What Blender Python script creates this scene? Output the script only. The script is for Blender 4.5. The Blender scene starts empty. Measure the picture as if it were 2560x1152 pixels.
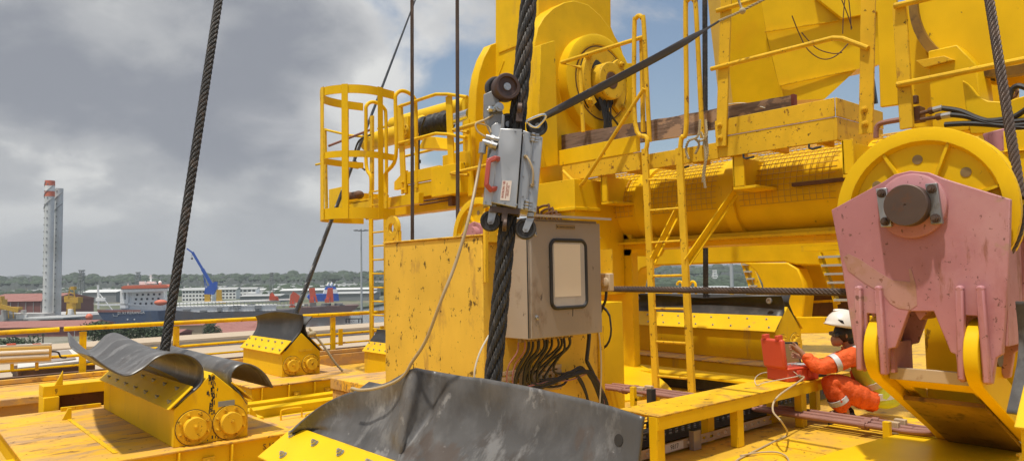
import sys
import bpy, math, random
from mathutils import Vector as V, Matrix
random.seed(7)
R_ = math.radians
scene = bpy.context.scene
col = scene.collection
# ---------------------------------------------------------------- camera frame
FPX = 1800.0
CAM = V((0, 0, 1.6))
_p, _r, _y = R_(3.386), R_(1.0), R_(49)
_F0 = V((math.cos(_y), math.sin(_y), 0)); _R0 = V((math.sin(_y), -math.cos(_y), 0)); _Z = V((0, 0, 1))
FW = _F0 * math.cos(_p) + _Z * math.sin(_p)
_U0 = _Z * math.cos(_p) - _F0 * math.sin(_p)
RT = _R0 * math.cos(_r) - _U0 * math.sin(_r)
UP = _U0 * math.cos(_r) + _R0 * math.sin(_r)
def ray(px, py): return FW + RT * ((px - 1280) / FPX) + UP * ((576 - py) / FPX)
def D(px, py, d): return CAM + ray(px, py) * d
def PX(px, py, x): r = ray(px, py); return CAM + r * ((x - CAM.x) / r.x)
def PY(px, py, y): r = ray(px, py); return CAM + r * ((y - CAM.y) / r.y)
def PZ(px, py, z): r = ray(px, py); return CAM + r * ((z - CAM.z) / r.z)
# ---------------------------------------------------------------- mesh builder
def basis(ax):
    ax = ax.normalized()
    t = V((0, 0, 1)) if abs(ax.z) < .9 else V((1, 0, 0))
    a = ax.cross(t).normalized(); b = ax.cross(a).normalized()
    return a, b
W = {}
class MB:
    def __init__(s): s.v = []; s.f = []; s.g = []; s.lock = False
    def add(s, vs, fs):
        if not s.lock: s.g.append((len(s.v), len(s.f)))
        o = len(s.v); s.v += [V(x) for x in vs]; s.f += [tuple(i + o for i in f) for f in fs]; return s
    def box(s, x0, x1, y0, y1, z0, z1):
        vs = [(x, y, z) for z in (z0, z1) for y in (y0, y1) for x in (x0, x1)]
        return s.add(vs, [(0, 2, 3, 1), (4, 5, 7, 6), (0, 1, 5, 4), (2, 6, 7, 3), (0, 4, 6, 2), (1, 3, 7, 5)])
    def obox(s, c, a, b, n):
        vs = [c + a * i + b * j + n * k for k in (-1, 1) for j in (-1, 1) for i in (-1, 1)]
        return s.add(vs, [(0, 2, 3, 1), (4, 5, 7, 6), (0, 1, 5, 4), (2, 6, 7, 3), (0, 4, 6, 2), (1, 3, 7, 5)])
    def beam(s, p, q, w, h, up=V((0, 0, 1))):
        p, q = V(p), V(q); d = (q - p); n = d.normalized()
        if abs(n.dot(up)) > .95: up = V((1, 0, 0))
        a = n.cross(up).normalized(); b = a.cross(n)
        return s.obox((p + q) / 2, d / 2, a * w / 2, b * h / 2)
    def prism(s, pts, ext):
        n = len(pts); pts = [V(p) for p in pts]; ext = V(ext)
        return s.add(pts + [p + ext for p in pts],
                     [tuple(range(n)), tuple(range(2 * n - 1, n - 1, -1))] + [(i, i + n, (i + 1) % n + n, (i + 1) % n) for i in range(n)])
    def tube(s, path, r, n=8, closed=False):
        path = [V(p) for p in path]; m = len(path); vs = []; fs = []
        a = None
        for i, p in enumerate(path):
            t = (path[(i + 1) % m] - path[i - 1]) if closed else (path[min(i + 1, m - 1)] - path[max(i - 1, 0)])
            t = t.normalized()
            if a is None: a, b = basis(t)
            else:
                a = (a - t * a.dot(t)); a = a.normalized() if a.length > 1e-6 else basis(t)[0]
            b = t.cross(a)
            rr = r[i] if isinstance(r, (list, tuple)) else r
            for k in range(n):
                w = 2 * math.pi * k / n; vs.append(p + a * math.cos(w) * rr + b * math.sin(w) * rr)
        for i in range(m if closed else m - 1):
            j = (i + 1) % m
            for k in range(n):
                l = (k + 1) % n; fs.append((i * n + k, i * n + l, j * n + l, j * n + k))
        if not closed: fs += [tuple(range(n - 1, -1, -1)), tuple(range((m - 1) * n, m * n))]
        return s.add(vs, fs)
    def cyl(s, p, q, r, n=20, r2=None):
        return s.tube([p, q], [r, r if r2 is None else r2], n)
    def lathe(s, c, ax, prof, n=32, cap=True):          # prof: (radius, height along ax)
        c = V(c); ax = V(ax).normalized(); a, b = basis(ax); vs = []; fs = []
        for r, h in prof:
            for k in range(n):
                w = 2 * math.pi * k / n; vs.append(c + ax * h + (a * math.cos(w) + b * math.sin(w)) * r)
        m = len(prof)
        for i in range(m - 1):
            for k in range(n):
                l = (k + 1) % n; fs.append((i * n + k, (i + 1) * n + k, (i + 1) * n + l, i * n + l))
        if cap and prof[0][0] > 1e-5 : fs.append(tuple(range(n)))
        if cap and prof[-1][0] > 1e-5: fs.append(tuple(range(m * n - 1, (m - 1) * n - 1, -1)))
        return s.add(vs, fs)
    def bolt(s, p, ax, r=.018, h=.02):
        p = V(p); ax = V(ax).normalized(); s.cyl(p, p + ax * h * .3, r * 1.45, 10); s.lock = True
        s.cyl(p + ax * h * .3, p + ax * h, r, 6); s.cyl(p + ax * h, p + ax * h * 1.5, r * .55, 8); s.lock = False; return s
    def ball(s, c, r, n=12, m=8, sc=(1, 1, 1), rot=None):
        vs = []; fs = []; c = V(c)
        for i in range(m + 1):
            t = math.pi * i / m
            for k in range(n):
                w = 2 * math.pi * k / n
                p = V((math.sin(t) * math.cos(w) * r * sc[0], math.sin(t) * math.sin(w) * r * sc[1], math.cos(t) * r * sc[2]))
                vs.append(c + (rot @ p if rot else p))
        for i in range(m):
            for k in range(n):
                l = (k + 1) % n; fs.append((i * n + k, (i + 1) * n + k, (i + 1) * n + l, i * n + l))
        return s.add(vs, fs)
    def loft(s, rows):
        n = len(rows[0]); vs = [p for r in rows for p in r]; fs = []
        for i in range(len(rows) - 1):
            for k in range(n - 1): fs.append((i * n + k, i * n + k + 1, (i + 1) * n + k + 1, (i + 1) * n + k))
        return s.add(vs, fs)
    def rope(s, path, R, pitch, strands=6, n=6, step=14, wires=False):
        path = [V(p) for p in path]; L = [0]
        for a, b in zip(path, path[1:]): L.append(L[-1] + (b - a).length)
        tot = L[-1]; m = max(4, int(tot / pitch * step)); cs = []; j = 0
        for i in range(m + 1):
            t = tot * i / m
            while j < len(L) - 2 and L[j + 1] < t: j += 1
            f = (t - L[j]) / max(1e-9, L[j + 1] - L[j]); cs.append(path[j].lerp(path[j + 1], f))
        fr = []; a = None
        for i in range(m + 1):
            t = (cs[min(i + 1, m)] - cs[max(i - 1, 0)]).normalized()
            if a is None: a, b = basis(t)
            a = (a - t * a.dot(t)).normalized(); fr.append((a.copy(), t.cross(a)))
        rs = R * .37; rc = R - rs
        for k in range(strands):
            pts = []
            for i in range(m + 1):
                w = 2 * math.pi * (k / strands + (tot * i / m) / pitch); a, b = fr[i]
                pts.append(cs[i] + (a * math.cos(w) + b * math.sin(w)) * rc)
            if not wires: s.tube(pts, rs, n); continue
            vs = []; fs = []; nn = 18
            for i, p in enumerate(pts):
                t = (pts[min(i + 1, m)] - pts[max(i - 1, 0)]).normalized(); a, b = fr[i]; a = (a - t * a.dot(t)).normalized(); b = t.cross(a)
                for q in range(nn):
                    w = 2 * math.pi * (q / nn - (tot * i / m) / pitch * 2.2); rr = rs * (1.04 if q % 2 else .86); vs.append(p + a * math.cos(w) * rr + b * math.sin(w) * rr)
            for i in range(m):
                for q in range(nn): l = (q + 1) % nn; fs.append((i * nn + q, i * nn + l, (i + 1) * nn + l, (i + 1) * nn + q))
            s.add(vs, fs)
        return s.tube(cs, rc * .75, 6)
    def each(s, name, mat, parent, per=1, **k):
        out = []; g = s.g[::per] + [(len(s.v), len(s.f))]
        for (v0, f0), (v1, f1) in zip(g, g[1:]):
            m = MB(); m.v = s.v[v0:v1]; m.f = [tuple(i - v0 for i in f) for f in s.f[f0:f1]]; out.append(fix_normals(m.build(name, mat, parent, **k)))
        return out
    def build(s, name, mat, parent=None, bevel=0, solid=0, sub=0, ang=35, smooth=True):
        me = bpy.data.meshes.new(name)
        if parent is not None: o0 = W[parent.name]
        else:
            xs = [v.x for v in s.v]; ys = [v.y for v in s.v]; zs = [v.z for v in s.v]
            o0 = V(((min(xs) + max(xs)) / 2, (min(ys) + max(ys)) / 2, min(zs)))
        me.from_pydata([tuple(v - o0) for v in s.v], [], s.f); me.validate(); me.update()
        if smooth:
            me.polygons.foreach_set('use_smooth', [True] * len(me.polygons))
            try: me.set_sharp_from_angle(angle=R_(ang))
            except Exception: pass
        o = bpy.data.objects.new(name, me); col.objects.link(o)
        me.materials.append(M[mat] if isinstance(mat, str) else mat)
        if parent is not None: o.parent = parent
        else: o.location = o0
        W[o.name] = o0
        if solid:
            md = o.modifiers.new('t', 'SOLIDIFY'); md.thickness = solid; md.offset = 0
        if sub:
            md = o.modifiers.new('s', 'SUBSURF'); md.levels = sub; md.render_levels = sub
        if bevel:
            md = o.modifiers.new('b', 'BEVEL'); md.width = bevel; md.segments = 2; md.limit_method = 'ANGLE'; md.angle_limit = R_(40)
        return o
def fix_normals(o):
    import bmesh
    bm = bmesh.new(); bm.from_mesh(o.data); bmesh.ops.recalc_face_normals(bm, faces=bm.faces); bm.to_mesh(o.data); bm.free(); return o
def tag(o, label, cat, group=None):
    o['label'] = label; o['category'] = cat
    if group: o['group'] = group
    return o
def thing(name, label, cat, loc, group=None):
    o = bpy.data.objects.new(name, None); col.objects.link(o); o.location = V(loc); o.empty_display_size = .1
    W[o.name] = V(loc); return tag(o, label, cat, group)
def struct(o, kind='structure'): o['kind'] = kind; return o
def copy_tree(o, off, label=None):
    c = o.copy(); col.objects.link(c); c.location = o.location + V(off); W[c.name] = W[o.name] + V(off)
    if label: c['label'] = label
    def rec(src, dst):
        for ch in [x for x in bpy.data.objects if x.parent == src]:
            d = ch.copy(); col.objects.link(d); d.parent = dst; W[d.name] = W[dst.name]; rec(ch, d)
    rec(o, c); return c
def crom(pts, n=6):
    pts = [V(p) for p in pts]; out = []
    for i in range(len(pts) - 1):
        p0 = pts[max(i - 1, 0)]; p1 = pts[i]; p2 = pts[i + 1]; p3 = pts[min(i + 2, len(pts) - 1)]
        for k in range(n):
            t = k / n
            out.append(.5 * ((2 * p1) + (p2 - p0) * t + (2 * p0 - 5 * p1 + 4 * p2 - p3) * t * t + (3 * p1 - p0 - 3 * p2 + p3) * t ** 3))
    return out + [pts[-1]]
def arc(c, r, a, b, t0, t1, n=10): return [V(c) + V(a) * r * math.cos(t0 + (t1 - t0) * i / n) + V(b) * r * math.sin(t0 + (t1 - t0) * i / n) for i in range(n + 1)]
X_, Y_, Z_ = V((1, 0, 0)), V((0, 1, 0)), V((0, 0, 1))
def text(name, body, mat, parent, loc, xdir, ydir, size, ext=.0015, align='CENTER'):
    c = bpy.data.curves.new(name, 'FONT'); c.body = body; c.size = size; c.align_x = align; c.align_y = 'CENTER'; c.extrude = ext; c.resolution_u = 2
    o = bpy.data.objects.new(name, c); col.objects.link(o); c.materials.append(M[mat])
    x = V(xdir).normalized(); n = x.cross(V(ydir)).normalized(); y = n.cross(x)
    m = Matrix((x, y, n)).transposed().to_4x4(); m.translation = V(loc) - (W[parent.name] if parent else V((0, 0, 0)))
    bpy.context.view_layer.update(); me = bpy.data.meshes.new_from_object(o.evaluated_get(bpy.context.evaluated_depsgraph_get()))
    me.transform(m); bpy.data.objects.remove(o); o = bpy.data.objects.new(name, me); col.objects.link(o); me.materials.clear(); me.materials.append(M[mat]); W[o.name] = W[parent.name]
    o.parent = parent; return o
# ---------------------------------------------------------------- materials
M = {}
def mat(name, base, rough=.5, metal=0, var=.12, vs=1.5, layers=(), bump=(), edge=None, spec=.5, coat=0, emit=0):
    """layers: (scale, threshold, width, colour, stretch, amount[, detail, roughness])"""
    m = bpy.data.materials.new(name); m.use_nodes = True; nt = m.node_tree; N = nt.nodes; L = nt.links
    b = N['Principled BSDF']; b.inputs['Roughness'].default_value = rough; b.inputs['Metallic'].default_value = metal
    b.inputs['Specular IOR Level'].default_value = spec
    if coat: b.inputs['Coat Weight'].default_value = coat
    g = N.new('ShaderNodeNewGeometry'); pos = g.outputs['Position']
    def noise(sc, st, det=5, ro=.6, off=0):
        mp = N.new('ShaderNodeMapping'); L.new(pos, mp.inputs['Vector']); mp.inputs['Scale'].default_value = st; mp.inputs['Location'].default_value = (off, off * 1.7, off * .6)
        n = N.new('ShaderNodeTexNoise'); n.inputs['Scale'].default_value = sc; n.inputs['Detail'].default_value = det; n.inputs['Roughness'].default_value = ro
        L.new(mp.outputs[0], n.inputs['Vector']); return n.outputs['Fac']
    def rng(src, a, c, d=0, e=1):
        r = N.new('ShaderNodeMapRange'); r.inputs[1].default_value = a; r.inputs[2].default_value = c; r.inputs[3].default_value = d; r.inputs[4].default_value = e
        L.new(src, r.inputs[0]); return r.outputs[0]
    def mix(fac, c0, c1, bt='MIX'):
        x = N.new('ShaderNodeMix'); x.data_type = 'RGBA'; x.blend_type = bt
        for i, v in ((0, fac), (6, c0), (7, c1)):
            if isinstance(v, (int, float)): x.inputs[i].default_value = v
            elif isinstance(v, (tuple, list)): x.inputs[i].default_value = (*v[:3], 1)
            else: L.new(v, x.inputs[i])
        return x.outputs[2]
    c = mix(rng(noise(vs, (1, 1, 1), 3), .3, .7), tuple(x * (1 - var) for x in base), tuple(min(1, x * (1 + var)) for x in base))
    dirt = None
    for i, ly in enumerate(layers):
        sc, th, wd, cc, st, am = ly[:6]; det = ly[6] if len(ly) > 6 else 6; ro = ly[7] if len(ly) > 7 else .65
        f = rng(noise(sc, st, det, ro, 3.1 * i + 1.3), th, th + wd, 0, am); c = mix(f, c, cc); dirt = f
    if edge:
        bv = N.new('ShaderNodeBevel'); bv.samples = 3; bv.inputs['Radius'].default_value = edge[0]
        dp = N.new('ShaderNodeVectorMath'); dp.operation = 'DOT_PRODUCT'; L.new(bv.outputs[0], dp.inputs[0]); L.new(g.outputs['Normal'], dp.inputs[1])
        e = rng(dp.outputs['Value'], .98, .75, 0, 1)
        k = N.new('ShaderNodeMath'); k.operation = 'MULTIPLY'; L.new(e, k.inputs[0]); L.new(rng(noise(9, (1, 1, 1), 5, .7, 9), .47, .6, 0, edge[2]), k.inputs[1])
        c = mix(k.outputs[0], c, edge[1])
    L.new(c, b.inputs['Base Color'])
    if dirt is not None and not metal: L.new(rng(dirt, 0, 1, rough, min(1, rough + .25)), b.inputs['Roughness'])
    if bump:
        bp = N.new('ShaderNodeBump'); bp.inputs['Strength'].default_value = bump[1]; bp.inputs['Distance'].default_value = bump[2] if len(bump) > 2 else .01
        L.new(noise(bump[0], bump[3] if len(bump) > 3 else (1, 1, 1), 4, .6, 5), bp.inputs['Height']); L.new(bp.outputs[0], b.inputs['Normal'])
    if emit: L.new(c, b.inputs['Emission Color']); b.inputs['Emission Strength'].default_value = emit
    M[name] = m; return m
YB = (.76, .478, .007)
RUST = (.16, .055, .02); GRIME = (.055, .035, .018); BRN = (.40, .22, .07)
S1 = (1, 1, 1); VST = (1, 1, .22)
mat('yellow', YB, .45, var=.10, layers=[(1.1, .48, .25, (.68, .40, .012), S1, .7), (3.2, .61, .08, BRN, VST, .5), (9, .675, .04, (.12, .06, .02), (1, 1, .6), .85), (24, .70, .03, GRIME, S1, .9)], edge=(.014, RUST, .9), bump=(6, .06, .01), spec=.16)
mat('yellow_clean', YB, .40, var=.08, layers=[(.9, .52, .25, (.74, .36, .012), S1, .6), (13, .74, .03, GRIME, S1, .7)], edge=(.01, RUST, .3), bump=(5, .05, .01), spec=.16)
mat('yellow_far', YB, .48, var=.10, layers=[(.7, .48, .25, (.67, .385, .010), S1, .7), (2.2, .625, .08, BRN, VST, .5), (5.5, .675, .04, (.13, .065, .02), (1, 1, .5), .8), (14, .70, .03, GRIME, S1, .85)], edge=(.028, RUST, .8), spec=.16)
mat('yellow_scuffed', (.72, .45, .055), .5, var=.12, layers=[(1.4, .47, .25, (.64, .38, .05), VST, .75), (4.5, .59, .07, (.42, .24, .06), (1, 1, .4), .65), (6.5, .615, .03, (.09, .05, .02), (1, 1, .6), .9, 5, .75), (15, .63, .03, GRIME, (1, 1, .7), .9), (34, .66, .03, GRIME, S1, .85)], edge=(.03, RUST, 1), bump=(7, .08, .01), spec=.16)
mat('yellow_worn', (.74, .41, .035), .62, var=.12, layers=[(1.0, .43, .16, (.55, .33, .12), (.8, 1.3, 1), .85), (2.4, .50, .10, (.40, .25, .14), (.6, 1.7, 1), .8), (5, .585, .06, (.22, .12, .06), (.6, 1.5, 1), .75), (22, .64, .04, GRIME, S1, .85)], edge=(.018, RUST, 1), bump=(14, .1, .006), spec=.16)
mat('yellow_rail', YB, .42, var=.1, layers=[(4, .52, .1, (.60, .33, .03), S1, .7), (12, .62, .04, RUST, S1, .8)], edge=None, spec=.16)
mat('yellow_rusty', (.70, .43, .022), .52, var=.14, layers=[(2.5, .50, .15, (.62, .38, .02), S1, .7), (5, .615, .07, (.34, .16, .03), (1, 1, .6), .75), (9, .62, .04, (.16, .06, .02), S1, .85), (18, .63, .04, GRIME, S1, .85)], edge=(.016, RUST, 1), spec=.16)
mat('guard_wire', (.50, .29, .01), .5)
mat('yellow_floor', (.74, .43, .015), .6, var=.12, layers=[(1.4, .48, .16, (.56, .32, .06), S1, .8), (3.2, .55, .1, (.34, .19, .07), S1, .7), (8, .60, .06, (.16, .085, .03), S1, .8), (22, .64, .04, GRIME, S1, .85)], edge=(.018, RUST, 1), spec=.16)
mat('deck', (.62, .36, .025), .65, var=.15, layers=[(.9, .48, .2, (.52, .30, .06), S1, .8), (2.3, .55, .1, (.30, .17, .06), S1, .75), (7, .58, .08, (.15, .08, .03), S1, .7), (19, .66, .04, GRIME, S1, .8)], bump=(12, .12, .006))
mat('worn_pink', (.42, .225, .19), .65, var=.12, layers=[(8, .5, .1, (.36, .19, .12), S1, .7), (18, .6, .05, (.2, .08, .04), S1, .8)])
mat('pink', (.42, .178, .195), .58, var=.10, layers=[(1.3, .46, .2, (.50, .26, .265), S1, .85), (2.6, .55, .1, (.36, .135, .14), (1, 1, .5), .6), (3.0, .63, .04, (.40, .24, .17), (1, .8, 1.2), .7), (6, .575, .05, (.27, .105, .07), VST, .8), (18, .625, .03, (.12, .055, .04), S1, .85)], edge=(.02, (.30, .13, .06), 1), bump=(8, .08, .01))
mat('rubber', (.070, .066, .063), .36, var=.2, layers=[(2.0, .46, .14, (.125, .12, .118), (1, 1, .6), .85), (4.5, .55, .08, (.055, .045, .038), (1, .7, .5), .7), (4, .535, .09, (.175, .17, .165), (.7, 1, .6), .8, 6, .72), (2.5, .60, .05, (.075, .05, .035), (1, 1, .8), .6), (12, .635, .05, (.28, .27, .26), (1, .6, .5), .6), (30, .71, .02, (.3, .29, .28), S1, .5)], bump=(9, .15, .01))
mat('yellow_grease_shade', (.26, .145, .02), .5, var=.25, layers=[(2, .45, .2, (.12, .06, .015), S1, .8), (6, .55, .1, (.05, .03, .015), S1, .7)])  # grease on the drum rim; painted shade on the tray plate
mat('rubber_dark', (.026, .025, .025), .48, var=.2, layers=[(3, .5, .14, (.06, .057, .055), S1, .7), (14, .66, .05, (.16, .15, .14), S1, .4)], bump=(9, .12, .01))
mat('rope_black', (.026, .024, .022), .45, metal=.2, var=.3, layers=[(9, .52, .12, (.085, .062, .048), S1, .75), (45, .56, .08, (.16, .145, .13), (1, 1, .25), .45)], bump=(110, .9, .006, (1, 1, .18)))
mat('rope_brown', (.075, .05, .038), .5, metal=.25, var=.3, layers=[(12, .5, .1, (.12, .075, .05), S1, .6), (50, .62, .05, (.18, .14, .12), S1, .4)], bump=(60, .4, .004))
mat('rope_grease', (.02, .02, .02), .38, metal=.2, var=.3, layers=[(40, .6, .06, (.08, .075, .07), S1, .4)], bump=(60, .4, .004))
mat('steel', (.42, .42, .42), .42, metal=.85, var=.15, layers=[(8, .6, .1, (.12, .1, .09), S1, .6)])
mat('steel_dark', (.11, .075, .06), .5, metal=.45, var=.25, layers=[(9, .56, .1, (.15, .07, .04), S1, .6)], bump=(40, .15, .004))
mat('alu', (.42, .42, .415), .38, metal=.7, var=.10, layers=[(10, .46, .2, (.62, .62, .61), (1, 1, .5), .6, 1), (14, .55, .15, (.40, .39, .37), (1, 1, .4), .5, 1), (40, .68, .04, (.15, .12, .1), S1, .7)], edge=(.003, (.2, .17, .14), .8))
mat('alu_dull', (.25, .25, .25), .45, metal=.6, var=.12, layers=[(12, .55, .1, (.2, .18, .16), S1, .6), (40, .66, .04, (.08, .07, .06), S1, .7)], edge=(.003, (.12, .1, .08), .6))
mat('stainless', (.30, .25, .20), .48, metal=.25, var=.08, layers=[(1.8, .46, .2, (.36, .29, .22), VST, .8), (4, .57, .08, (.19, .13, .085), (1, 1, .5), .75), (9, .635, .04, (.06, .04, .03), (1, 1, .6), .8), (26, .71, .03, (.04, .03, .025), S1, .8)], bump=(8, .04, .005))
mat('stainless_pale', (.40, .33, .26), .5, metal=.25, var=.08, layers=[(6, .58, .1, (.24, .18, .13), S1, .6), (11, .66, .04, (.06, .04, .03), (1, 1, .6), .7)])
mat('gasket', (.02, .018, .017), .6)
mat('window_pane', (.42, .40, .37), .15, var=.06, layers=[(6, .55, .2, (.34, .31, .27), VST, .6)])
mat('paper', (.66, .58, .47), .6, var=.03)
mat('brass', (.30, .2, .08), .45, metal=.4)
mat('red_plastic', (.42, .075, .055), .45, var=.1, layers=[(9, .6, .1, (.28, .05, .04), S1, .5)])
mat('orange_case', (.56, .07, .035), .45, var=.08, layers=[(8, .62, .1, (.45, .06, .04), S1, .5)])
mat('case_inside', (.42, .05, .035), .5)
mat('tyre', (.055, .032, .026), .5, var=.15, layers=[(20, .6, .1, (.12, .06, .045), S1, .6)])
mat('tyre_black', (.03, .028, .027), .55, layers=[(20, .6, .1, (.08, .06, .05), S1, .6)])
mat('white_plate', (.62, .56, .52), .5, var=.05)
mat('red_ink', (.42, .07, .05), .6)
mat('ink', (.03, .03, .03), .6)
mat('white_ink', (.62, .62, .6), .6)
mat('strap', (.030, .027, .027), .75, var=.2, layers=[(30, .5, .2, (.06, .05, .05), (3, 3, .3), .6)], bump=(90, .2, .003))
mat('chrome', (.62, .62, .60), .22, metal=1, var=.05)
mat('hose_beige', (.42, .33, .20), .5, var=.15)
mat('hose_white', (.55, .50, .40), .5, var=.1)
mat('cable_black', (.018, .017, .017), .45, layers=[(10, .6, .1, (.05, .045, .04), S1, .5)])
mat('cable_pink', (.32, .13, .13), .5)
mat('cord', (.40, .34, .22), .8, var=.25, layers=[(60, .5, .1, (.25, .2, .12), S1, .5)], bump=(80, .4, .004))
mat('wood', (.20, .135, .10), .8, var=.2, layers=[(6, .48, .1, (.11, .07, .05), (3, .25, 3), .8), (2.0, .53, .04, (.42, .27, .17), (1, .7, 1.6), .85), (18, .6, .08, (.06, .035, .025), (3, .25, 3), .6)], bump=(20, .3, .01, (3, .3, 3)))
mat('wood_red', (.22, .05, .03), .7)
mat('rust_pipe', (.27, .125, .095), .55, var=.15, layers=[(5, .52, .12, (.20, .085, .06), S1, .6), (16, .62, .06, (.10, .05, .04), S1, .7)], bump=(20, .1, .005))
mat('rust_shade_brown', (.105, .048, .022), .7, var=.25, layers=[(3, .5, .12, (.17, .075, .03), S1, .7), (11, .6, .08, (.05, .025, .015), S1, .7)], bump=(14, .2, .01))  # rust colour; on the portal recess wall it is painted shade
mat('black_sleeve', (.02, .018, .02), .6, bump=(8, .6, .03, (1, 1, 1)))
mat('tray_beige', (.46, .34, .21), .6, var=.1, layers=[(9, .58, .1, (.3, .18, .09), S1, .7)])
mat('cream_plastic', (.50, .40, .27), .5, var=.06)
mat('hull_blue', (.055, .085, .15), .6, var=.12, layers=[(.12, .55, .1, (.09, .105, .13), (1, 1, .3), .6)])
mat('hull_grey', (.085, .085, .095), .65, var=.12, layers=[(.1, .52, .1, (.12, .095, .09), (1, 1, .25), .7)])
mat('hull_red', (.13, .075, .068), .7, var=.12, layers=[(.1, .52, .1, (.095, .07, .065), (1, 1, .25), .7)])
mat('ship_white', (.80, .80, .78), .6, var=.06, layers=[(.3, .6, .1, (.45, .4, .34), VST, .5)])
mat('coral', (.62, .16, .09), .6, var=.08)
mat('crane_red', (.56, .10, .05), .6, var=.1)
mat('crane_blue', (.03, .10, .42), .5, var=.1)
mat('crane_yellow', (.50, .30, .03), .6, var=.15)
mat('pale_grey', (.40, .42, .42), .7, var=.06)
mat('leg_grey', (.56, .58, .58), .7, var=.05, layers=[(.05, .5, .2, (.37, .38, .36), S1, .7)])
mat('mid_grey', (.22, .23, .235), .7, var=.1)
mat('window_dark', (.03, .035, .045), .3)
mat('shed_roof', (.45, .355, .25), .7, var=.04, layers=[(.15, .55, .15, (.5, .4, .3), S1, .5)])
mat('shed_wall', (.42, .41, .40), .7, var=.05)
mat('red_roof', (.27, .115, .095), .75, var=.15, layers=[(.2, .55, .1, (.2, .08, .065), S1, .6)])
mat('brick_red', (.215, .085, .075), .75, var=.1)
mat('roof_grey', (.36, .37, .37), .7, var=.15)
mat('roof_white', (.55, .56, .56), .7, var=.1)
mat('concrete', (.20, .19, .15), .85, var=.15, layers=[(.05, .5, .1, (.10, .11, .06), S1, .8)])
mat('sand', (.42, .34, .24), .85, var=.12)
mat('ground', (.085, .10, .055), .9, var=.25, layers=[(.012, .5, .06, (.19, .17, .12), S1, .7), (.05, .56, .06, (.06, .085, .04), S1, .8)])
mat('leaf', (.05, .078, .032), .7, var=.5, vs=.5)
mat('leaf_far', (.042, .066, .034), .85, var=.4, vs=.02)
mat('trunk', (.10, .07, .045), .85, var=.2)
mat('hill', (.038, .048, .042), .95, var=.35, vs=.02, layers=[(.05, .5, .1, (.028, .04, .028), S1, .8), (.012, .6, .05, (.10, .10, .07), (1, 1, 4), .6)])
mat('orange_suit', (.72, .105, .014), .75, var=.08, layers=[(7, .5, .2, (.56, .075, .01), S1, .6), (16, .56, .1, (.48, .06, .008), S1, .5)], bump=(13, .9, .03))
mat('vest', (.52, .60, .06), .7, var=.08, bump=(11, .3, .015))
mat('reflective', (.52, .52, .52), .4, var=.05, bump=(15, .2, .01))
mat('helmet', (.66, .62, .56), .35, var=.04, layers=[(12, .66, .04, (.25, .2, .15), S1, .5)])
mat('skin', (.32, .165, .10), .55, var=.06, spec=.4)
mat('hair', (.012, .010, .010), .55)
mat('glass_lamp', (.62, .40, .10), .3, var=.08)
mat('frame_white', (.60, .57, .53), .5, var=.06, layers=[(6, .6, .1, (.4, .3, .22), S1, .6)])
mat('glass_dim', (.30, .25, .21), .12, var=.08)
# water
m = mat('water', (.075, .085, .085), .12, var=.05, bump=(.25, .3, .4, (1, 1, 1)))
# ---------------------------------------------------------------- camera, sky, sun
cd = bpy.data.cameras.new('camera'); cam = bpy.data.objects.new('camera', cd); col.objects.link(cam)
cd.sensor_width = 36; cd.lens = FPX / 2560 * 36; cd.clip_start = .05; cd.clip_end = 20000
mw = Matrix((RT, UP, -FW)).transposed().to_4x4(); mw.translation = CAM; cam.matrix_world = mw
scene.camera = cam
scene.view_settings.view_transform = 'Standard'; scene.view_settings.look = 'None'; scene.view_settings.exposure = EXPO if 'EXPO' in globals() else 0.12; scene.view_settings.gamma = 1
SUN = V((-.82, -.25, 0)).normalized(); SEL = R_(72)
sd = (SUN * math.cos(SEL) + Z_ * math.sin(SEL)).normalized()
sl = bpy.data.lights.new('sun', 'SUN'); sl.energy = 3.8; sl.angle = R_(2.0); sl.color = (1, .94, .84)
so = bpy.data.objects.new('sun', sl); col.objects.link(so); so.rotation_euler = sd.to_track_quat('Z', 'Y').to_euler(); so.location = (0, 0, 30)
w = bpy.data.worlds.new('World'); scene.world = w; w.use_nodes = True; nt = w.node_tree; N = nt.nodes; L = nt.links
for n in list(N): N.remove(n)
out = N.new('ShaderNodeOutputWorld'); bg = N.new('ShaderNodeBackground'); L.new(bg.outputs[0], out.inputs[0]); bg.inputs[1].default_value = 1
sky = N.new('ShaderNodeTexSky'); sky.sky_type = 'NISHITA'; sky.sun_disc = False; sky.sun_elevation = SEL; sky.sun_rotation = math.atan2(sd.x, sd.y); sky.dust_density = 1.5; sky.air_density = 1.2
def math_(op, a, b=None, c=None):
    n = N.new('ShaderNodeMath'); n.operation = op
    for i, v in enumerate((a, b, c)):
        if v is None: continue
        if isinstance(v, (int, float)): n.inputs[i].default_value = v
        else: L.new(v, n.inputs[i])
    return n.outputs[0]
def wmix(f, a, b):
    x = N.new('ShaderNodeMix'); x.data_type = 'RGBA'
    for i, v in ((0, f), (6, a), (7, b)):
        if isinstance(v, (int, float)): x.inputs[i].default_value = v
        elif isinstance(v, tuple): x.inputs[i].default_value = (*v, 1)
        else: L.new(v, x.inputs[i])
    return x.outputs[2]
def wrng(s, a, b, c=0, d=1, smooth=False):
    r = N.new('ShaderNodeMapRange'); r.inputs[1].default_value = a; r.inputs[2].default_value = b; r.inputs[3].default_value = c; r.inputs[4].default_value = d
    if smooth: r.interpolation_type = 'SMOOTHSTEP'
    L.new(s, r.inputs[0]); return r.outputs[0]
tc = N.new('ShaderNodeTexCoord'); dirv = tc.outputs['Generated']
sx = N.new('ShaderNodeSeparateXYZ'); L.new(dirv, sx.inputs[0])
el = math_('MAXIMUM', sx.outputs[2], 0)
den = math_('ADD', el, .42)
cb = N.new('ShaderNodeCombineXYZ'); L.new(math_('DIVIDE', sx.outputs[0], den), cb.inputs[0]); L.new(math_('DIVIDE', sx.outputs[1], den), cb.inputs[1])
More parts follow.
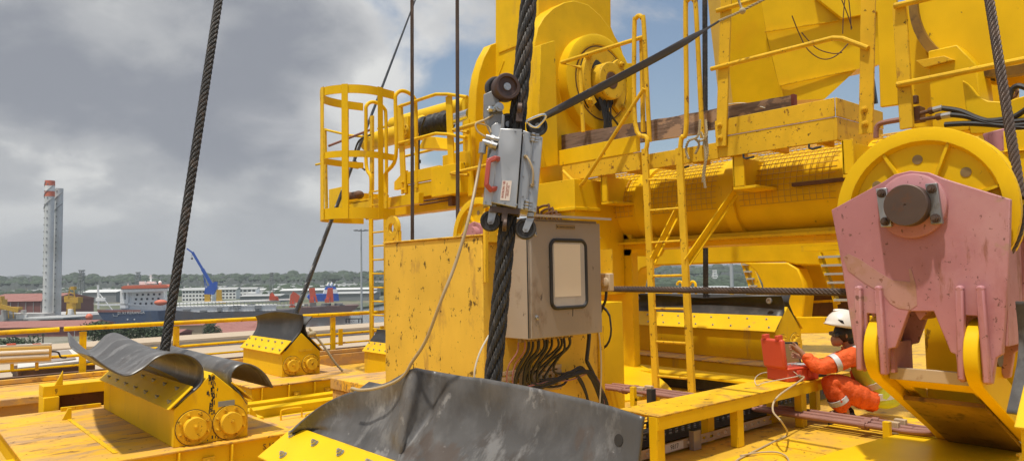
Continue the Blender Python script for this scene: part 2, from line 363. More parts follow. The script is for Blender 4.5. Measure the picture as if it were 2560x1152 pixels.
def wnoise(sc, det, ro, off, dist=0):
    mp = N.new('ShaderNodeMapping'); mp.inputs['Location'].default_value = off; L.new(cb.outputs[0], mp.inputs[0])
    n = N.new('ShaderNodeTexNoise'); n.inputs['Scale'].default_value = sc; n.inputs['Detail'].default_value = det; n.inputs['Roughness'].default_value = ro; n.inputs['Distortion'].default_value = dist
    L.new(mp.outputs[0], n.inputs['Vector']); return n.outputs['Fac']
dl = N.new('ShaderNodeVectorMath'); dl.operation = 'DOT_PRODUCT'; L.new(dirv, dl.inputs[0]); dl.inputs[1].default_value = tuple(-_R0)
left = dl.outputs['Value']
big = wnoise(1.6, 8, .55, (2.3, 7.1, 0), .3)
cover = math_('ADD', big, math_('MULTIPLY', left, .80))
mask = wrng(cover, .49, .58, 0, 1, True)
shade = wnoise(2.0, 7, .45, (9.4, 1.7, 3.0), .35)
fine = wnoise(6.5, 8, .6, (4.4, 3.7, 1.0), .2)
sh = math_('ADD', math_('MULTIPLY', shade, .8), math_('MULTIPLY', fine, .2))
c1 = wmix(wrng(sh, .41, .54, 0, 1, True), (.25, .265, .305), (.44, .45, .465))
c2 = wmix(wrng(sh, .52, .60, 0, 1, True), c1, (.74, .74, .72))
edgeb = wrng(cover, .50, .72, 1, 0, True)
c3 = wmix(math_('MULTIPLY', edgeb, .75), c2, (.64, .64, .64))
bl = N.new('ShaderNodeMix'); bl.data_type = 'RGBA'; bl.blend_type = 'MULTIPLY'; bl.inputs[0].default_value = 1; L.new(sky.outputs[0], bl.inputs[6]); bl.inputs[7].default_value = (.105, .105, .105, 1)
c4 = wmix(mask, bl.outputs[2], c3)
c5 = wmix(wrng(el, .17, .0, 0, .85, True), c4, (.50, .51, .515))
c6 = wmix(wrng(el, .5, .9, 0, .8, True), c5, (1.0, 1.0, 1.0))
L.new(c6, bg.inputs[0])
# ---------------------------------------------------------------- harbour background
GZ, WZ = -23.5, -25.0
m = MB(); c = CAM + _F0 * 2500; s_ = 4200
def sheet(name, pts, z, mt, th=0):
    m = MB(); m.prism([V((p.x, p.y, z)) for p in pts], (0, 0, -2)); return struct(fix_normals(m.build(name, mt, smooth=False)))
sheet('water', [V((-6000, -6000, 0)), V((9000, -6000, 0)), V((9000, 9000, 0)), V((-6000, 9000, 0))], WZ, 'water')
far_edge = [(-2600, 800), (100, 800), (228, 803), (262, 786), (500, 779), (900, 768), (1000, 752), (1280, 742), (1590, 738), (1760, 735), (1900, 739), (2600, 735), (4200, 720)]
pts = [PZ(x, y, GZ) for x, y in far_edge] + [CAM + _R0 * 7000 + _F0 * 6500, CAM - _R0 * 7000 + _F0 * 6500]
sheet('land', pts, GZ, 'ground')
near_edge = [(-900, 812), (120, 813), (330, 822), (560, 826), (640, 834), (700, 852), (760, 900), (820, 1000), (-900, 1000)]
sheet('quay', [PZ(x, y, GZ) for x, y in near_edge], GZ + .1, 'concrete')
# hills
def ridge(name, d0, d1, tops, mt, step=5, seed=1, rough=1.6):
    rnd = random.Random(seed); m = MB(); n = 9; rows = [[] for _ in range(n)]; px = -900
    def top(x):
        for (a, ya), (b, yb) in zip(tops, tops[1:]):
            if a <= x <= b: return ya + (yb - ya) * (x - a) / (b - a)
        return tops[-1][1]
    while px < 3600:
        y = top(px) + 1.2 * math.sin(px * .05 + seed) + 1.0 * math.sin(px * .13 + seed * 2); p = D(px, y, d1)
        for i in range(n):
            f = i / (n - 2); j = px + (i % 2) * step * .5 + rnd.uniform(-1, 1)
            if i == n - 1: q = D(j, 700, d1 + 600); rows[i].append(V((q.x, q.y, GZ))); continue
            q = D(j, 700, d0 + (d1 - d0) * f + rnd.uniform(-25, 25)); hgt = (p.z - GZ) * (f ** .55); rows[i].append(V((q.x, q.y, GZ + hgt + (rnd.uniform(-1, 1) * rough * d1 / 1800 * 1.3 if i else 0))))
        px += step
    m.loft(rows); return struct(m.build(name, mt, ang=180))
ridge('hills', 1500, 2100, [(-900, 700), (0, 697), (150, 690), (250, 693), (430, 690), (640, 688), (900, 685), (960, 678), (1280, 682), (1580, 672), (1640, 667), (1760, 672), (1830, 668), (1900, 670), (3600, 640)], 'hill', 5, 3, 4.0)
ridge('far_hills', 3600, 4600, [(-900, 694), (0, 690), (640, 686), (800, 682), (1280, 678), (1580, 667), (1700, 664), (1900, 664), (3600, 636)], 'hill', 7, 8, 2.5)
# ---- helper for boxes facing the camera
def facing(px0, px1, pyb, pyt, z=GZ, dep=20):
    """front rectangle standing on ground z between two picture columns"""
    a = PZ(px0, pyb, z); d = (a - CAM).dot(FW); b = D(px1, pyb, d); b.z = z; h = D((px0 + px1) / 2, pyt, d).z - z; return a, b, h, (_F0 * dep)
def shed(px0, px1, pyb, pyt, label, wall='roof_grey', roof='roof_white', dep=30, rise=.25, z=GZ, group='port sheds and warehouses', name='warehouse', eave=1.0, along=True):
    a, b, h, f = facing(px0, px1, pyb, pyt, z, dep); w_ = h / (1 + rise); t = thing(name, label, 'building', (a + b) / 2, group)
    m = MB(); m.prism([a, b, b + f, a + f], (0, 0, w_)); fix_normals(m.build('wall', wall, t, smooth=False))
    x = (b - a).normalized(); fh = f.normalized(); r = h - w_; m = MB(); z1 = Z_ * (w_ + .02)
    a1, b1, a2, b2 = a - x * eave - fh * eave + z1, b + x * eave - fh * eave + z1, a - x * eave + f + fh * eave + z1, b + x * eave + f + fh * eave + z1
    g1, g2 = (a1 + a2) / 2 + Z_ * r, (b1 + b2) / 2 + Z_ * r
    m.add([a1, b1, g2, g1, a2, b2], [(0, 1, 2, 3), (3, 2, 5, 4), (0, 3, 4), (1, 5, 2), (0, 4, 5, 1)]); fix_normals(m.build('roof', roof, t, smooth=False)); return t, a, b, w_, x, fh
sheds = [(0, 110, 760, 742, 'roof_grey', 'roof_white', 'long pale warehouse beyond the red shed at far left'), (60, 210, 715, 706, 'roof_grey', 'roof_grey', 'long low grey warehouse by the treeline at far left'), (205, 290, 757, 724, 'mid_grey', 'roof_white', 'white roofed open shed left of the ship bridge'), (250, 420, 718, 707, 'roof_grey', 'roof_white', 'long white roof in the distance above the ship bridge'), (440, 560, 727, 716, 'roof_grey', 'roof_grey', 'grey warehouse roof in the distance behind the blue crane'), (560, 700, 738, 722, 'roof_grey', 'roof_white', 'white roofed warehouse right of the blue crane'), (690, 860, 728, 714, 'roof_grey', 'roof_grey', 'very long grey warehouse under the hills'), (700, 940, 745, 720, 'roof_grey', 'roof_white', 'very long pale warehouse behind the blue ship'), (840, 935, 752, 729, 'mid_grey', 'roof_grey', 'dark gabled shed right of the blue ship'), (600, 700, 756, 736, 'mid_grey', 'roof_grey', 'dark roofed shed behind the red deck cranes'), (470, 540, 735, 722, 'pale_grey', 'roof_grey', 'grey shed beside the blue crane jib foot'), (335, 440, 733, 726, 'roof_grey', 'roof_white', 'low white shed behind the bridge roof'), (140, 240, 744, 735, 'mid_grey', 'roof_grey', 'low grey shed behind the jack-up legs'), (1780, 1850, 705, 697, 'roof_grey', 'roof_white', 'small pale building on the green shore seen through the portal')]
for x0, x1, yb, yt, wl, rf, lb in sheds: shed(x0, x1, yb, yt, lb, wl, rf)
for i in range(26):                                            # shore houses
    pass
t, a, b, w_, x, fh = shed(-60, 112, 794, 736, 'big brick red shed with sloping roof at the left edge behind the rig', 'brick_red', 'red_roof', 60, .45)
m = MB()
for k in range(9): q = a + (b - a) * ((k + .5) / 9); m.beam(q - fh * .1, q - fh * .1 + Z_ * w_ * .95, .5, .3, x)
m.build('rib', 'shed_wall', t, smooth=False)
# offices with windows
def office(px0, px1, pyb, pyt, label, rows_, cols_, wall='ship_white', roof='roof_grey'):
    t, a, b, w_, x, fh = shed(px0, px1, pyb, pyt, label, wall, roof, 14, .22, group='port offices', name='office_building'); L_ = (b - a).length
    for r in range(rows_):
        m = MB(); z = w_ * (r + .55) / rows_
        for k in range(cols_): q = a + x * L_ * (k + .5) / cols_ - fh * .06 + Z_ * z; m.obox(q, x * L_ / cols_ * .3, fh * .05, Z_ * w_ / rows_ * .22)
        m.each('window', 'window_dark', t, smooth=False)
office(455, 530, 754, 719, 'white office block with blue windows left of the blue crane foot', 3, 9); office(545, 590, 748, 718, 'white office block partly behind the yellow crane foot', 3, 5); office(596, 640, 742, 718, 'pale stepped office building right of the blue crane', 2, 4)
# ---------------------------------------------------------------- long ship
SA, SB = PZ(250, 812, WZ), PZ(872, 791, WZ); sn = (SB - SA).cross(Z_).normalized(); sdir = (SB - SA).normalized(); sin_ = sn if sn.dot(FW) > 0 else -sn
def PS(px, py, off=0): r = ray(px, py); o = SA + sin_ * off; return CAM + r * ((o - CAM).dot(sin_) / r.dot(sin_))
def side(m, pts, off, dep): m.prism([PS(a, b, off) for a, b in pts], sin_ * dep)
t = thing('tanker', 'long tanker with blue bow, white bridge and coral roof lying at the far quay', 'ship', SA)
m = MB(); side(m, [(243, 777), (350, 777), (430, 776), (436, 812), (275, 818), (262, 800), (256, 797)], 0, 24); fix_normals(m.build('bow_hull', 'hull_blue', t, smooth=False))
m = MB(); side(m, [(236, 812), (244, 802), (262, 799), (280, 804), (280, 818), (240, 818)], 3, 10); fix_normals(m.build('bulb', 'hull_blue', t))
m = MB(); side(m, [(437, 776), (520, 782), (640, 779), (745, 773), (745, 788), (437, 800)], 0, 24); fix_normals(m.build('upper_hull', 'hull_grey', t, smooth=False))
m = MB(); side(m, [(746, 769), (900, 762), (884, 775), (872, 783), (746, 787)], 0, 20); side(m, [(437, 800), (870, 783), (878, 787), (870, 793), (740, 800), (437, 815)], .3, 20); fix_normals(m.build('lower_hull', 'hull_red', t, smooth=False))
m = MB(); side(m, [(243, 774), (352, 774), (352, 780), (244, 780)], -.25, .2); fix_normals(m.build('bulwark', 'red_roof', t, smooth=False))
m = MB(); side(m, [(437, 766), (690, 762), (690, 776), (437, 781)], 3, 18); fix_normals(m.build('deck_house', 'ship_white', t, smooth=False))
m = MB(); side(m, [(430, 757), (610, 750), (740, 746), (740, 749), (610, 754), (430, 761)], 6, 3); side(m, [(437, 765), (760, 760), (760, 763), (437, 768)], 2.5, .4); fix_normals(m.build('deck_pipe', 'ship_white', t, smooth=False))
m = MB()
for k in range(34): p = PS(440 + k * 9, 765 - k * .16, 2); m.beam(p, p + Z_ * 2.2, .25, .25)
m.each('deck_stanchion', 'mid_grey', t, smooth=False)
m = MB()
for k in range(40): p = PS(random.uniform(445, 860), 0, random.uniform(2, 12)); q = PS(0, 0); m.obox(V((p.x, p.y, PS(445 + 0, 776).z + random.uniform(-1, 1.5))), sdir * random.uniform(.6, 2.5), sin_ * 1, Z_ * random.uniform(.4, 1.6))
m.each('deck_gear', 'mid_grey', t, smooth=False)
m = MB(); side(m, [(302, 727), (409, 724), (409, 778), (302, 780)], 6, 14); side(m, [(300, 726), (320, 726), (320, 770), (300, 770)], 4, 8); fix_normals(m.build('bridge_block', 'ship_white', t, smooth=False))
m = MB(); side(m, [(303, 720), (418, 717), (419, 723), (302, 726)], 2.5, 16); fix_normals(m.build('wheelhouse', 'window_dark', t, smooth=False))
m = MB(); side(m, [(302, 723), (420, 720.5), (420, 727), (302, 731)], 1.8, 17); fix_normals(m.build('bridge_wing', 'ship_white', t, smooth=False))
m = MB(); side(m, [(303, 717), (310, 714), (415, 711), (421, 715), (418, 719), (305, 722)], 1.2, 18); fix_normals(m.build('bridge_roof', 'coral', t, smooth=False))
m = MB()
for r_, y in enumerate((736.5, 747.5, 759)):
    for k in range(5): p = PS(343 + k * 14 - r_ * 3, y - k * .4, 5.8); m.obox(p, sdir * .55, sin_ * .1, Z_ * .6)
side(m, [(311, 730), (314, 730), (314, 748), (311, 748)], 3.9, .2); m.each('porthole', 'window_dark', t, smooth=False)
m = MB(); p = PS(377, 708, 10); m.beam(PS(377, 711, 9), PS(377, 686, 9), .9, .9); m.beam(PS(372, 694, 9), PS(383, 694, 9), .3, .3); side(m, [(348, 711), (362, 711), (362, 703), (348, 703)], 6, 6); side(m, [(366, 709), (388, 709), (386, 703), (368, 703)], 6, 6); m.ball(PS(400, 706, 8), 1.1, 10, 8); m.beam(PS(320, 714, 6), PS(320, 708, 6), .4, .4); m.each('mast', 'ship_white', t, smooth=False)
m = MB(); m.ball(PS(402, 756, -2), 1.8, 14, 10, (2.1, 1, 1), Matrix((sdir, sin_, Z_)).transposed()); m.build('lifeboat', 'coral', t)
m = MB(); m.beam(PS(245, 712, 6), PS(246, 772, 6), 1.0, 1.0); m.beam(PS(248, 733, 6), PS(281, 774, 6), .5, .5); side(m, [(239, 744), (262, 744), (262, 752), (239, 752)], 5, 3); side(m, [(232, 758), (252, 760), (320, 758), (360, 762), (370, 765), (330, 762), (252, 764)], 4, .5); m.each('foremast', 'ship_white', t, smooth=False)
p = PS(328, 781.5, -.3); tx = text('lettering', 'D: KI KERANGA', 'white_ink', t, p, sdir, Z_, 2.1, .05)
m = MB()
for x in (319, 336): m.lathe(PS(x, 798, -.05), -sin_, [(.45, 0), (0, .02)], 10)
m.each('hull_mark', 'white_ink', t)
m = MB(); q = [PS(282, 783, -.05), PS(284, 790, -.05), PS(294, 790, -.05), PS(296, 783, -.05)]
for a, b in zip(q, q[1:]): m.beam(a, b, .2, .2)
m.build('anchor_mark', 'pale_grey', t)
# deck cranes, blue ship, blue crane
def pbox(m, pts, off, dep): m.prism([PS(a, b, off) for a, b in pts], sin_ * dep)
for i, (pts_, lb) in enumerate((([(673, 750), (674, 735), (681, 730), (688, 741), (695, 742), (697, 751)], 'small red deck crane furthest left on the long ship'), ([(723, 768), (726, 738), (733, 728), (740, 732), (749, 739), (748, 755), (738, 756), (738, 768)], 'red deck crane with lattice house beside the slanting rope'), ([(776, 756), (774, 730), (772, 721), (787, 719), (789, 733), (795, 755), (790, 755), (785, 738), (783, 756)], 'red A-shaped deck crane left of the blue hull'), ([(814, 756), (820, 720), (832, 719), (834, 755), (826, 755), (825, 738), (822, 756)], 'red A-shaped deck crane in front of the blue and white superstructure'))):
    t = thing('deck_crane', lb, 'crane', PS(*pts_[0], 4), 'red cranes on the ship deck'); m = MB(); pbox(m, pts_, 4, 4); fix_normals(m.build('crane_frame', 'crane_red', t, smooth=False))
    m = MB(); cx_ = (pts_[0][0] + pts_[-1][0]) / 2; pbox(m, [(cx_ - 6, pts_[0][1]), (cx_ - 6, pts_[0][1] - 9), (cx_ + 6, pts_[0][1] - 10), (cx_ + 6, pts_[0][1])], 2.5, 1.4); fix_normals(m.build('machine_house', 'crane_red', t, smooth=False))
t = thing('supply_ship', 'blue and white supply ship with slanted funnels moored behind the tanker', 'ship', PS(810, 752, 60))
m = MB(); pbox(m, [(768, 742), (774, 735), (846, 734), (848, 752), (775, 753)], 60, 14); pbox(m, [(812, 724), (842, 722), (838, 716), (816, 716)], 62, 10); fix_normals(m.build('blue_hull', 'crane_blue', t, smooth=False))
m = MB(); pbox(m, [(809, 734), (812, 725), (842, 723), (845, 733)], 61, 12); fix_normals(m.build('white_deckhouse', 'ship_white', t, smooth=False))
for x in (819, 827, 835): m = MB(); m.cyl(PS(x, 714, 66), PS(x + 4, 706 + (4 if x > 830 else 0), 66), .95 if x < 830 else .6, 12); m.build('funnel', 'ship_white', t)
m = MB(); m.beam(PS(812, 715, 66), PS(812, 696, 66), .3, .3); m.build('mast', 'window_dark', t)
t = thing('harbour_crane', 'tall blue slewing crane with raised jib on yellow legs beside the tanker', 'crane', PS(525, 760, 8))
m = MB(); m.beam(PS(529, 712, 10), PS(506, 672, 10), 1.5, 2.0); m.beam(PS(507, 674, 10), PS(481, 630, 10), 1.2, 1.5); m.beam(PS(482, 632, 10), PS(467, 621, 10), .8, .9); m.build('jib', 'crane_blue', t, smooth=False)
m = MB(); m.beam(PS(521, 725, 10), PS(508, 688, 10), .5, .5); m.beam(PS(515, 730, 10), PS(509, 690, 10), .35, .35); pbox(m, [(510, 735), (512, 722), (524, 712), (536, 704), (543, 704), (542, 722), (534, 736)], 8, 5); fix_normals(m.build('slewing_house', 'crane_blue', t, smooth=False))
m = MB(); m.beam(PS(480, 634, 10), PS(480, 646, 10), .15, .15); m.ball(PS(480, 646, 10), .7, 8, 6); m.build('hook_block', 'window_dark', t)
m = MB(); pbox(m, [(511, 756), (511, 735), (525, 735), (525, 756)], 8, 5); pbox(m, [(540, 758), (541, 724), (553, 724), (554, 750), (566, 758)], 7, 5); fix_normals(m.build('crane_leg', 'crane_yellow', t, smooth=False))
# ---------------------------------------------------------------- jack-up rig
RD = 440
t = thing('jackup_rig', 'jack-up rig with two tall pale legs and a helideck at the left quay', 'oil rig', D(130, 800, RD))
def leg(xb0, xb1, xt0, xt1, yb, yt, d, bands):
    cb0 = D((xb0 + xb1) / 2, yb, d); ct = D((xt0 + xt1) / 2, yt, d); r = (xb1 - xb0) / 2 / FPX * d; top = V((cb0.x, cb0.y, ct.z)); m = MB(); m.cyl(cb0, top, r, 20); o = m.build('rig_leg', 'leg_grey', t)
    H = top - cb0; u = (_R0 * .75 - _F0 * .66); m = MB(); n = 20
    for k in range(n):
        for w_ in (-42, 8): dr_ = (-_F0 * math.cos(R_(w_)) + _R0 * math.sin(R_(w_))); m.obox(cb0 + H * ((k + .5) / n) + dr_ * r, dr_ * .2, dr_.cross(Z_) * .36, Z_ * .36)
    m.each('pin_hole', 'mid_grey', o, smooth=False)
    for f0, f1, mt in bands: m = MB(); m.cyl(cb0 + H * f0, cb0 + H * f1, r * 1.03, 20); m.build('painted_band', mt, o)
    m = MB()
    for f0 in (.78, .87, .95)[:2 + (1 if not bands else 1)]:
        m.tube([cb0 + H * (f0 + .10 * k / 12) + (-_F0 * math.cos(R_(-90 + 170 * k / 12)) + _R0 * math.sin(R_(-90 + 170 * k / 12))) * r * 1.06 for k in range(13) if f0 + .10 * k / 12 < 1], .22, 5)
    m.build('strake', 'mid_grey', o)
leg(107, 129, 112, 134, 792, 450, RD, [(.965, 1.002, 'coral'), (.925, .963, 'ship_white'), (.885, .923, 'coral')]); leg(131, 151, 136, 156, 788, 469, RD + 8, [])
def rg(m, x0, x1, y0, y1, d, dep): m.prism([D(x0, y1, d), D(x1, y1, d), D(x1, y0, d), D(x0, y0, d)], _F0 * dep)
m = MB(); rg(m, 0, 175, 792, 815, RD - 12, 60); rg(m, 20, 110, 783, 795, RD - 12, 10); rg(m, 2, 16, 775, 800, RD - 14, 8); rg(m, 52, 58, 775, 792, RD - 10, 3); fix_normals(m.build('hull', 'shed_wall', t, smooth=False))
m = MB(); rg(m, 40, 66, 787, 797, RD - 13, 8); rg(m, 165, 190, 797, 812, RD - 13, 6); fix_normals(m.build('deck_cabin', 'ship_white', t, smooth=False))
hc2 = D(145, 794, RD - 18); m = MB(); m.cyl(hc2, hc2 + Z_ * .8, 17, 8); m.build('helideck', 'roof_grey', t)
m = MB()
for k in range(26): a = D(random.uniform(85, 195), random.uniform(799, 812), RD - random.uniform(5, 18)); m.beam(a, D(random.uniform(85, 195), 797, RD - random.uniform(5, 16)), .3, .3)
for k in range(20): m.obox(D(random.uniform(0, 190), random.uniform(788, 794), RD - random.uniform(-5, 10)), _R0 * random.uniform(.4, 1.8), _F0, Z_ * random.uniform(.3, .9))
m.build('truss', 'pale_grey', t, smooth=False)
m = MB(); rg(m, 0, 48, 767, 774, RD - 16, 3); m.beam(D(0, 765, RD - 16), D(46, 776, RD - 16), .8, 2.5); m.beam(D(20, 774, RD - 16), D(22, 795, RD - 16), .5, .5); m.beam(D(32, 774, RD - 16), D(34, 795, RD - 16), .5, .5); fix_normals(m.build('rig_crane', 'crane_yellow', t, smooth=False))
m = MB(); m.ball(D(223, 792, RD - 20), 2.0, 12, 8); m.build('windsock_float', 'coral', t)
t = thing('pedestal_crane', 'yellow pedestal crane with lattice frame right of the jack-up legs', 'crane', D(178, 784, RD))
m = MB(); rg(m, 160, 174, 740, 755, RD, 6); rg(m, 174, 195, 743, 757, RD - 2, 5); rg(m, 166, 190, 757, 772, RD, 5); rg(m, 176, 184, 716, 724, RD, 3); m.each('machine_house', 'crane_yellow', t, smooth=False)
m = MB()
for x in (174, 184): m.beam(D(x, 718, RD), D(x + (x - 179) * .6, 745, RD), .5, .5)
m.beam(D(174, 730, RD), D(186, 735, RD), .4, .4); m.beam(D(170, 770, RD), D(166, 786, RD), .8, .8); m.beam(D(186, 770, RD), D(188, 786, RD), .8, .8); m.each('gantry_frame', 'crane_yellow', t, smooth=False)
m = MB(); m.cyl(D(177, 785, RD), D(177, 772, RD), 1.6, 12); m.build('pedestal', 'ship_white', t)
m = MB(); rg(m, 0, 4, 748, 763, 430, 5); rg(m, 0, 3, 740, 748, 430, 3); tag(fix_normals(m.build('yard_machine', 'crane_yellow', smooth=False)), 'small yellow yard machine at the left edge in front of the red shed', 'machine')
# masts
def mast(px, yb, yt, d, w_, label, heads=0, mt='pale_grey', name='lamp_mast', lattice=False):
    a, b = D(px, yb, d), D(px, yt, d); b.x, b.y = a.x, a.y; t = thing(name, label, 'mast', a); m = MB(); r = w_ / 2 / FPX * d
    if lattice:
        for s1, s2 in ((1, 1), (1, -1), (-1, 1), (-1, -1)): m.beam(a + _R0 * r * 2.2 * s1 + _F0 * r * 2.2 * s2, b + _R0 * r * s1 + _F0 * r * s2, r * .45, r * .45)
        for k in range(12): p, q = a.lerp(b, k / 12), a.lerp(b, (k + 1) / 12); m.beam(p - _R0 * r * 1.7, q + _R0 * r * 1.7, r * .3, r * .3)
        for k in range(4): m.obox(b - Z_ * k * r * 2.5, _R0 * r * 1.8, _F0 * r * 1.8, Z_ * r * .5)
    else: m.tube([a, b], [r, r * .55], 12)
    m.build('pole', mt, t)
    if heads:
        R2 = 16 / FPX * d; m = MB(); m.tube(arc(b, R2 * .55, _R0, _F0, 0, 2 * math.pi, 16), r * .2, 5)
        for k in range(heads): w2 = 2 * math.pi * k / heads; p = b + (_R0 * math.cos(w2) + _F0 * math.sin(w2)) * R2; m.beam(b, p, r * .25, r * .25); m.obox(p + Z_ * r * .3, _R0 * r * .9, _F0 * r * .5, Z_ * r * .5)
        m.beam(b, b + Z_ * R2 * .4, r * .2, r * .2); m.build('floodlight', 'mid_grey', t)
mast(904, 795, 576, 455, 6, 'tall grey floodlight mast on the water behind the tanker', 9)
mast(1831, 742, 500, 300, 10, 'plain pale mast seen through the portal', 0)
mast(203, 748, 676, 700, 6, 'lattice telecom tower right of the jack-up legs', 0, 'mid_grey', 'telecom_tower', True); mast(345, 720, 681, 1100, 5, 'distant lattice telecom tower above the ship bridge', 0, 'mid_grey', 'telecom_tower', True); mast(679, 732, 682, 800, 4, 'thin lattice mast in the distance above the red deck crane', 0, 'mid_grey', 'telecom_tower', True); mast(1787, 693, 676, 900, 5, 'pale lattice tower on the hillside seen through the portal', 0, 'ship_white', 'telecom_tower', True)
t, a, b, w_, x, fh = shed(936, 962, 720, 703, 'pale silo tower building behind the cage ladder', 'shed_wall', 'roof_grey', 10, .1)
# near sheds and roofs
def slab(name, pts, z0, h, mt): m = MB(); m.prism([V((p.x, p.y, z0)) for p in pts], (0, 0, h)); return fix_normals(m.build(name, mt, smooth=False))
zr = -7.0
t = thing('quay_shed', 'long beige roofed quay shed just beyond the railing', 'building', (60, 100, GZ))
m = MB(); m.box(-90, 420, 108, 117, zr - .3, zr); m.build('upper_roof', 'shed_roof', t, smooth=False)
m = MB(); m.box(-89, 419, 108.5, 116.5, GZ, zr - .31); m.build('clerestory_wall', 'shed_wall', t, smooth=False)
m = MB(); m.prism([(-90, 108.4, zr - 1.25), (-90, 40, zr - 3.5), (-90, 40, zr - 3.8), (-90, 108.4, zr - 1.55)], (510, 0, 0)); fix_normals(m.build('lower_roof', 'shed_roof', t, smooth=False))
m = MB(); m.box(-89, 419, 41, 108, GZ, zr - 3.9); m.build('shed_wall', 'shed_wall', t, smooth=False)
m = MB()
for k in range(12): m.box(-60 + k * 22, -59.8 + k * 22, 108.42, 108.49, zr - 1.2, zr - .32)
m.each('wall_seam', 'roof_grey', t, smooth=False)
a_ = PZ(885, 807, zr + .02); m = MB()
for o_ in (-.9, -.55, .55, .9): m.beam(a_ + _R0 * o_ * 1.6, a_ + _R0 * o_ * 1.6 + Z_ * .8, .16, .16)
m.beam(a_ - _R0 * 1.5 + Z_ * .78, a_ + _R0 * 1.5 + Z_ * .78, .2, .2); tag(m.build('roof_frame', 'window_dark'), 'small black frame standing on the beige quay shed roof', 'frame')
def hip(px0, px1, pyb, pyt, label, dep, rise, wall='brick_red'): return shed(px0, px1, pyb, pyt, label, wall, 'red_roof', dep, rise, group='red roofed houses on the quay', name='red_roof_house')
hip(-80, 205, 845, 806, 'very long low maroon roofed shed behind the trees at the left edge', 26, .5); hip(440, 505, 838, 805, 'pale walled house with dull red roof by the thick leaning rope', 10, .3, 'shed_roof'); hip(520, 650, 848, 808, 'broad dull red hipped roof left of the far hood', 26, 2.2); hip(640, 705, 852, 812, 'dull red roof just behind the far hood flap', 20, 1.6); hip(395, 442, 850, 826, 'small red roofed block behind the trees', 14, .5)
m = MB(); a_ = PZ(186, 846, GZ); m.cyl(a_, a_ + Z_ * 4, .12, 8); m.obox(a_ + Z_ * 4, _R0 * .9, _F0 * .2, Z_ * .12); tag(m.build('street_lamp', 'pale_grey'), 'small twin street lamp between the palm and the leafy trees', 'lamp')
# ---------------------------------------------------------------- trees
def crown(m, c, rx, rz, n, ls, rnd):
    lobes = [(V((rnd.uniform(-.55, .55) * rx, rnd.uniform(-.55, .55) * rx, rnd.uniform(-.4, .55) * rz)), rnd.uniform(.35, .6)) for _ in range(9)]
    for k in range(n):
        o, s_ = rnd.choice(lobes); d = V((rnd.gauss(0, 1), rnd.gauss(0, 1), rnd.gauss(0, 1))).normalized() * rnd.uniform(.6, 1.05)
        p = c + o + V((d.x * rx * s_, d.y * rx * s_, d.z * rz * s_)); a = V((rnd.gauss(0, 1), rnd.gauss(0, 1), rnd.gauss(0, .6))).normalized(); b = a.cross(V((rnd.gauss(0, 1), rnd.gauss(0, 1), rnd.gauss(0, 1)))).normalized(); l = ls * rnd.uniform(.6, 1.3)
        m.add([p - a * l, p + b * l * .5, p + a * l, p - b * l * .5], [(0, 1, 2, 3)])
def tree(px, pyb, pyt, wpx, label, seed, grp='trees on the quay', n=700):
    rnd = random.Random(seed); a = PZ(px, pyb, GZ); d = (a - CAM).dot(FW); h = D(px, pyt, d).z - GZ; rx = wpx / 2 / FPX * d; t = thing('tree', label, 'tree', a, grp)
    m = MB(); top = a + Z_ * h * .7; m.tube([a, a + Z_ * h * .3 + _R0 * .2, top], [h * .035, h * .025, h * .008], 8)
    for k in range(5): w_ = k * 1.3; m.tube([a + Z_ * h * .35, a + Z_ * h * .6 + (_R0 * math.cos(w_) + _F0 * math.sin(w_)) * rx * .6], [h * .015, h * .005], 6)
    m.build('trunk', 'trunk', t); m = MB(); crown(m, a + Z_ * h * .62, rx, h * .42, n, max(.35, h * .05), rnd); m.build('crown', 'leaf', t, smooth=False)
for i, (px, yb, yt, wp, lb) in enumerate(((235, 856, 812, 60, 'broad leafy tree right of the first railing post'), (275, 856, 808, 50, 'rounded leafy tree second from the railing post'), (305, 855, 816, 36, 'dense dark tree in the middle of the row'), (345, 854, 814, 50, 'wide dark tree in the row left of the thick leaning rope'), (383, 854, 817, 36, 'narrow tree beside the thick leaning rope'), (412, 850, 828, 22, 'small bush tree behind the thick leaning rope'), (10, 884, 846, 60, 'low round tree at the left edge above the lamp fixture'), (55, 878, 842, 50, 'low round tree above the middle of the lamp fixture'), (535, 832, 812, 34, 'tree between the red roofs'), (667, 868, 818, 16, 'slim cypress like tree beside the second railing post'), (693, 860, 818, 16, 'dark little tree left of the slanting rope foot'), (715, 858, 816, 14, 'dark little tree right of the slanting rope foot'))):
    tree(px, yb + 22, yt - 6, wp * (1.55 if wp > 20 else 1.1), lb, i, n=1100)
rnd = random.Random(5); a = PZ(107, 868, GZ); d = (a - CAM).dot(FW); h = D(107, 838, d).z - GZ; t = thing('palm_tree', 'spiky palm tree behind the right end of the lamp fixture', 'tree', a)
m = MB(); m.tube([a, a + Z_ * h], [.3, .2], 8); m.build('trunk', 'trunk', t); m = MB()
for k in range(26):
    w_ = k * 2.4; dr_ = (_R0 * math.cos(w_) + _F0 * math.sin(w_)); e = rnd.uniform(.1, 1.1); L_ = h * .55; prev = a + Z_ * h
    for j in range(1, 6):
        f = j / 5; p = a + Z_ * h + dr_ * L_ * f * math.cos(e) + Z_ * L_ * (math.sin(e) * f - .6 * f * f); sd_ = dr_.cross(Z_) * L_ * .09 * (1.1 - f); m.add([prev - sd_, prev + sd_, p + sd_ * .8, p - sd_ * .8], [(0, 1, 2, 3)]); prev = p
m.build('crown', 'leaf', t, smooth=False)
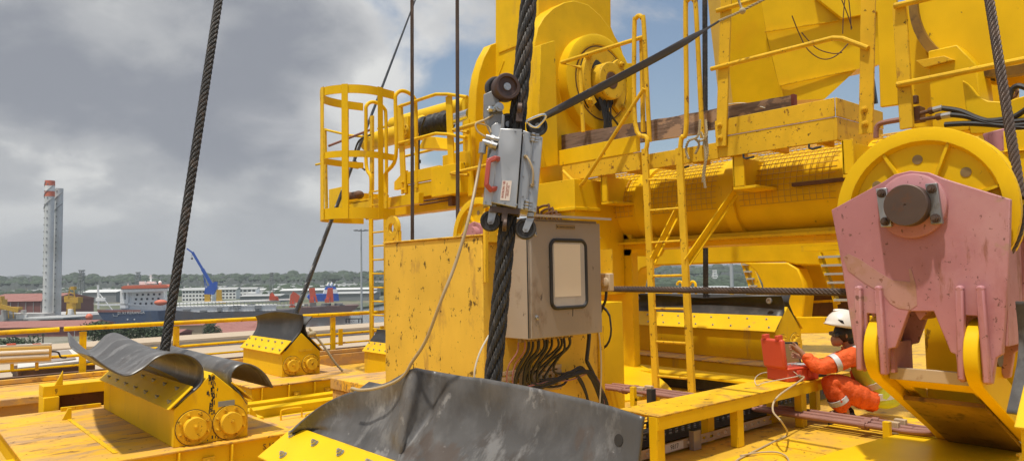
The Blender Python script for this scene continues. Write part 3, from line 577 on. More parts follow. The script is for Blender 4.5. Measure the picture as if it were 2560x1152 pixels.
# scattered far wood (one mass)
rnd = random.Random(11); m = MB(); n = 0
for k in range(2600):
    px = rnd.choice((rnd.uniform(-200, 1000), rnd.uniform(1500, 1960))); lo = 712 if px < 1000 else 690; hi = (752 if px < 250 else 742) if px < 1000 else 726
    py = lo + (hi - lo) * rnd.random() ** 1.6; a = PZ(px, py, GZ); r = rnd.uniform(2.5, 6) * (1.0 + (hi - py) / 40)
    m.ball(a + Z_ * r * .7, r, 6, 4, (rnd.uniform(.8, 1.5), rnd.uniform(.8, 1.5), rnd.uniform(.7, 1.2)))
TOPS = [(-900, 700), (0, 697), (150, 690), (250, 693), (430, 690), (640, 688), (900, 685), (960, 678), (1280, 682), (1580, 672), (1640, 667), (1760, 672), (1830, 668), (1960, 670)]
for k in range(900):
    px = rnd.choice((rnd.uniform(-100, 970), rnd.uniform(-100, 970), rnd.uniform(1560, 1950)))
    for (x0_, t0_), (x1_, t1_) in zip(TOPS, TOPS[1:]):
        if x0_ <= px <= x1_: ty = t0_ + (t1_ - t0_) * (px - x0_) / (x1_ - x0_)
    d = rnd.uniform(1650, 2080); f = ((d - 1500) / 600) ** .55; zt = GZ + (D(px, ty, 2100).z - GZ) * f; p = D(px, 700, d); r = rnd.uniform(3, 8) * (1.7 if rnd.random() < .12 else 1); m.ball(V((p.x, p.y, zt + r * .25)), r, 6, 4, (rnd.uniform(.9, 1.8), rnd.uniform(.9, 1.8), rnd.uniform(.7, 1.1)))
w_ = m.build('woodland', 'leaf_far', ang=10); struct(w_, 'stuff'); w_['label'] = 'mass of trees and shrubs on the far shore below the hills'; w_['category'] = 'woodland'
rnd = random.Random(21); m = MB()
for k in range(420):
    px = rnd.choice((rnd.uniform(1590, 1900), rnd.uniform(-100, 960))); py = rnd.uniform(727, 737) if px > 1500 else rnd.uniform(708, 742); a = PZ(px, py, GZ); d = (a - CAM).dot(FW); s_ = rnd.uniform(3, 9) * d / 800; m.obox(a + Z_ * s_ * .3, _R0 * s_ * rnd.uniform(.8, 2.5), _F0 * s_, Z_ * s_ * .3)
w_ = m.build('shore_houses', 'roof_white', smooth=False); struct(w_, 'stuff'); w_['label'] = 'jumble of small pale houses along the far shore'; w_['category'] = 'houses'

# ---------------------------------------------------------------- sea air
hz_ = CAM + _F0 * 1900; m = MB(); m.box(-5200, 6200, -4000, 7400, -31, 330); hz = MB(); o = m.build('haze', 'water', smooth=False); struct(o, 'stuff'); o['label'] = 'thin pale haze over the harbour'; o['category'] = 'haze'
hm_ = bpy.data.materials.new('haze_air'); hm_.use_nodes = True; hn_ = hm_.node_tree
for n_ in list(hn_.nodes): hn_.nodes.remove(n_)
ho = hn_.nodes.new('ShaderNodeOutputMaterial'); hv = hn_.nodes.new('ShaderNodeVolumePrincipled'); hn_.links.new(hv.outputs[0], ho.inputs['Volume']); hv.inputs['Density'].default_value = .00014; hv.inputs['Color'].default_value = (.80, .86, .93, 1); hv.inputs['Anisotropy'].default_value = .2
o.data.materials.clear(); o.data.materials.append(hm_)
# ---------------------------------------------------------------- deck plating
ZD = -.35
m = MB(); m.box(-6, 24, -8, 15.35, ZD - .3, ZD)
deck = struct(m.build('deck', 'deck'))
m = MB(); m.box(2.85, 7.75, -6, 5.55, ZD + .002, 0)                # raised floor by the bench
struct(m.build('deck_floor', 'deck', bevel=.01))
m = MB()
for i in range(4):
    for j in range(3):
        m.box(4.0 + i * 1.03, 5.0 + i * 1.03, .4 + j * 1.03, 1.4 + j * 1.03, .003, .03)
tag(m.build('floor_plates', 'yellow_floor', bevel=.008), 'worn yellow floor plates with open seams in front of the bench', 'floor plate')
m = MB(); m.box(4.3, 8.6, 4.3, 5.3, .003, .035)
for k in range(9): m.beam((4.4, 4.35 + k * .11, .045), (6.2, 4.35 + k * .11, .045), .02, .02)
tag(m.build('floor_panel', 'yellow_floor', bevel=.006), 'sunlit yellow floor panel with ribs behind the bench', 'floor panel')
# brown upstand at the deck edge under the railing
m = MB(); m.box(-6, 20, 15.0, 15.12, ZD + .002, -.06); m.box(-6, 20, 14.97, 15.16, -.058, -.03)
tag(m.build('deck_coaming', 'rust_shade_brown'), 'dark rusty brown coaming along the deck edge below the railing', 'coaming')
# long yellow plates and beams on the left deck
m = MB(); m.box(-6, 3.4, 12.4, 14.7, ZD + .003, -.12); m.box(-6, 20, 14.55, 14.72, ZD + .004, -.10)
m.beam((-6, 12.35, -.08), (3.4, 12.35, -.08), .10, .10); m.beam((-6, 14.62, -.05), (20, 14.62, -.05), .09, .08)
tag(m.build('edge_platform', 'yellow_worn', bevel=.012), 'long worn yellow plate platform running along the left deck edge', 'platform')
m = MB(); m.box(-6, .75, 9.4, 12.2, ZD + .003, -.02); m.beam((-6, 9.35, -.02), (.7, 9.35, -.02), .09, .09)
tag(m.build('low_platform', 'yellow_worn', bevel=.012), 'low worn yellow plate step at the left edge of the picture', 'platform')
m = MB(); m.beam((-4, 7.6, .0), (.9, 7.6, .0), .12, .14); m.beam((-4, 6.9, -.14), (.9, 6.9, -.14), .12, .12)
tag(m.build('floor_beam', 'yellow', bevel=.01), 'yellow floor beams beside the overhanging plate at lower left', 'beam')
# raised bracket behind the near hood
t = thing('coaming_frame', 'yellow angle frame with rusty brown web standing behind the nearest rubber flap hood', 'frame', (1.5, 9.6, 0))
m = MB(); m.box(1.32, 3.1, 9.35, 9.62, .34, .46); m.box(1.32, 1.47, 9.3, 9.62, .06, .342); m.prism([(1.42, 9.3, .46), (1.5, 9.3, .46), (1.5, 9.3, .62)], (0, .03, 0)); m.build('frame_rail', 'yellow', t, bevel=.008)
m = MB(); m.box(1.47, 3.1, 9.5, 9.55, .06, .34); m.build('web_plate', 'rust_shade_brown', t)
# ---------------------------------------------------------------- hood platforms
def platform(name, x0, x1, y0, y1, z0, z1, label, stiff=5):
    t = thing(name, label, 'platform', ((x0 + x1) / 2, (y0 + y1) / 2, z0))
    m = MB(); m.box(x0, x1, y0, y1, z1 - .02, z1); o = m.build('top_plate', 'yellow_worn', t, bevel=.006)
    m = MB(); m.box(x0 + .03, x1 - .03, y0 + .04, y1 - .04, z0 + .02, z1 - .022)
    m.box(x0 + .02, x1 - .02, y0 - .03, y0 + .1, z0, z0 + .018)
    for k in range(stiff):
        x = x0 + .15 + (x1 - x0 - .3) * k / max(1, stiff - 1); m.box(x - .006, x + .006, y0 - .02, y0 + .04, z0 + .018, z1 - .022)
    m.build('side_beam', 'yellow', t, bevel=.004)
    m = MB()
    for f in (.36, .62): 
        x = x0 + (x1 - x0) * f; m.box(x - .05, x + .05, y0 + .015, y0 + .04, z0 + .05, z0 + .14); m.bolt((x, y0 + .015, z0 + .095), (0, -1, 0), .022, .02)
    m.each('bolt_plate', 'yellow_rusty', t, per=2)
    return t
pl = platform('hood_platform', .84, 2.86, 6.33, 9.25, -.04, .2, 'worn yellow plate platform carrying the near left hood with curled flaps')
text('lettering', 'S.10', 'rust_shade_brown', pl, (2.62, 6.366, .1), X_, Z_, .07, .001)
m = MB(); m.prism([(1.38, 8.55, .202), (1.46, 8.55, .202), (1.46, 8.55, .31), (1.43, 8.55, .31)], (0, .03, 0)); m.box(1.42, 1.46, 6.6, 8.6, .202, .206); m.box(1.46, 1.84, 9.12, 9.17, .202, .24); m.build('stop_lug', 'yellow', pl)
platform('hood_platform', 3.55, 5.3, 9.22, 11.9, -.06, .2, 'yellow plate platform under the far left hood by the railing')
m = MB(); m.box(3.2, 5.0, 8.75, 8.95, -.16, .0); m.box(3.2, 5.0, 8.98, 9.14, -.2, .04); m.box(3.1, 5.1, 8.5, 8.72, ZD + .003, -.1)
tag(m.build('floor_beam', 'yellow', bevel=.01), 'stepped yellow beams between the two left hood platforms', 'beam')
t = thing('hatch_cover', 'worn yellow hatch cover plate with two bent bar handles left of the large rubber flap', 'hatch', (3.6, 7.9, ZD))
m = MB(); m.box(3.0, 4.9, 7.35, 8.3, -.08, -.03); m.build('cover_plate', 'yellow_worn', t, bevel=.006)
m = MB(); m.box(3.03, 4.9, 7.40, 8.28, ZD + .003, -.082); m.build('hatch_side', 'rust_shade_brown', t)
for hx, hy in ((3.45, 8.05), (3.55, 7.62)):
    m = MB(); m.tube(crom([(hx, hy, -.03), (hx, hy, .06), (hx + .03, hy, .085), (hx + .22, hy, .085), (hx + .25, hy, .06), (hx + .25, hy, -.03)], 3), .011, 8); m.build('handle', 'yellow_rail', t)
m = MB(); m.box(2.95, 3.25, 8.05, 8.3, -.03, .04); m.prism([(3.1, 8.1, .04), (3.2, 8.1, .04), (3.12, 8.1, .16)], (0, .03, 0)); m.build('stop_block', 'yellow', t, bevel=.006)
m = MB(); m.box(4.35, 5.85, 6.05, 8.62, .16, .302); m.box(4.37, 5.83, 6.07, 8.6, ZD + .003, .157)
tag(m.build('step_box', 'yellow_worn', bevel=.01), 'big yellow box step with worn top to the left of the scuffed yellow box', 'step')
# ---------------------------------------------------------------- rope hoods with rubber flaps
def ribbon(name, prof_near, prof_far, parent, matn='rubber', n=5, thick=.013, mids=(), label=None):
    """sheet swept between cross-sections; mids: extra sections (fraction, profile)"""
    secs = [(0, prof_near)] + list(mids) + [(1, prof_far)]
    secs = [crom(p, 7) for f, p in sorted(secs, key=lambda s: s[0])]
    cols = [crom([s[i] for s in secs], n) for i in range(len(secs[0]))]
    m = MB(); m.loft(cols); o = m.build(name, matn, parent, solid=thick, ang=60)
    if label: o['label'] = label
    return o
def hood(name, x0, x1, y0, y1, zb, zs, zr, label, group, nb=7, flange=True, pl_bolts=True):
    xm = (x0 + x1) / 2; t = thing(name, label, 'rope hood', (xm, (y0 + y1) / 2, zb), group)
    m = MB(); m.prism([(x0, y0, zb), (x1, y0, zb), (x1, y0, zs), (xm, y0, zr), (x0, y0, zs)], (0, y1 - y0, 0)); m.build('housing', 'yellow', t, bevel=.006)
    sl = V((xm - x0, 0, zr - zs)); ln = sl.length; sl.normalize(); wd = ln * .62
    for sgn in (-1, 1):
        s_ = V((sl.x * -sgn, 0, sl.z)); e = V((x0 if sgn < 0 else x1, 0, zs)); nrm = V((sl.z * sgn, 0, sl.x))
        c0 = e - s_ * .03 + nrm * .034; m = MB()
        m.obox(c0 + s_ * wd / 2 + Y_ * (y0 + y1) / 2, s_ * wd / 2, Y_ * ((y1 - y0) / 2 + .012), nrm * .006); cp = m.build('cover_plate', 'yellow', t, bevel=.003)
        m = MB()
        for k in range(nb):
            y = y0 + (y1 - y0) * (k + .5) / nb
            for a, dy in ((.25, -.03), (.75, .03)): m.bolt(c0 + s_ * wd * a + Y_ * (y + dy * 2) + nrm * .006, nrm, .0135, .018)
        m.each('bolt', 'steel', cp)
    if flange:
        zc = zb + (zs - zb) * .47; r = min((x1 - x0) * .235, (zs - zb) * .5)
        for fx in (x0 + (x1 - x0) * .255, x1 - (x1 - x0) * .255):
            m = MB(); m.lathe((fx, y0, zc), (0, -1, 0), [(r * 1.045, 0), (r * 1.045, .003), (r * .98, .003)], 28); m.build('flange_gasket', 'rust_shade_brown', t); m = MB(); m.lathe((fx, y0, zc), (0, -1, 0), [(r, .0), (r, .018), (r * .66, .018)], 28); m.lathe((fx, y0, zc), (0, -1, 0), [(r * .64, .01), (r * .64, .06), (r * .6, .066), (0, .066)], 28); fl = m.build('flange', 'yellow_rusty', t)
            m = MB()
            for k in range(8): w = math.pi * (k + .5) / 4; m.bolt((fx + r * .83 * math.cos(w), y0 - .018, zc + r * .83 * math.sin(w)), (0, -1, 0), r * .075, .02)
            m.bolt((fx, y0 - .066, zc + r * .12), (0, -1, 0), r * .085, .02); m.each('flange_bolt', 'yellow_rusty', fl)
    return t
HG = 'yellow rope hoods with black rubber flaps'
x0, x1, y0, y1 = 1.84, 2.46, 6.45, 9.0
nh = hood('rope_hood', x0, x1, y0, y1, .2, .51, .79, 'yellow hood nearest on the left with two curled rubber flaps and grease stained gable', HG)
m = MB(); m.box(2.20, 2.34, y0 - .006, y0 - .0015, .49, .535); m.build('label_plate', 'mid_grey', nh)
g_ = lambda x, y: V((0, 780, 0)) and PY(x / 3.097, 780 + y / 3.097, y0)          # zoom px -> gable plane
near = [g_(1345, 735), g_(1440, 655), g_(1530, 585), g_(1570, 520), g_(1560, 420), g_(1480, 345), g_(1340, 318), g_(1220, 350), g_(1100, 440), g_(980, 492), g_(850, 440), g_(700, 335)]
def shift(pr, dy, sx=1, sz=1, cx=2.15, cz=.7): return [V((cx + (p.x - cx) * sx, p.y + dy, cz + (p.z - cz) * sz)) for p in pr]
far = shift(near, 2.5, .72, 1.12); mid = shift(near, 1.2, .92, .92)
ribbon('rubber_flap', near, far, nh, mids=[(.5, mid)], label='rubber flap curling over to the left')
nearr = [g_(1915, 710), g_(1860, 630), g_(1800, 560), g_(1790, 490), g_(1830, 430), g_(1900, 400), g_(1985, 425), g_(2060, 490), g_(2112, 582)]
ribbon('rubber_flap', nearr, shift(nearr, 2.45, 1.0, 1.12), nh, mids=[(.5, shift(nearr, 1.2, .97, 1.04))], label='rubber flap curling over to the right')
m = MB()
for k in range(70):
    z = .76 - abs(random.gauss(0, .22)) if k < 50 else random.uniform(.22, .74); x = 2.15 + random.gauss(0, .020); m.obox(V((x, y0 - .0012, max(.22, z))), X_ * random.uniform(.0018, .006), Y_ * .0008, Z_ * random.uniform(.004, .02))
m.build('grease_run', 'ink', nh)
# far left hood
x0, x1, y0, y1 = 4.23, 4.8, 9.83, 11.3
fh = hood('rope_hood', x0, x1, y0, y1, .2, .52, .80, 'yellow hood by the railing with a crumpled flat rubber flap and a knotted cord', HG, nb=6)
m = MB(); m.box(4.47, 4.68, y0 - .005, y0 - .0015, .535, .565); m.build('label_plate', 'yellow_rusty', fh)
pn = [(4.27, y0, .56), (4.40, y0, .70), (4.50, y0, .82), (4.54, y0, .95), (4.53, y0, 1.06)]; pf = [(4.27, y1, .56), (4.38, y1, .70), (4.44, y1, .80), (4.46, y1, .92), (4.42, y1, 1.0)]
pm = [(4.27, 10.55, .56), (4.40, 10.55, .71), (4.49, 10.55, .84), (4.5, 10.55, .98), (4.44, 10.55, 1.09)]
ribbon('rubber_flap', pn, pf, fh, 'rubber_dark', mids=[(.5, pm)])
pn = [(4.8, y0, .53), (4.7, y0, .66), (4.6, y0, .78), (4.58, y0, .9), (4.68, y0, 1.02)]
ribbon('rubber_flap', pn, [V(p) + Y_ * 1.45 for p in pn], fh, 'rubber_dark', n=3)
m = MB(); pth = crom([(4.62, y0 - .02, .86), (4.66, y0 - .05, .80), (4.60, y0 - .04, .76), (4.70, y0 - .05, .74), (4.82, y0 - .1, .58), (4.95, y0 - .15, .36), (5.06, y0 - .2, .22)], 5); m.rope(pth, .02, .13, 3, 5, 8); m.ball((4.66, y0 - .05, .78), .05, 10, 8, (1.2, .8, .8))
tag(m.build('cord', 'cord'), 'knotted tan cord tied from the far left hood down to its platform', 'rope')
# small hood just visible behind the ladder at left of the big box
a_ = PY(935, 940, 12.6)
sh_ = hood('rope_hood', 7.25, 7.85, 11.6, 12.9, ZD, .10, .42, 'yellow hood half hidden behind the scuffed box and cage ladder', HG, nb=6)
ribbon('rubber_flap', [(7.3, 11.6, .18), (7.42, 11.6, .34), (7.52, 11.6, .44), (7.54, 11.6, .52)], [(7.3, 12.9, .18), (7.42, 12.9, .34), (7.52, 12.9, .44), (7.54, 12.9, .52)], sh_, 'rubber_dark', n=2)
# right far hood on its platform
t = platform('hood_platform', 11.0, 13.2, 6.2, 11, -.34, .0, 'broad yellow platform under the wide hood beyond the long ladder')
x0, x1, y0, y1 = 11.65, 12.55, 6.5, 9.9
rh = hood('rope_hood', x0, x1, y0, y1, .0, .50, .92, 'wide yellow hood beneath the torsion tube with a long upright black rubber flap', HG, nb=9)
def fl(y, dz=0, dx=0): return [V((11.72, y, .56)), V((11.86, y, .72)), V((11.97, y, .85)), V((11.98 + dx, y, .98)), V((11.9 + dx, y, 1.12 + dz))]
ribbon('rubber_flap', fl(y0), fl(y1), rh, 'rubber_dark', mids=[(.3, fl(7.5, -.03, .06)), (.5, fl(8.2, -.06, .08)), (.7, fl(8.9, -.02, .02))])
fr = [V((12.50, y0, .52)), V((12.36, y0, .70)), V((12.22, y0, .88)), V((12.15, y0, 1.0)), V((12.22, y0, 1.12))]
ribbon('rubber_flap', fr, [p + Y_ * 3.4 for p in fr], rh, 'rubber_dark', n=3)
m = MB()
for y in (6.72, 9.7): m.lathe((11.885, y, 1.03), (-1, 0, .1), [(.055, 0), (.055, .03), (.03, .035), (.03, .02)], 14)
m.each('eyelet', 'steel', rh)
# stacked yellow beams in front of the right far hood
t = thing('stowed_beam', 'yellow box beam with dark open side lying below the wide hood platform', 'beam', (9.9, 7, ZD))
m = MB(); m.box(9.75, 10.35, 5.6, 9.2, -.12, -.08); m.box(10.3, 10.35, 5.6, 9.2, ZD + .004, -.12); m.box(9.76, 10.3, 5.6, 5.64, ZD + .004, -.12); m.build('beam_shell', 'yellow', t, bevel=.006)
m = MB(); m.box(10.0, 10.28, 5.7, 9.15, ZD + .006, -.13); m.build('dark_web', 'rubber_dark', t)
m = MB(); m.box(9.2, 11.4, 5.15, 5.3, ZD + .004, -.05); m.box(9.2, 11.4, 5.1, 5.36, -.047, -.02); m.cyl((9.3, 5.23, -.02), (9.3, 5.23, .12), .05, 12, .035); m.lathe((10.2, 5.23, .0), (0, 1, 0), [(.05, -.02), (.07, -.02), (.07, .02), (.05, .02)], 12)
tag(m.build('kerb_beam', 'yellow', bevel=.006), 'yellow kerb beam with a stub post and eye right of the ladder foot', 'beam')
# bottom right near hood
x0, x1, y0, y1 = 3.90, 4.52, -1.1, 1.0
bh = hood('rope_hood', x0, x1, y0, y1, .3, .86, 1.13, 'yellow hood cut off by the lower right corner with a stiff grey rubber flap', HG, nb=6, flange=False)
m = MB(); m.lathe((4.05, 1.0, .6), (0, 1, 0), [(.13, 0), (.13, .03), (.08, .03), (.08, .06), (0, .06)], 24)
for k in range(8): w = math.pi * k / 4; m.bolt((4.05 + .105 * math.cos(w), 1.03, .6 + .105 * math.sin(w)), (0, 1, 0), .012, .02)
m.build('flange', 'yellow', bh)
q = lambda y: [V((3.94, y, .915)), V((4.08, y, 1.05)), V((4.16, y, 1.14)), V((4.2, y, 1.25)), V((4.18, y, 1.42))]
ribbon('rubber_flap', q(-1.0), q(1.06), bh, 'rubber', n=3)
# ---------------------------------------------------------------- big hood in the foreground
x0, x1, y0, y1 = 1.44, 2.06, 1.5, 3.52
ch = hood('rope_hood', x0, x1, y0, y1, .1, .71, .905, 'yellow hood in the foreground whose big grey rubber flap leans up around the thick rope', HG, nb=8, flange=False)
def st(y, bx, bz, ex, ez, sag=.0, bulge=0):
    a = V((1.49, y, .762)); b_ = V((1.61, y, .838)); e = V((ex, y, ez))
    return [a, b_, b_.lerp(e, .33) + V((sag * .5, 0, -sag * .28)), b_.lerp(e, .66) + V((sag * .6, 0, -sag * .5)), e]
edge_px = [(722, 1085, 1.52, 0), (790, 1022, 1.60, .02), (868, 982, 1.67, .03), (960, 958, 1.71, .05), (1000, 938, 1.70, .03), (1036, 920, 1.70, .0), (1062, 923, 1.75, .03), (1095, 929, 1.80, .07), (1125, 934, 1.785, .04), (1160, 940, 1.80, .06), (1215, 946, 1.83, .075), (1330, 968, 1.81, .065), (1440, 993, 1.79, .055), (1530, 1016, 1.78, .05), (1608, 1041, 1.77, .04)]
secs = []
for i, (px, py, xx, sag) in enumerate(edge_px):
    e = PX(px, py, xx); yb = e.y
    s_ = st(yb, 0, 0, e.x, e.z, sag)
    # base of the flap is straight along the plate: let the foot lag behind the crumpled edge
    secs.append(s_)
# far end droops along the plate edge
cols = [crom([s[i] for s in [crom(q_, 6) for q_ in secs]], 5) for i in range(len(crom(secs[0], 6)))]
m = MB(); m.loft(cols); flap = m.build('rubber_flap', 'rubber', ch, solid=.014, ang=60); fd = bpy.data.textures.new('dents', 'CLOUDS'); fd.noise_scale = .22; dm_ = flap.modifiers.new('dents', 'DISPLACE'); dm_.texture = fd; dm_.strength = .035; dm_.texture_coords = 'GLOBAL'; flap.modifiers.move(1, 0)
flap['label'] = 'large grey rubber sheet with smeared grease'
def fr_(y): return [V((2.02, y, .75)), V((1.93, y, .84)), V((1.88, y, .91)), V((1.89, y, .98)), V((1.97, y, 1.03))]
ribbon('rubber_flap', fr_(1.9), fr_(3.45), ch, 'rubber', n=3)
bpy.context.view_layer.update(); fe_ = flap.evaluated_get(bpy.context.evaluated_depsgraph_get()); o_ = W[flap.name]; rd_ = ray(1547, 1099).normalized()
ok_, hp0, hn, _i = fe_.ray_cast(CAM - o_, rd_); hp0 = (hp0 + o_) if ok_ else PX(1547, 1099, 1.735); hn = hn if ok_ else -rd_
hn = -hn if hn.dot(rd_) > 0 else hn
m = MB(); m.lathe(hp0, hn, [(.019, -.002), (.019, .0016), (0, .0016)], 24); m.build('hole', 'gasket', ch)
# ---------------------------------------------------------------- scuffed box with control cabinet
BX0, BX1, BY0, BY1, BZ = 3.247, 4.51, 4.07, 5.42, 1.885
t = thing('equipment_box', 'big scuffed yellow steel box smeared with black grease beside the control cabinet', 'box', (3.88, 4.75, 0))
m = MB(); m.box(BX0, BX1, BY0, BY1, .002, BZ - .012); m.build('box_body', 'yellow_scuffed', t, bevel=.01)
m = MB(); m.box(BX0 - .012, BX1 + .012, BY0 - .012, BY1 + .012, BZ - .012, BZ); m.build('top_plate', 'yellow_scuffed', t, bevel=.004)
m = MB(); lugc = V((BX0 + .05, BY1 - .06, BZ + .09))
pts = [lugc + V((0, -.11, -.09)), lugc + V((0, -.10, .02))] + [lugc + V((0, -math.cos(a) * .10, .02 + math.sin(a) * .10)) for a in [math.pi * k / 10 for k in range(1, 10)]] + [lugc + V((0, .10, .02)), lugc + V((0, .11, -.09)), lugc + V((0, .13, -.25))]
# plate eye with a real hole: ring of quads
def eye(m, c, r, R, th, ax):
    a, b = basis(ax); n = 20; vs = []; fs = []
    for k in range(n):
        w = 2 * math.pi * k / n; d = a * math.cos(w) + b * math.sin(w)
        for rr, h in ((r, 0), (R, 0), (R, th), (r, th)): vs.append(c + d * rr + ax.normalized() * h)
    for k in range(n):
        l = (k + 1) % n
        for i in range(4): fs.append((k * 4 + i, k * 4 + (i + 1) % 4, l * 4 + (i + 1) % 4, l * 4 + i))
    m.add(vs, fs)
eye(m, lugc + V((-.02, 0, .03)), .042, .105, .035, X_); m.box(lugc.x - .0185, lugc.x + .0135, lugc.y - .115, lugc.y - .0625, BZ, lugc.z + .0); m.box(lugc.x - .0185, lugc.x + .0135, lugc.y + .0625, lugc.y + .115, BZ - .02, lugc.z); m.box(lugc.x - .0185, lugc.x + .0135, lugc.y - .0625, lugc.y + .0625, BZ, lugc.z - .03)
m.build('lifting_lug', 'yellow_rusty', t)
m = MB(); m.box(BX0 + .0, BX0 + .03, BY0 - .04, BY0 - .0125, BZ - .35, BZ + .16); m.box(BX0 + .03, BX0 + .2, BY0 - .05, BY0 - .0125, BZ - .06, BZ + .04); m.bolt((BX0 + .13, BY0 - .05, BZ - .01), (0, -1, 0), .02, .02); m.build('corner_bracket', 'yellow_rusty', t, bevel=.003)
m = MB(); m.box(BX1 - .06, BX1 + .0, BY0 - .02, BY0 - .001, .0, 1.15); m.build('cable_strip', 'yellow_rusty', t)
# cabinet
CX0, CX1, CY0, CY1, CZ0, CZ1 = 3.385, 4.10, 3.70, 3.99, 1.137, 1.985
t = thing('control_cabinet', 'brown stained stainless control cabinet with a rounded window hanging on the yellow box', 'cabinet', (3.75, 4.05, 1.1))
m = MB(); m.box(CX0, CX1, CY0 + .028, CY1, CZ0, CZ1); m.box(CX0 + .05, CX1 - .05, CY1 + .001, BY0 - .001, CZ0 + .05, CZ1 - .1); m.build('cabinet_body', 'stainless_pale', t, bevel=.004)
m = MB(); m.box(CX0 + .004, CX1 + .004, CY0, CY0 + .024, CZ0 + .006, CZ1 - .02); door = m.build('door', 'stainless', t, bevel=.004)
m = MB(); c0 = V((CX0 - .05, 0, 0))
m.prism([(CX0 - .05, CY0 - .06, CZ1 + .003), (CX0 - .05, CY1 + .03, CZ1 + .04), (CX0 - .05, CY1 + .03, CZ1 + .06), (CX0 - .05, CY0 - .06, CZ1 + .02)], (CX1 - CX0 + .12, 0, 0)); m.build('rain_roof', 'stainless_pale', t)
def rrect(x0, x1, z0, z1, r, y, n=6):
    p = []
    for cx, cz, a0 in ((x1 - r, z1 - r, 0), (x0 + r, z1 - r, 90), (x0 + r, z0 + r, 180), (x1 - r, z0 + r, 270)):
        for k in range(n + 1): w = R_(a0 + 90 * k / n); p.append(V((cx + r * math.cos(w), y, cz + r * math.sin(w))))
    return p
wx0, wx1, wz0, wz1 = 3.575, 3.935, 1.345, 1.83
m = MB(); m.tube(rrect(wx0, wx1, wz0, wz1, .05, CY0 - .004), .014, 10, True); win = m.build('window_gasket', 'gasket', door)
m = MB(); m.prism(rrect(wx0, wx1, wz0, wz1, .05, CY0 - .0015), (0, -.004, 0)); m.build('window_pane', 'window_pane', door)
m = MB(); m.box(3.605, 3.875, CY0 - .0072, CY0 - .006, 1.425, 1.805); m.build('paper_sheet', 'paper', door)
m = MB(); m.box(3.64, 3.83, CY0 - .004, CY0 - .0005, 1.912, 1.945); npl = m.build('name_plate', 'brass', door)
text('lettering', 'CRANE E-STOP BOX', 'ink', npl, (3.735, CY0 - .0045, 1.926), X_, Z_, .016, .0006)
m = MB(); m.bolt((3.65, CY0 - .004, 1.928), (0, -1, 0), .004, .003); m.bolt((3.82, CY0 - .004, 1.928), (0, -1, 0), .004, .003); m.each('rivet', 'ink', npl)
for z in (1.87, 1.29):
    m = MB(); m.lathe((CX0 + .045, CY0, z), (0, -1, 0), [(.014, 0), (.014, .01), (.008, .012), (.008, .006), (0, .006)], 14); m.build('lock', 'steel', door)
m = MB(); m.box(CX0 - .003, CX0 + .003, CY0 + .03, CY0 + .04, CZ0 + .01, CZ1 - .03); m.build('door_seal', 'gasket', t)
m = MB(); m.beam((3.79, CY0 - .002, 1.33), (3.787, CY0 - .002, 1.28), .004, .002); m.build('scratch_mark', 'ink', door)
# cables below the cabinet
starts = [3.42, 3.455, 3.50, 3.54, 3.58, 3.615, 3.655, 3.70, 3.745, 3.79, 3.83, 3.875, 3.90, 3.945]
m = MB()
for i, x in enumerate(starts):
    y = 3.87; m.cyl((x, y, CZ0 - .03), (x, y, CZ0 + .002), .013, 10); m.cyl((x, y, CZ0 - .016), (x, y, CZ0 - .008), .018, 6)
m.each('cable_gland', 'brass', t, per=2)
m = MB(); TZ0, TZ1 = .70, .86
for z in (TZ0, TZ0 + .06, TZ0 + .12, TZ1): m.box(3.30, 4.0, BY0 - .03, BY0 - .022, z, z + .026)
for k in range(11): m.box(3.30 + k * .066, 3.33 + k * .066, BY0 - .0295, BY0 - .0225, TZ0, TZ1)
for x in (3.4, 3.9): m.box(x, x + .03, BY0 - .0225, BY0 - .001, TZ0 + .03, TZ0 + .1)
tag(m.build('cable_tray', 'tray_beige'), 'beige slotted cable tray fixed to the yellow box below the cabinet', 'cable tray')
for i, x in enumerate(starts):
    y = 3.87 + random.uniform(-.02, .02); x += random.uniform(-.006, .006); pink = i < 2; r = .0055 if pink else (.0115 if i in (2, 4, 7) else .0092)
    zt = .78 - .012 * (i % 3); xt = min(x - .03 + .0 * i, 3.92) if not pink else x + .08
    if i in (11,): path = [(x, y, CZ0 - .03), (x, y, CZ0 - .12), (x - .01, 3.95, .9), (3.89, 3.99, .82), (4.1, 3.98, .80)]
    elif i > 8: path = [(x, y, CZ0 - .03), (x, y + .01, CZ0 - .1), (x - .10, 3.96, .93), (x - .19, 3.99, .82), (x - .1, 3.985, zt), (4.0, 3.98, .80), (4.12, 3.97, .84)]
    else: path = [(x, y, CZ0 - .03), (x - .004, y + .01, CZ0 - .1), (x - .045 + .02 * pink, 3.95, .93), (x - .05 + .03 * pink, 3.985, .81), (x + .02, 3.99, zt - .02), (x + .2, 3.985, zt - .01), (4.02, 3.975, .78 + .006 * i)]
    path += [(4.22, 3.95, .80), (4.33, 3.92, .68 - .01 * i), (4.36 + .005 * i, 3.9, .40), (4.38 + .006 * i, 3.9, .03)]
    if 5 < i < 9: path = path[:-4] + [(4.12, 3.97, .76), (4.17, 3.95, .62), (4.19, 3.93, .40), (4.2, 3.92, .03)]
    path = path[:2] + [V(p) + V((random.uniform(-.02, .02), 0, random.uniform(-.02, .02))) for p in path[2:-1]] + path[-1:]
    m = MB(); m.tube(crom(path, 5), r, 8)
    tag(m.build('cable', 'cable_pink' if pink else 'cable_black'), 'thin pink cable hanging from the left glands of the cabinet' if pink else 'black cable dropping from a gland under the cabinet into the wall tray', 'cable', 'cables below the control cabinet')
m = MB(); m.tube(crom([(4.20, 3.96, .9), (4.24, 3.96, 1.15), (4.26, 4.0, 1.5), (4.27, 4.03, 1.8)], 4) , .016, 8); m.tube(crom([(4.20, 3.96, .9), (4.3, 3.94, .7), (4.35, 3.9, .4), (4.36, 3.9, .02)], 4), .016, 8)
tag(m.build('cable', 'cable_black'), 'thick black cable running up the box wall right of the cabinet', 'cable')
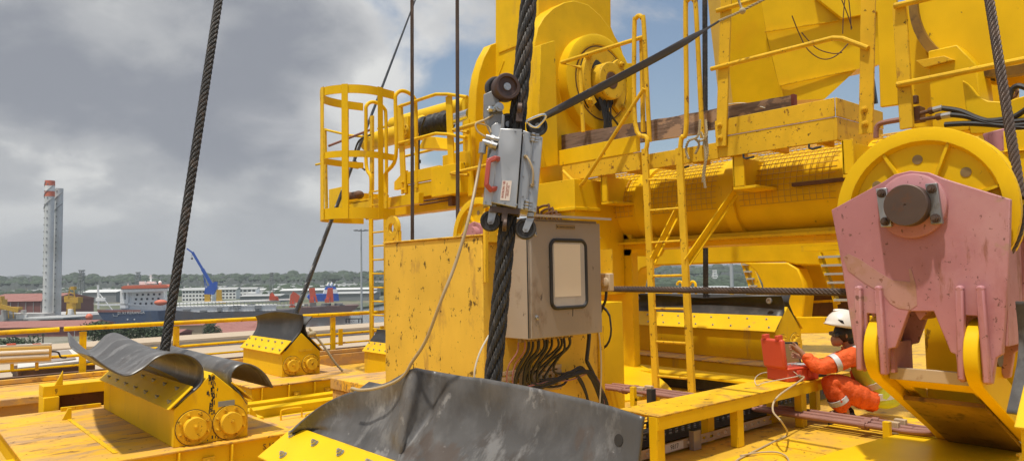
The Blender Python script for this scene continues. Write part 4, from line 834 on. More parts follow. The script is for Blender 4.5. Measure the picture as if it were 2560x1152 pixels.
m = MB(); c = PX(1502, 818, 4.6); ring = []
for k in range(46): w = 2 * math.pi * k / 20 + .6; ring.append(c + Y_ * -math.cos(w) * (.125 + .012 * (k // 20)) + Z_ * math.sin(w) * (.17 + .012 * (k // 20)) + X_ * (-.012 * k / 20))
m.tube(ring, .0075, 8); tag(m.build('cable_coil', 'cable_black'), 'loops of black cable hanging on the yellow column right of the cabinet', 'cable')
t = thing('junction_box', 'small cream junction box with round cover on the wire rope right of the cabinet', 'junction box', PX(1515, 705, 4.62))
c = PX(1517, 705, 4.62); m = MB(); m.obox(c, X_ * .03, Y_ * .055, Z_ * .075); m.build('box_shell', 'cream_plastic', t, bevel=.008)
m = MB(); m.lathe(c + V((-.03, -.01, 0)), (-1, 0, 0), [(.04, 0), (.04, .012), (.03, .016), (0, .016)], 16); m.build('round_cover', 'cream_plastic', t)
m = MB(); m.obox(c + V((.02, .02, .12)), X_ * .006, Y_ * .07, Z_ * .16); m.build('mount_plate', 'yellow_rusty', t)
m = MB(); m.tube(crom([c + V((-.01, 0, -.08)), c + V((-.01, .01, -.15)), c + V((-.01, .05, -.22)), c + V((0, .09, -.28))], 4), .012, 8); m.obox(c + V((-.02, .07, 0)), X_ * .02, Y_ * .02, Z_ * .05); m.build('lead', 'cable_black', t)
m = MB(); m.tube(crom([PY(1497, 830, 3.8), PY(1502, 880, 3.8), PY(1503, 940, 3.8), PY(1499, 1010, 3.8)], 4), .006, 6); tag(m.build('cable', 'hose_white'), 'thin white cable hanging along the right edge of the yellow box', 'cable')
m = MB(); m.tube(crom([PY(1222, 838, 3.6), PY(1202, 875, 3.6), PY(1190, 910, 3.6), PY(1186, 940, 3.6), PY(1190, 990, 3.6)], 4), .006, 6); tag(m.build('cable', 'hose_white'), 'thin white cable emerging left of the thick rope', 'cable')
# ---------------------------------------------------------------- the thick rope and the test head on it
RB = PX(1232, 950, 1.93); RTp = D(1322, 4, 3.25)
r0 = RB + (RB - RTp).normalized() * .22; r1 = RTp + (RTp - RB).normalized() * 2.2
m = MB(); m.rope([r0, r1], .0385, .56, 6, 10, 30, True)
tag(m.build('wire_rope', 'rope_black'), 'thick black wire rope in the middle carrying the silver test head', 'wire rope', 'wire ropes of the crane')
ax = (r1 - r0).normalized()
# device frame: origin on rope axis at the middle of the head
def rp(py):  # rope point at picture height py
    a, b = 0., 1.
    for _ in range(40):
        c_ = (a + b) / 2; p = r0.lerp(r1, c_); v = p - CAM; yy = 576 - FPX * v.dot(UP) / v.dot(FW)
        if yy > py: a = c_
        else: b = c_
    return r0.lerp(r1, (a + b) / 2)
dc = rp(425); toC = (CAM - dc).normalized(); du = ax; dn = (toC - du * toC.dot(du)).normalized(); dr = du.cross(dn) * -1
if dr.dot(RT) < 0: dr = -dr
k_ = (dc - CAM).dot(FW) / FPX                                   # metres per pixel there
def dv(px, py, n=0.): # device coordinates: pixel offset in the head's own frame
    return dc + dr * ((px - 1283) * k_) + du * ((425 - py) * k_) + dn * n
# tilt: du leans with rope; express pixel coordinates relative to the upright picture
def dp(px, py, n=0.):
    r = ray(px, py); o = dc + dn * n; tt = (o - CAM).dot(dn) / r.dot(dn); return CAM + r * tt
t = thing('rope_test_head', 'silver magnetic rope test head with red handle and black wheels clamped on the thick rope', 'inspection device', dc)
def plate(name, pts, n0, n1, mt, parent=None, bevel=.003):
    m = MB(); a = [dp(x, y, n1) for x, y in pts]; m.prism(a, dn * (n0 - n1)); return fix_normals(m.build(name, mt, parent or t, bevel=bevel))
core = plate('shell', [(1250, 321), (1306, 323), (1291, 520), (1228, 506)], -.055, .085, 'alu')
plate('side_shell', [(1308, 325), (1357, 343), (1341, 532), (1293, 521)], -.06, .058, 'alu')
plate('back_shell', [(1222, 345), (1249, 330), (1227, 506), (1207, 512)], -.055, .04, 'alu_dull')
plate('front_wedge', [(1222, 390), (1251, 330), (1230, 515), (1207, 512)], .041, .07, 'alu')
plate('arm', [(1209, 236), (1240, 222), (1262, 300), (1250, 325), (1226, 330), (1208, 290)], -.02, .045, 'alu_dull')
plate('cover_disc', [(1228, 315), (1240, 306), (1256, 310), (1262, 325), (1250, 350), (1226, 345)], .046, .055, 'alu')
plate('hinge_bar', [(1255, 286), (1262, 288), (1258, 372), (1248, 374)], .056, .075, 'alu_dull')
m = MB()
for x, y, n in ((1288, 328, .085), (1309, 333, .085), (1214, 504, .07), (1232, 503, .085), (1262, 507, .085), (1291, 512, .085), (1331, 360, .058), (1352, 347, .058), (1308, 440, .058), (1325, 480, .058), (1337, 520, .058), (1336, 452, .058), (1334, 404, .058), (1330, 380, .058), (1307, 490, .058)):
    m.bolt(dp(x, y, n), dn, .0035, .004)
m.each('screw', 'steel', core)
pz = .087; m = MB(); a = [dp(x, y, pz) for x, y in ((1256, 451), (1280, 452), (1274, 502), (1250, 500))]; m.prism(a, dn * -.0015); npl = fix_normals(m.build('name_plate', 'white_plate', core))
c = (a[0] + a[1] + a[2] + a[3]) / 4; xd = (a[0] - a[3]).normalized(); yd = (a[3] - a[2]).normalized()
text('lettering', 'INTROH / 85', 'red_ink', npl, c + yd * .011 + dn * .0006 + xd * .004, xd, yd, .013, .0003)
text('lettering', 'MAGNETIC WIRE ROPE TESTER\nHEAD  N 0117   24 V\nDIAMETER 60 - 85 MM', 'red_ink', npl, c - yd * .006 + dn * .0006, xd, yd, .0048, .0003)
m = MB()
hp = [dp(1247, 398, .072), dp(1238, 396, .115), dp(1222, 402, .125), dp(1216, 462, .125), dp(1226, 474, .115), dp(1241, 470, .072)]
for a, b in zip(hp, hp[1:]): m.beam(a, b, .020, .020, dn if abs((b - a).normalized().dot(dn)) < .8 else dr)
for p in hp[1:-1]: m.ball(p, .0115, 8, 6)
m.build('handle', 'red_plastic', t, bevel=.004)
def wheel(px, py, rpx, n, wdt, axd, mt='tyre', hub='steel', name='wheel'):
    c = dp(px, py, n); r = rpx * k_; m = MB()
    m.lathe(c, axd, [(r * .93, -wdt), (r, -wdt * .8), (r, wdt * .8), (r * .93, wdt), (r * .74, wdt), (r * .70, wdt * .6), (r * .3, wdt * .55), (0, wdt * .55)], 32); w = m.build(name, mt, t)
    m = MB(); m.lathe(c, axd, [(r * .28, wdt * .56), (r * .28, wdt * .75), (0, wdt * .75)], 16)
    for k in range(5): a, b = basis(V(axd)); q = c + (a * math.cos(k * 1.257) + b * math.sin(k * 1.257)) * r * .17 + V(axd).normalized() * wdt * .75; m.cyl(q, q + V(axd).normalized() * .002, r * .06, 6)
    m.build('hub', hub, w)
    return c
wa = (dn * .95 + dr * .35).normalized()
wheel(1264, 220, 34, .05, .030, wa); wheel(1241, 222, 30, .0, .012, wa, 'tyre_black')
wheel(1268, 312, 27, .0, .02, wa, 'tyre_black'); wheel(1342, 316, 26, .02, .018, wa, 'tyre_black')
for px, py, r_, tx, ty in ((1226, 553, 25, 1232, 522), (1314, 572, 26, 1325, 545)):
    c = wheel(px, py, r_, .03, .016, dn, 'tyre_black')
    m = MB(); n1 = .052; a = [dp(tx - 9, ty, n1), dp(tx + 11, ty, n1), dp(px + 9, py + 2, n1), dp(px + 5, py + 8, n1), dp(px - 4, py + 8, n1), dp(px - 8, py + 2, n1)]; m.prism(a, dn * -.003); m.bolt(dp(px, py, n1), dn, .006, .006); fix_normals(m.build('fork', 'steel', t))
    m = MB(); m.obox(dp(tx + 1, ty - 6, .03), dr * .014, du * .008, dn * .03); m.build('fork_mount', 'alu_dull', t)
m = MB(); c = dp(1299, 272, .05); m.lathe(c, dr, [(.022, -.011), (.026, -.008), (.026, .008), (.022, .011)], 20); m.obox(dp(1299, 288, .05), dr * .014, du * .03, dn * .01); m.lathe(dp(1262, 562, .075), dr, [(.024, -.009), (.028, -.006), (.028, .006), (.024, .009)], 20); m.obox(dp(1262, 536, .06), dr * .012, du * .03, dn * .008)
m.each('guide_roller', 'steel_dark', t, per=2)
m = MB(); pth = [dp(1222 + 22 * k / 60, 274 - 3 * k / 60, .06) + (du * math.cos(k * .8) + dn * math.sin(k * .8)) * .014 for k in range(61)]; m.tube(pth, .0026, 6); m.build('spring', 'chrome', t)
m = MB(); m.lathe(dp(1248, 268, .07), wa, [(.02, -.004), (.02, .004), (.011, .005), (.011, .010), (0, .010)], 18); m.cyl(dp(1218, 276, .06), dp(1250, 268, .06), .005, 8); m.build('spring_plate', 'steel', t)
m = MB(); m.cyl(dp(1215, 342, .07), dp(1248, 350, .075), .012, 14); m.cyl(dp(1228, 345, .071), dp(1235, 347, .072), .0145, 6); m.cyl(dp(1207, 355, .075), dp(1243, 366, .085), .0145, 14); m.cyl(dp(1208, 357, .075), dp(1205, 384, .075), .0155, 14); m.cyl(dp(1226, 361, .08), dp(1232, 363, .08), .018, 6); m.build('connector', 'steel', t)
m = MB(); m.tube(crom([dp(1232, 288, .05), dp(1212, 300, .06), dp(1190, 310, .07), dp(1194, 328, .07), dp(1212, 341, .07)], 6), .0045, 8); m.tube(crom([dp(1192, 308, .07), dp(1210, 312, .06), dp(1222, 318, .05), dp(1228, 332, .055)], 6), .0035, 8); m.build('signal_lead', 'hose_beige', t)
m = MB(); m.cyl(dp(1332, 347, .066), dp(1318, 500, .066), .0032, 8)
for y, x in ((336, 1333), (346, 1332), (352, 1331), (504, 1317), (512, 1316), (520, 1315)): m.lathe(dp(x, y, .06), du, [(.011, -.006), (.013, -.003), (.013, .003), (.011, .006)], 6); m.obox(dp(x + 8, y + 1, .058), dr * .012, du * .0035, dn * .006)
m.build('latch_rod', 'steel', t)
m = MB(); m.cyl(dp(1312, 391, .058), dp(1316, 391, .085), .007, 10); m.cyl(dp(1330, 463, .058), dp(1332, 461, .085), .008, 10); m.tube(crom([dp(1316, 391, .085), dp(1325, 405, .095), dp(1333, 430, .095), dp(1332, 460, .085)], 5), .0045, 8); m.build('side_lead', 'hose_beige', t)
m = MB(); q = [dp(1322, 310, .075), dp(1334, 318, .075), dp(1345, 316, .075), dp(1364, 294, .085), dp(1356, 287, .09), dp(1322, 300, .08), dp(1317, 305, .08)]; m.tube(crom(q + [q[0]], 4), .0055, 8); tag(m.build('snap_hook', 'chrome'), 'bright steel snap hook joining the black sling to the test head', 'hook')
m = MB(); m.obox(dp(1262, 530, .02), dr * .065, du * .012, dn * .045); m.build('base_frame', 'steel_dark', t)
# beige lead hose
hz = [dp(1205, 382, .075), dp(1196, 430, .07), D(1172, 545, 2.95), D(1140, 655, 2.92), D(1105, 745, 2.9), D(1065, 850, 2.98), D(1030, 905, 3.04), D(1012, 935, 3.07), D(985, 955, 3.1), D(940, 970, 3.18), D(900, 974, 3.23), D(880, 970, 3.27), D(882, 978, 3.28)]
m = MB(); m.tube(crom(hz, 6), .0068, 10); tag(m.build('hose', 'hose_beige'), 'beige signal cable hanging from the test head onto the rubber flap', 'hose')
# black sling to the railing
a, b = dp(1352, 296, .085), D(1800, 52, 9.9); mid_ = (a + b) / 2
m = MB(); rows = []; nseg = 30
for i in range(nseg + 1):
    f = i / nseg; p = a.lerp(b, f) - Z_ * math.sin(f * math.pi) * .02; w_ = .014 + .034 * math.sin(min(1, f * 1.3) * math.pi) ** .7 * (.6 + .4 * f); up_ = (Z_ * .9 + X_ * .3 * math.sin(f * 6)).normalized()
    rows.append([p - up_ * w_, p - up_ * w_ * .3 + dn * .004, p + up_ * w_ * .25 - dn * .004, p + up_ * w_])
m.loft(rows); tag(m.build('sling', 'strap', solid=.006), 'black webbing sling stretched from the test head up to the walkway railing', 'strap')
m = MB(); m.tube([a + (b - a) * .0, a + (b - a) * .03], .010, 8); m.build('sling_eye', 'strap', bpy.data.objects['sling'])
m = MB(); m.rope(crom([b - (b - a) * .02, D(1842, 34, 9.9), D(1862, 24, 9.85), D(1905, 2, 9.8), D(1950, -22, 9.8)], 4), .02, .14, 3, 6, 8); m.rope([D(1856, 28, 9.85), D(1848, 5, 9.9), D(1840, -20, 9.9)], .018, .13, 3, 6, 8); m.ball(D(1856, 28, 9.82), .045, 10, 8)
tag(m.build('tie_rope', 'cord'), 'tan tie rope knotted to the upper end of the black sling', 'rope')
# ---------------------------------------------------------------- crane frame
def ppx(m, pts, x, th): m.prism([PX(a, b, x) for a, b in pts], (th, 0, 0))
def ppy(m, pts, y, th): m.prism([PY(a, b, y) for a, b in pts], (0, th, 0))
def fin(m, name, mt, parent=None, bevel=.01, **k): return fix_normals(m.build(name, mt, parent, bevel=bevel, **k))
# torsion tube with wire guard
TX, TZ, TR = 10.25, 2.72, .62
t = thing('torsion_tube', 'long yellow torsion tube with square wire mesh guard under the right walkway', 'tube', (TX, 6, 2))
m = MB(); m.cyl((TX, 2.6, TZ), (TX, 9.7, TZ), TR, 56); m.build('tube_shell', 'yellow_far', t)
m = MB()
for i in range(0, 64):
    y = 3.2 + i * .092
    if abs(y - 6.05) < .2 or abs(y - 7.75) < .16 or abs(y - 4.2) < .2: continue
    m.tube(arc((TX, y, TZ), TR + .05, X_, Z_, R_(40), R_(196), 14), .0065, 4)
for k in range(22):
    w = R_(40 + k * 156 / 21); q = V((TX + (TR + .05) * math.cos(w), 0, TZ + (TR + .05) * math.sin(w)))
    for a, b in ((3.2, 4.0), (4.4, 5.85), (6.25, 7.6), (7.9, 9.1)): m.cyl(q + Y_ * a, q + Y_ * b, .0065, 4)
m.build('wire_guard', 'guard_wire', t)
m = MB()
for y in (4.2, 6.05, 7.75, 9.2): m.tube([(TX, y - .1, TZ), (TX, y + .1, TZ)], TR + .055, 48)
m.each('guard_band', 'yellow_far', t)
m = MB(); m.box(TX - .42, TX + .5, 2.6, 9.7, 1.98, 2.16); m.box(TX - .58, TX + .6, 2.6, 9.72, 2.06, 2.10); m.build('base_flange', 'yellow_far', t)
m = MB(); m.box(TX - TR - .12, TX - .2, 8.2, 9.75, TZ + .08, TZ + .13); m.box(TX - TR - .08, TX - .2, 3.0, 5.0, TZ + .02, TZ + .07)
for k in range(14): w = R_(205 + k * 10)
m.each('ledge', 'rust_shade_brown', t)
# left column and its foot
t = thing('crane_column', 'tall plain yellow column behind the control cabinet with a spreading foot', 'column', (10, 9, ZD))
m = MB(); m.box(9.84, 10.0, 8.14, 10.2, ZD + .002, 2.25); m.prism([PX(1492, 470, 9.84), PX(1575, 600, 9.84), PX(1590, 612, 9.84), PX(1575, 640, 9.84), PX(1480, 640, 9.84)], (.9, 0, 0)); fin(m, 'column_plate', 'yellow_far', t)
m = MB(); m.prism([PZ(1470, 905, .0), PZ(1578, 900, .0), PZ(1622, 920, -.05), PZ(1668, 958, -.2), PZ(1690, 985, ZD + .03), PZ(1470, 1010, ZD + .03)], (0, 0, -.04)); fin(m, 'foot_plate', 'yellow_far', t)
m = MB(); m.box(8.6, 9.83, 8.3, 9.4, 1.2, 3.15); m.box(8.55, 9.2, 8.25, 9.5, 2.62, 2.68); fin(m, 'corner_box', 'yellow_far', t)
m = MB()
for k in range(4):
    x = 8.5 - .0; y = 9.1 - k * .09; m.tube(crom([(x, y, 2.0), (x, y, 2.62 - k * .06), (x - .0, y - .05, 2.72 - k * .06), (x, y - .24, 2.74 - k * .06), (x, y - .3, 2.66 - k * .06), (x, y - .3, 1.8)], 4), .022, 8)
m.box(8.46, 8.54, 9.1, 9.3, 2.1, 2.75); m.build('hydraulic_pipe', 'rust_shade_brown', t)
# portal wall behind
t = thing('portal_frame', 'yellow portal beam and curved leg framing the view of the harbour under the tube', 'portal', (13.6, 7, ZD))
m = MB(); ppx(m, [(1556, 590), (2140, 560), (2140, 668), (1990, 662), (1960, 655), (1850, 657), (1625, 664), (1603, 672), (1588, 690), (1582, 720), (1584, 790), (1556, 790)], 13.6, .5); fin(m, 'portal_beam', 'yellow_far', t, .03)
m = MB(); ppx(m, [(1852, 657), (1968, 656), (1994, 672), (2008, 705), (2012, 740), (2006, 800), (1900, 800), (1911, 770), (1911, 740), (1905, 708), (1890, 680), (1872, 663)], 13.58, .4); fin(m, 'portal_leg', 'yellow_far', t, .03)
m = MB(); ppx(m, [(1985, 650), (2200, 640), (2200, 735), (2013, 735)], 14.3, .2); ppx(m, [(1880, 795), (2200, 790), (2200, 830), (1880, 835)], 13.3, .3); fin(m, 'side_wall', 'yellow_far', t)
m = MB(); ppx(m, [(2000, 730), (2200, 725), (2200, 800), (2000, 800)], 14.6, .1); fin(m, 'recess_wall', 'rust_shade_brown', t)  # brown here paints in the shadow of the recess
m = MB(); m.beam(PX(2012, 755, 14.2), PX(2120, 750, 14.2), .05, .05); m.beam(PX(2083, 715, 14.2), PX(2092, 800, 14.2), .06, .06); m.build('rail', 'yellow_rail', t)
m = MB(); m.beam(PX(2010, 622, 13.3), PX(2110, 618, 13.3), .25, .1); m.build('drip_beam', 'yellow_far', t)
def step_ladder(a0, a1, b0, b1, n, x, label):
    t = thing('inclined_ladder', label, 'ladder', PX(*a1, x)); m = MB()
    for a, b in ((a0, a1), (b0, b1)): m.beam(PX(*a, x), PX(*b, x), .06, .14)
    m.build('stringer', 'yellow_rail', t); m = MB()
    for k in range(n): f = (k + .5) / n; p, q = PX(*a0, x).lerp(PX(*a1, x), f), PX(*b0, x).lerp(PX(*b1, x), f); m.beam(p, q, .2, .04)
    m.each('step', 'pale_grey', t)
step_ladder((2048, 632), (2094, 760), (2100, 630), (2150, 760), 6, 13.2, 'yellow inclined ladder with grey steps under the beam left of the pink cheek plate')
step_ladder((1857, 652), (1893, 760), (1872, 652), (1912, 760), 6, 15.5, 'small yellow inclined ladder seen through the portal opening')
# small rail through the portal
t = thing('guard_rail', 'low yellow guard rail with two hooked posts seen through the portal opening', 'railing', PX(1700, 745, 18))
m = MB(); m.beam(PX(1585, 738, 18), PX(1745, 724, 18), .07, .07); m.beam(PX(1745, 724, 18), PX(1920, 722, 18), .06, .06); m.build('top_rail', 'yellow_rail', t)
for x in (1675, 1699, 1830, 1871): m = MB(); m.beam(PX(x, 724, 18), PX(x, 790, 18), .09, .09); m.build('post', 'yellow_rail', t)
for x in (1700, 1732):
    p = PX(x, 712, 18.1); m = MB(); m.tube(arc(p + V((0, -.0, 0)), .1, Y_, Z_, 0, math.pi, 8) + [p - Y_ * .1 - Z_ * .5], .04, 8); m.build('hooked_post', 'yellow_rail', t)
# ---------------------------------------------------------------- A-frame with hub
AY = 9.35
t = thing('crane_boom', 'massive yellow boom foot with round bearing hub rising behind the silver test head', 'crane boom', PY(1400, 400, AY))
m = MB(); ppy(m, [(1345, -120), (1526, -120), (1528, 68), (1562, 150), (1562, 420), (1345, 420)], AY + .22, 1.25); fin(m, 'boom_box', 'yellow_far', t, .02)
m = MB(); ppy(m, [(1190, 470), (1187, 300), (1190, 225), (1197, 182), (1209, 145), (1227, 112), (1250, 104), (1300, 104), (1300, 470)], AY + 1.45, .24); fin(m, 'rear_ear_plate', 'yellow_far', t, .02)
fe = [(1336, 520), (1334, 160), (1337, 108), (1345, 70), (1360, 44), (1382, 22), (1412, 6), (1436, 2), (1470, 12), (1500, 38), (1526, 72), (1552, 115), (1564, 158), (1584, 158), (1584, 400), (1420, 440), (1400, 520)]
m = MB(); ppy(m, fe, AY - .12, .36); fin(m, 'ear_plate', 'yellow_far', t, .015)
m = MB(); ppy(m, [(1384, 102), (1388, 104), (1396, 412), (1366, 418), (1345, 330), (1352, 112)], AY - .32, .19); fin(m, 'web_stiffener', 'yellow_far', t, .01)
bxl = PY(1345, 0, AY + .22).x; m = MB(); ppx(m, [(1246, 128), (1318, 100), (1318, 104), (1246, 133)], bxl - .04, .045); fin(m, 'rib', 'yellow_far', t, 0); m = MB(); ppx(m, [(1232, 230), (1240, 190), (1256, 150), (1260, 153), (1246, 192), (1238, 233)], bxl - .04, .045); fin(m, 'rib', 'yellow_far', t, 0)
hc = PY(1482, 215, AY - .12); A_ = V((0, -1, 0))
m = MB(); m.lathe(hc, A_, [(.94, 0), (.94, .22), (.90, .24), (.74, .24), (.74, .225), (.7, .225)], 56); m.build('hub_ring', 'yellow_far', t); m = MB(); m.lathe(hc, A_, [(.715, .1), (.715, .228), (.69, .228)], 56); m.build('seal_ring', 'rust_shade_brown', t); m = MB(); m.lathe(hc, A_, [(.69, .1), (.69, .232), (.36, .232)], 56); m.build('hub_disc', 'yellow_rusty', t)
hp_ = hc + A_ * .233
m = MB(); m.prism([hp_ + V((.41 * math.cos(w_) * (1 + .10 * math.sin(w_ * 5)) - .03, 0, .46 * math.sin(w_) * (1 + .08 * math.sin(w_ * 7 + 1)) - .05)) for w_ in [2 * math.pi * k / 40 for k in range(40)]], A_ * .006); fix_normals(m.build('grease_ring', 'ink', t))
m = MB(); m.lathe(hp_, A_, [(.35, 0), (.35, .24), (.33, .26), (.18, .26), (.17, .25), (0, .25)], 40); pin = m.build('hub_pin', 'yellow_rusty', t)
m = MB(); m.lathe(hp_, A_, [(.16, .25), (.15, .262), (.06, .262), (.05, .255), (0, .255)], 24); m.build('pin_center', 'rust_shade_brown', pin)
for sx in (-1, 1):
    m = MB(); pts = []
    for k in range(13): w = R_(-52 + 104 * k / 12); pts.append(hp_ + V((sx * .40 * math.cos(w), 0, .52 * math.sin(w))))
    for k in range(13): w = R_(52 - 104 * k / 12); pts.append(hp_ + V((sx * .60 * math.cos(w * .95) + sx * .0, 0, .66 * math.sin(w))))
    m.prism([hp_ + (p - hp_) * 1.035 for p in pts], A_ * .01); fin(m, 'keeper_joint', 'ink', t, 0); m = MB(); m.prism(pts, A_ * .09); kp = fin(m, 'keeper_plate', 'yellow_rusty', t, .01)
    for zz in (-.42, .42): m = MB(); m.bolt(hp_ + V((sx * .46, -.08, zz)), A_, .06, .07); m.build('bolt', 'yellow_rusty', kp)
m = MB(); p = hp_ + V((-.05, -.1, -.45))
for k in range(16): m.tube(crom([p + V((random.uniform(-.18, .12), random.uniform(-.05, .02), random.uniform(0, .2))), p + V((random.uniform(-.1, .1), -.06, -.3)), p + V((random.uniform(-.12, .12), -.03, random.uniform(-.75, -.45)))], 4), .016, 5)
m.tube(crom([p + V((0, -.06, -.1)), p + V((.25, -.06, -.3)), p + V((.5, -.05, -.5))], 4), .02, 6); m.build('greasy_rag', 'ink', t)
# orange-yellow boom section hanging behind the right walkway
t = thing('boom_head', 'huge folded yellow plate box hanging behind the right walkway', 'crane boom', D(1950, 250, 15))
fr0 = [D(1792, -120, 16.3), D(1805, 20, 16.3), D(1818, 130, 16.3), D(1832, 258, 16.3)]; fr1 = [D(1888, -120, 15.6), D(1904, 10, 15.6), D(1918, 100, 15.6), D(1957, 252, 15.6)]
m = MB(); m.prism([fr0[0], fr0[1], fr0[2], fr0[3], fr1[3], fr1[2], fr1[1], fr1[0]], FW * 1.0); fin(m, 'side_plate', 'yellow_clean', t, 0)
m = MB(); m.prism([D(1904, -120, 15.6), D(1904, 10, 15.6), D(1917, 90, 15.6), D(1957, 252, 15.6), D(2062, 248, 15.2), D(2142, 174, 14.95), D(2205, 160, 14.75), D(2205, -120, 14.75)], FW * 1.0); fin(m, 'face_plate', 'yellow_clean', t, 0)
m = MB(); m.prism([D(2010, -120, 15.3), D(2038, 0, 15.2), D(2102, 50, 15.0), D(2205, 30, 14.7), D(2205, -120, 14.7)], FW * -.08); fin(m, 'cover_flange', 'yellow_clean', t, .01)
m = MB()
for a, b in (((1912, 80), (2095, 52)), ((1950, 214), (2140, 174)), ((1950, 214), (1957, 252))): m.beam(D(*a, 15.56), D(*b, 15.56 - (b[0] - 1957) * .0034), .05, .02)
m.each('weld_seam', 'yellow_far', t)
m = MB(); m.tube(crom([D(1980, 40, 9.6), D(1998, 85, 9.6), D(2020, 125, 9.6), D(2055, 148, 9.6), D(2090, 140, 9.6), D(2125, 105, 9.6)], 6), .008, 6); m.tube(crom([D(2004, 82, 9.6), D(2040, 120, 9.6), D(2080, 134, 9.6), D(2105, 132, 9.6)], 5), .007, 6)
for a, b, c in (((2112, 0), (2108, 45), (2107, 85)), ((2122, 0), (2126, 40), (2128, 75)), ((2104, 0), (2120, 40), (2130, 72))): m.tube(crom([D(*a, 9.6), D(*b, 9.6), D(*c, 9.6)], 4), .007, 6)
tag(m.build('loose_wire', 'rust_shade_brown'), 'thin rusty wire loops dangling in front of the huge yellow plate box', 'wire')
# ---------------------------------------------------------------- right walkway
WX = 9.0
t = thing('walkway', 'raised yellow walkway with kick plates above the torsion tube on the right', 'walkway', (WX + .8, 6, 3.2))
def wbox(name, px0, px1, z0, z1, th=.05, x=WX, mt='yellow_rusty'):
    ya, yb = PX(px0, 400, x).y, PX(px1, 400, x).y; m = MB(); m.box(x, x + th, min(ya, yb), max(ya, yb), z0, z1); return m.build(name, mt, t, bevel=.006)
wbox('kick_plate', 1398, 1600, 3.49, 3.76, .02, WX - .01, 'yellow'); wbox('edge_beam', 1405, 1600, 3.2, 3.487)
wbox('kick_plate', 1790, 2092, 3.5, 3.74, .02, WX - .01); wbox('edge_beam', 1796, 2088, 3.2, 3.497, .08)
wbox('edge_beam', 1600, 1796, 3.2, 3.44, .05, WX + .06, 'yellow_rusty')
yr = PX(2092, 300, WX).y; yl = PX(1398, 400, WX).y
m = MB(); m.box(WX - .005, 10.4, yr - .01, yr + .01, 3.5, 3.74); m.box(WX + .001, 10.4, yr, yr + .05, 3.2, 3.497); m.build('end_plate', 'yellow_rusty', t, bevel=.006)
m = MB(); m.box(WX + .09, 9.52, yr + .06, yl - .02, 3.36, 3.4)
for k in range(8): y = yr + .3 + (yl - yr - .5) * k / 7; m.box(WX + .12, 9.5, y - .03, y + .03, 3.2, 3.358)
m.build('floor_grating', 'yellow_far', t)
for px, w_ in ((1430, .35), (1500, .22), (1835, .30), (2110, .24)):
    y = PX(px, 400, WX).y; m = MB(); m.box(WX + .05, WX + .9, y - w_, y + w_ * .2, 2.72, 2.76); m.box(WX + .05, WX + .9, y + w_ * .2 - .03, y + w_ * .2, 2.765, 3.195); m.box(WX + .05, WX + .09, y - w_ * .4, y + w_ * .17, 2.765, 3.195); m.build('bracket', 'yellow_far', t, bevel=.005)
m = MB()
for px in (1860, 2025, 1700): p = V((WX - .01, PX(px, 400, WX).y, 3.2)); m.tube([p, p - Z_ * .05, p - Z_ * .07 - Y_ * .04, p - Z_ * .06 - Y_ * .16], .016, 6)
m.each('cable_hook', 'ink', t)
# walkway handrails
t = thing('handrail', 'yellow pipe handrail with flat posts on the right walkway', 'handrail', PX(1805, 365, WX - .05))
for a, b in (((1818, -60), (1803, 366)), ((2172, -60), (2165, 335))):
    m = MB(); p, q = PX(*a, WX - .04), PX(*b, WX - .04); m.beam(p, q, .03, .17, Y_); m.bolt(q + Z_ * .12 + X_ * -.02, -X_, .03, .03); m.bolt(q + Z_ * .3 + X_ * -.02, -X_, .03, .03); m.build('post', 'yellow_rusty', t, bevel=.004)
m = MB(); m.tube([PX(1778, 173, WX - .08), PX(2082, 96, WX - .08), PX(2106, 97, WX - .08), PX(2170, 121, WX - .08)], .032, 10); m.build('mid_rail', 'yellow_rusty', t)
m = MB(); m.tube([PX(1792, 28, WX - .08), PX(1880, 2, WX - .08), PX(1990, -30, WX - .08)], .034, 10); m.build('top_rail', 'yellow_rusty', t)
t = thing('handrail', 'yellow pipe handrail with diagonal braces at the hub end of the right walkway', 'handrail', PX(1405, 440, WX - .3))
m = MB(); m.tube([PX(1612, 92, WX - .05), PX(1404, 157, WX - .3), PX(1452, 170, WX - .02)], .034, 10); m.build('top_rail', 'yellow_rusty', t)
m = MB(); m.tube([PX(1450, 168, WX - .02), PX(1458, 330, WX - .02)], .035, 8); m.build('post', 'yellow_rusty', t)
m = MB(); m.tube([PX(1408, 428, WX - .1), PX(1448, 468, WX - .25), PX(1462, 452, WX - .25), PX(1603, 232, WX - .1), PX(1610, 222, WX - .1)], .03, 10); m.build('brace', 'yellow_rusty', t)
m = MB(); m.beam(PX(1604, 95, WX), PX(1608, 330, WX), .05, .06); m.build('post', 'yellow_rusty', t)
# long ladder
t = thing('long_ladder', 'long rusty yellow ladder from the deck up to the right walkway', 'ladder', PX(1640, 985, 8.9))
LX = 8.9
for pts in ([(1641, 990), (1612, 372)], [(1730, 985), (1698, 370)]):
    m = MB(); p, q = PX(*pts[0], LX), PX(*pts[1], LX); m.beam(p, q, .05, .11, Y_); m.build('stringer', 'yellow_rusty', t, bevel=.004)
def loop(lo, x0, x1, top, foot):
    m = MB(); zt = PX(x0, top, LX); L_ = [PX(*lo, LX), PX(lo[0] + 4, lo[1] - 40, LX), PX(x0 + 2, lo[1] - 75, LX), PX(x0, top + 30, LX), PX(x0 + 5, top + 6, LX), PX((x0 + x1) / 2, top, LX), PX(x1 - 5, top + 6, LX), PX(x1, top + 30, LX), PX(*foot, LX + .1)]
    m.tube(crom(L_, 5), .036, 10); m.build('grab_loop', 'yellow_rusty', t)
loop((1613, 385), 1586, 1610, 40, (1624, 355)); loop((1700, 385), 1714, 1740, -4, (1756, 345))
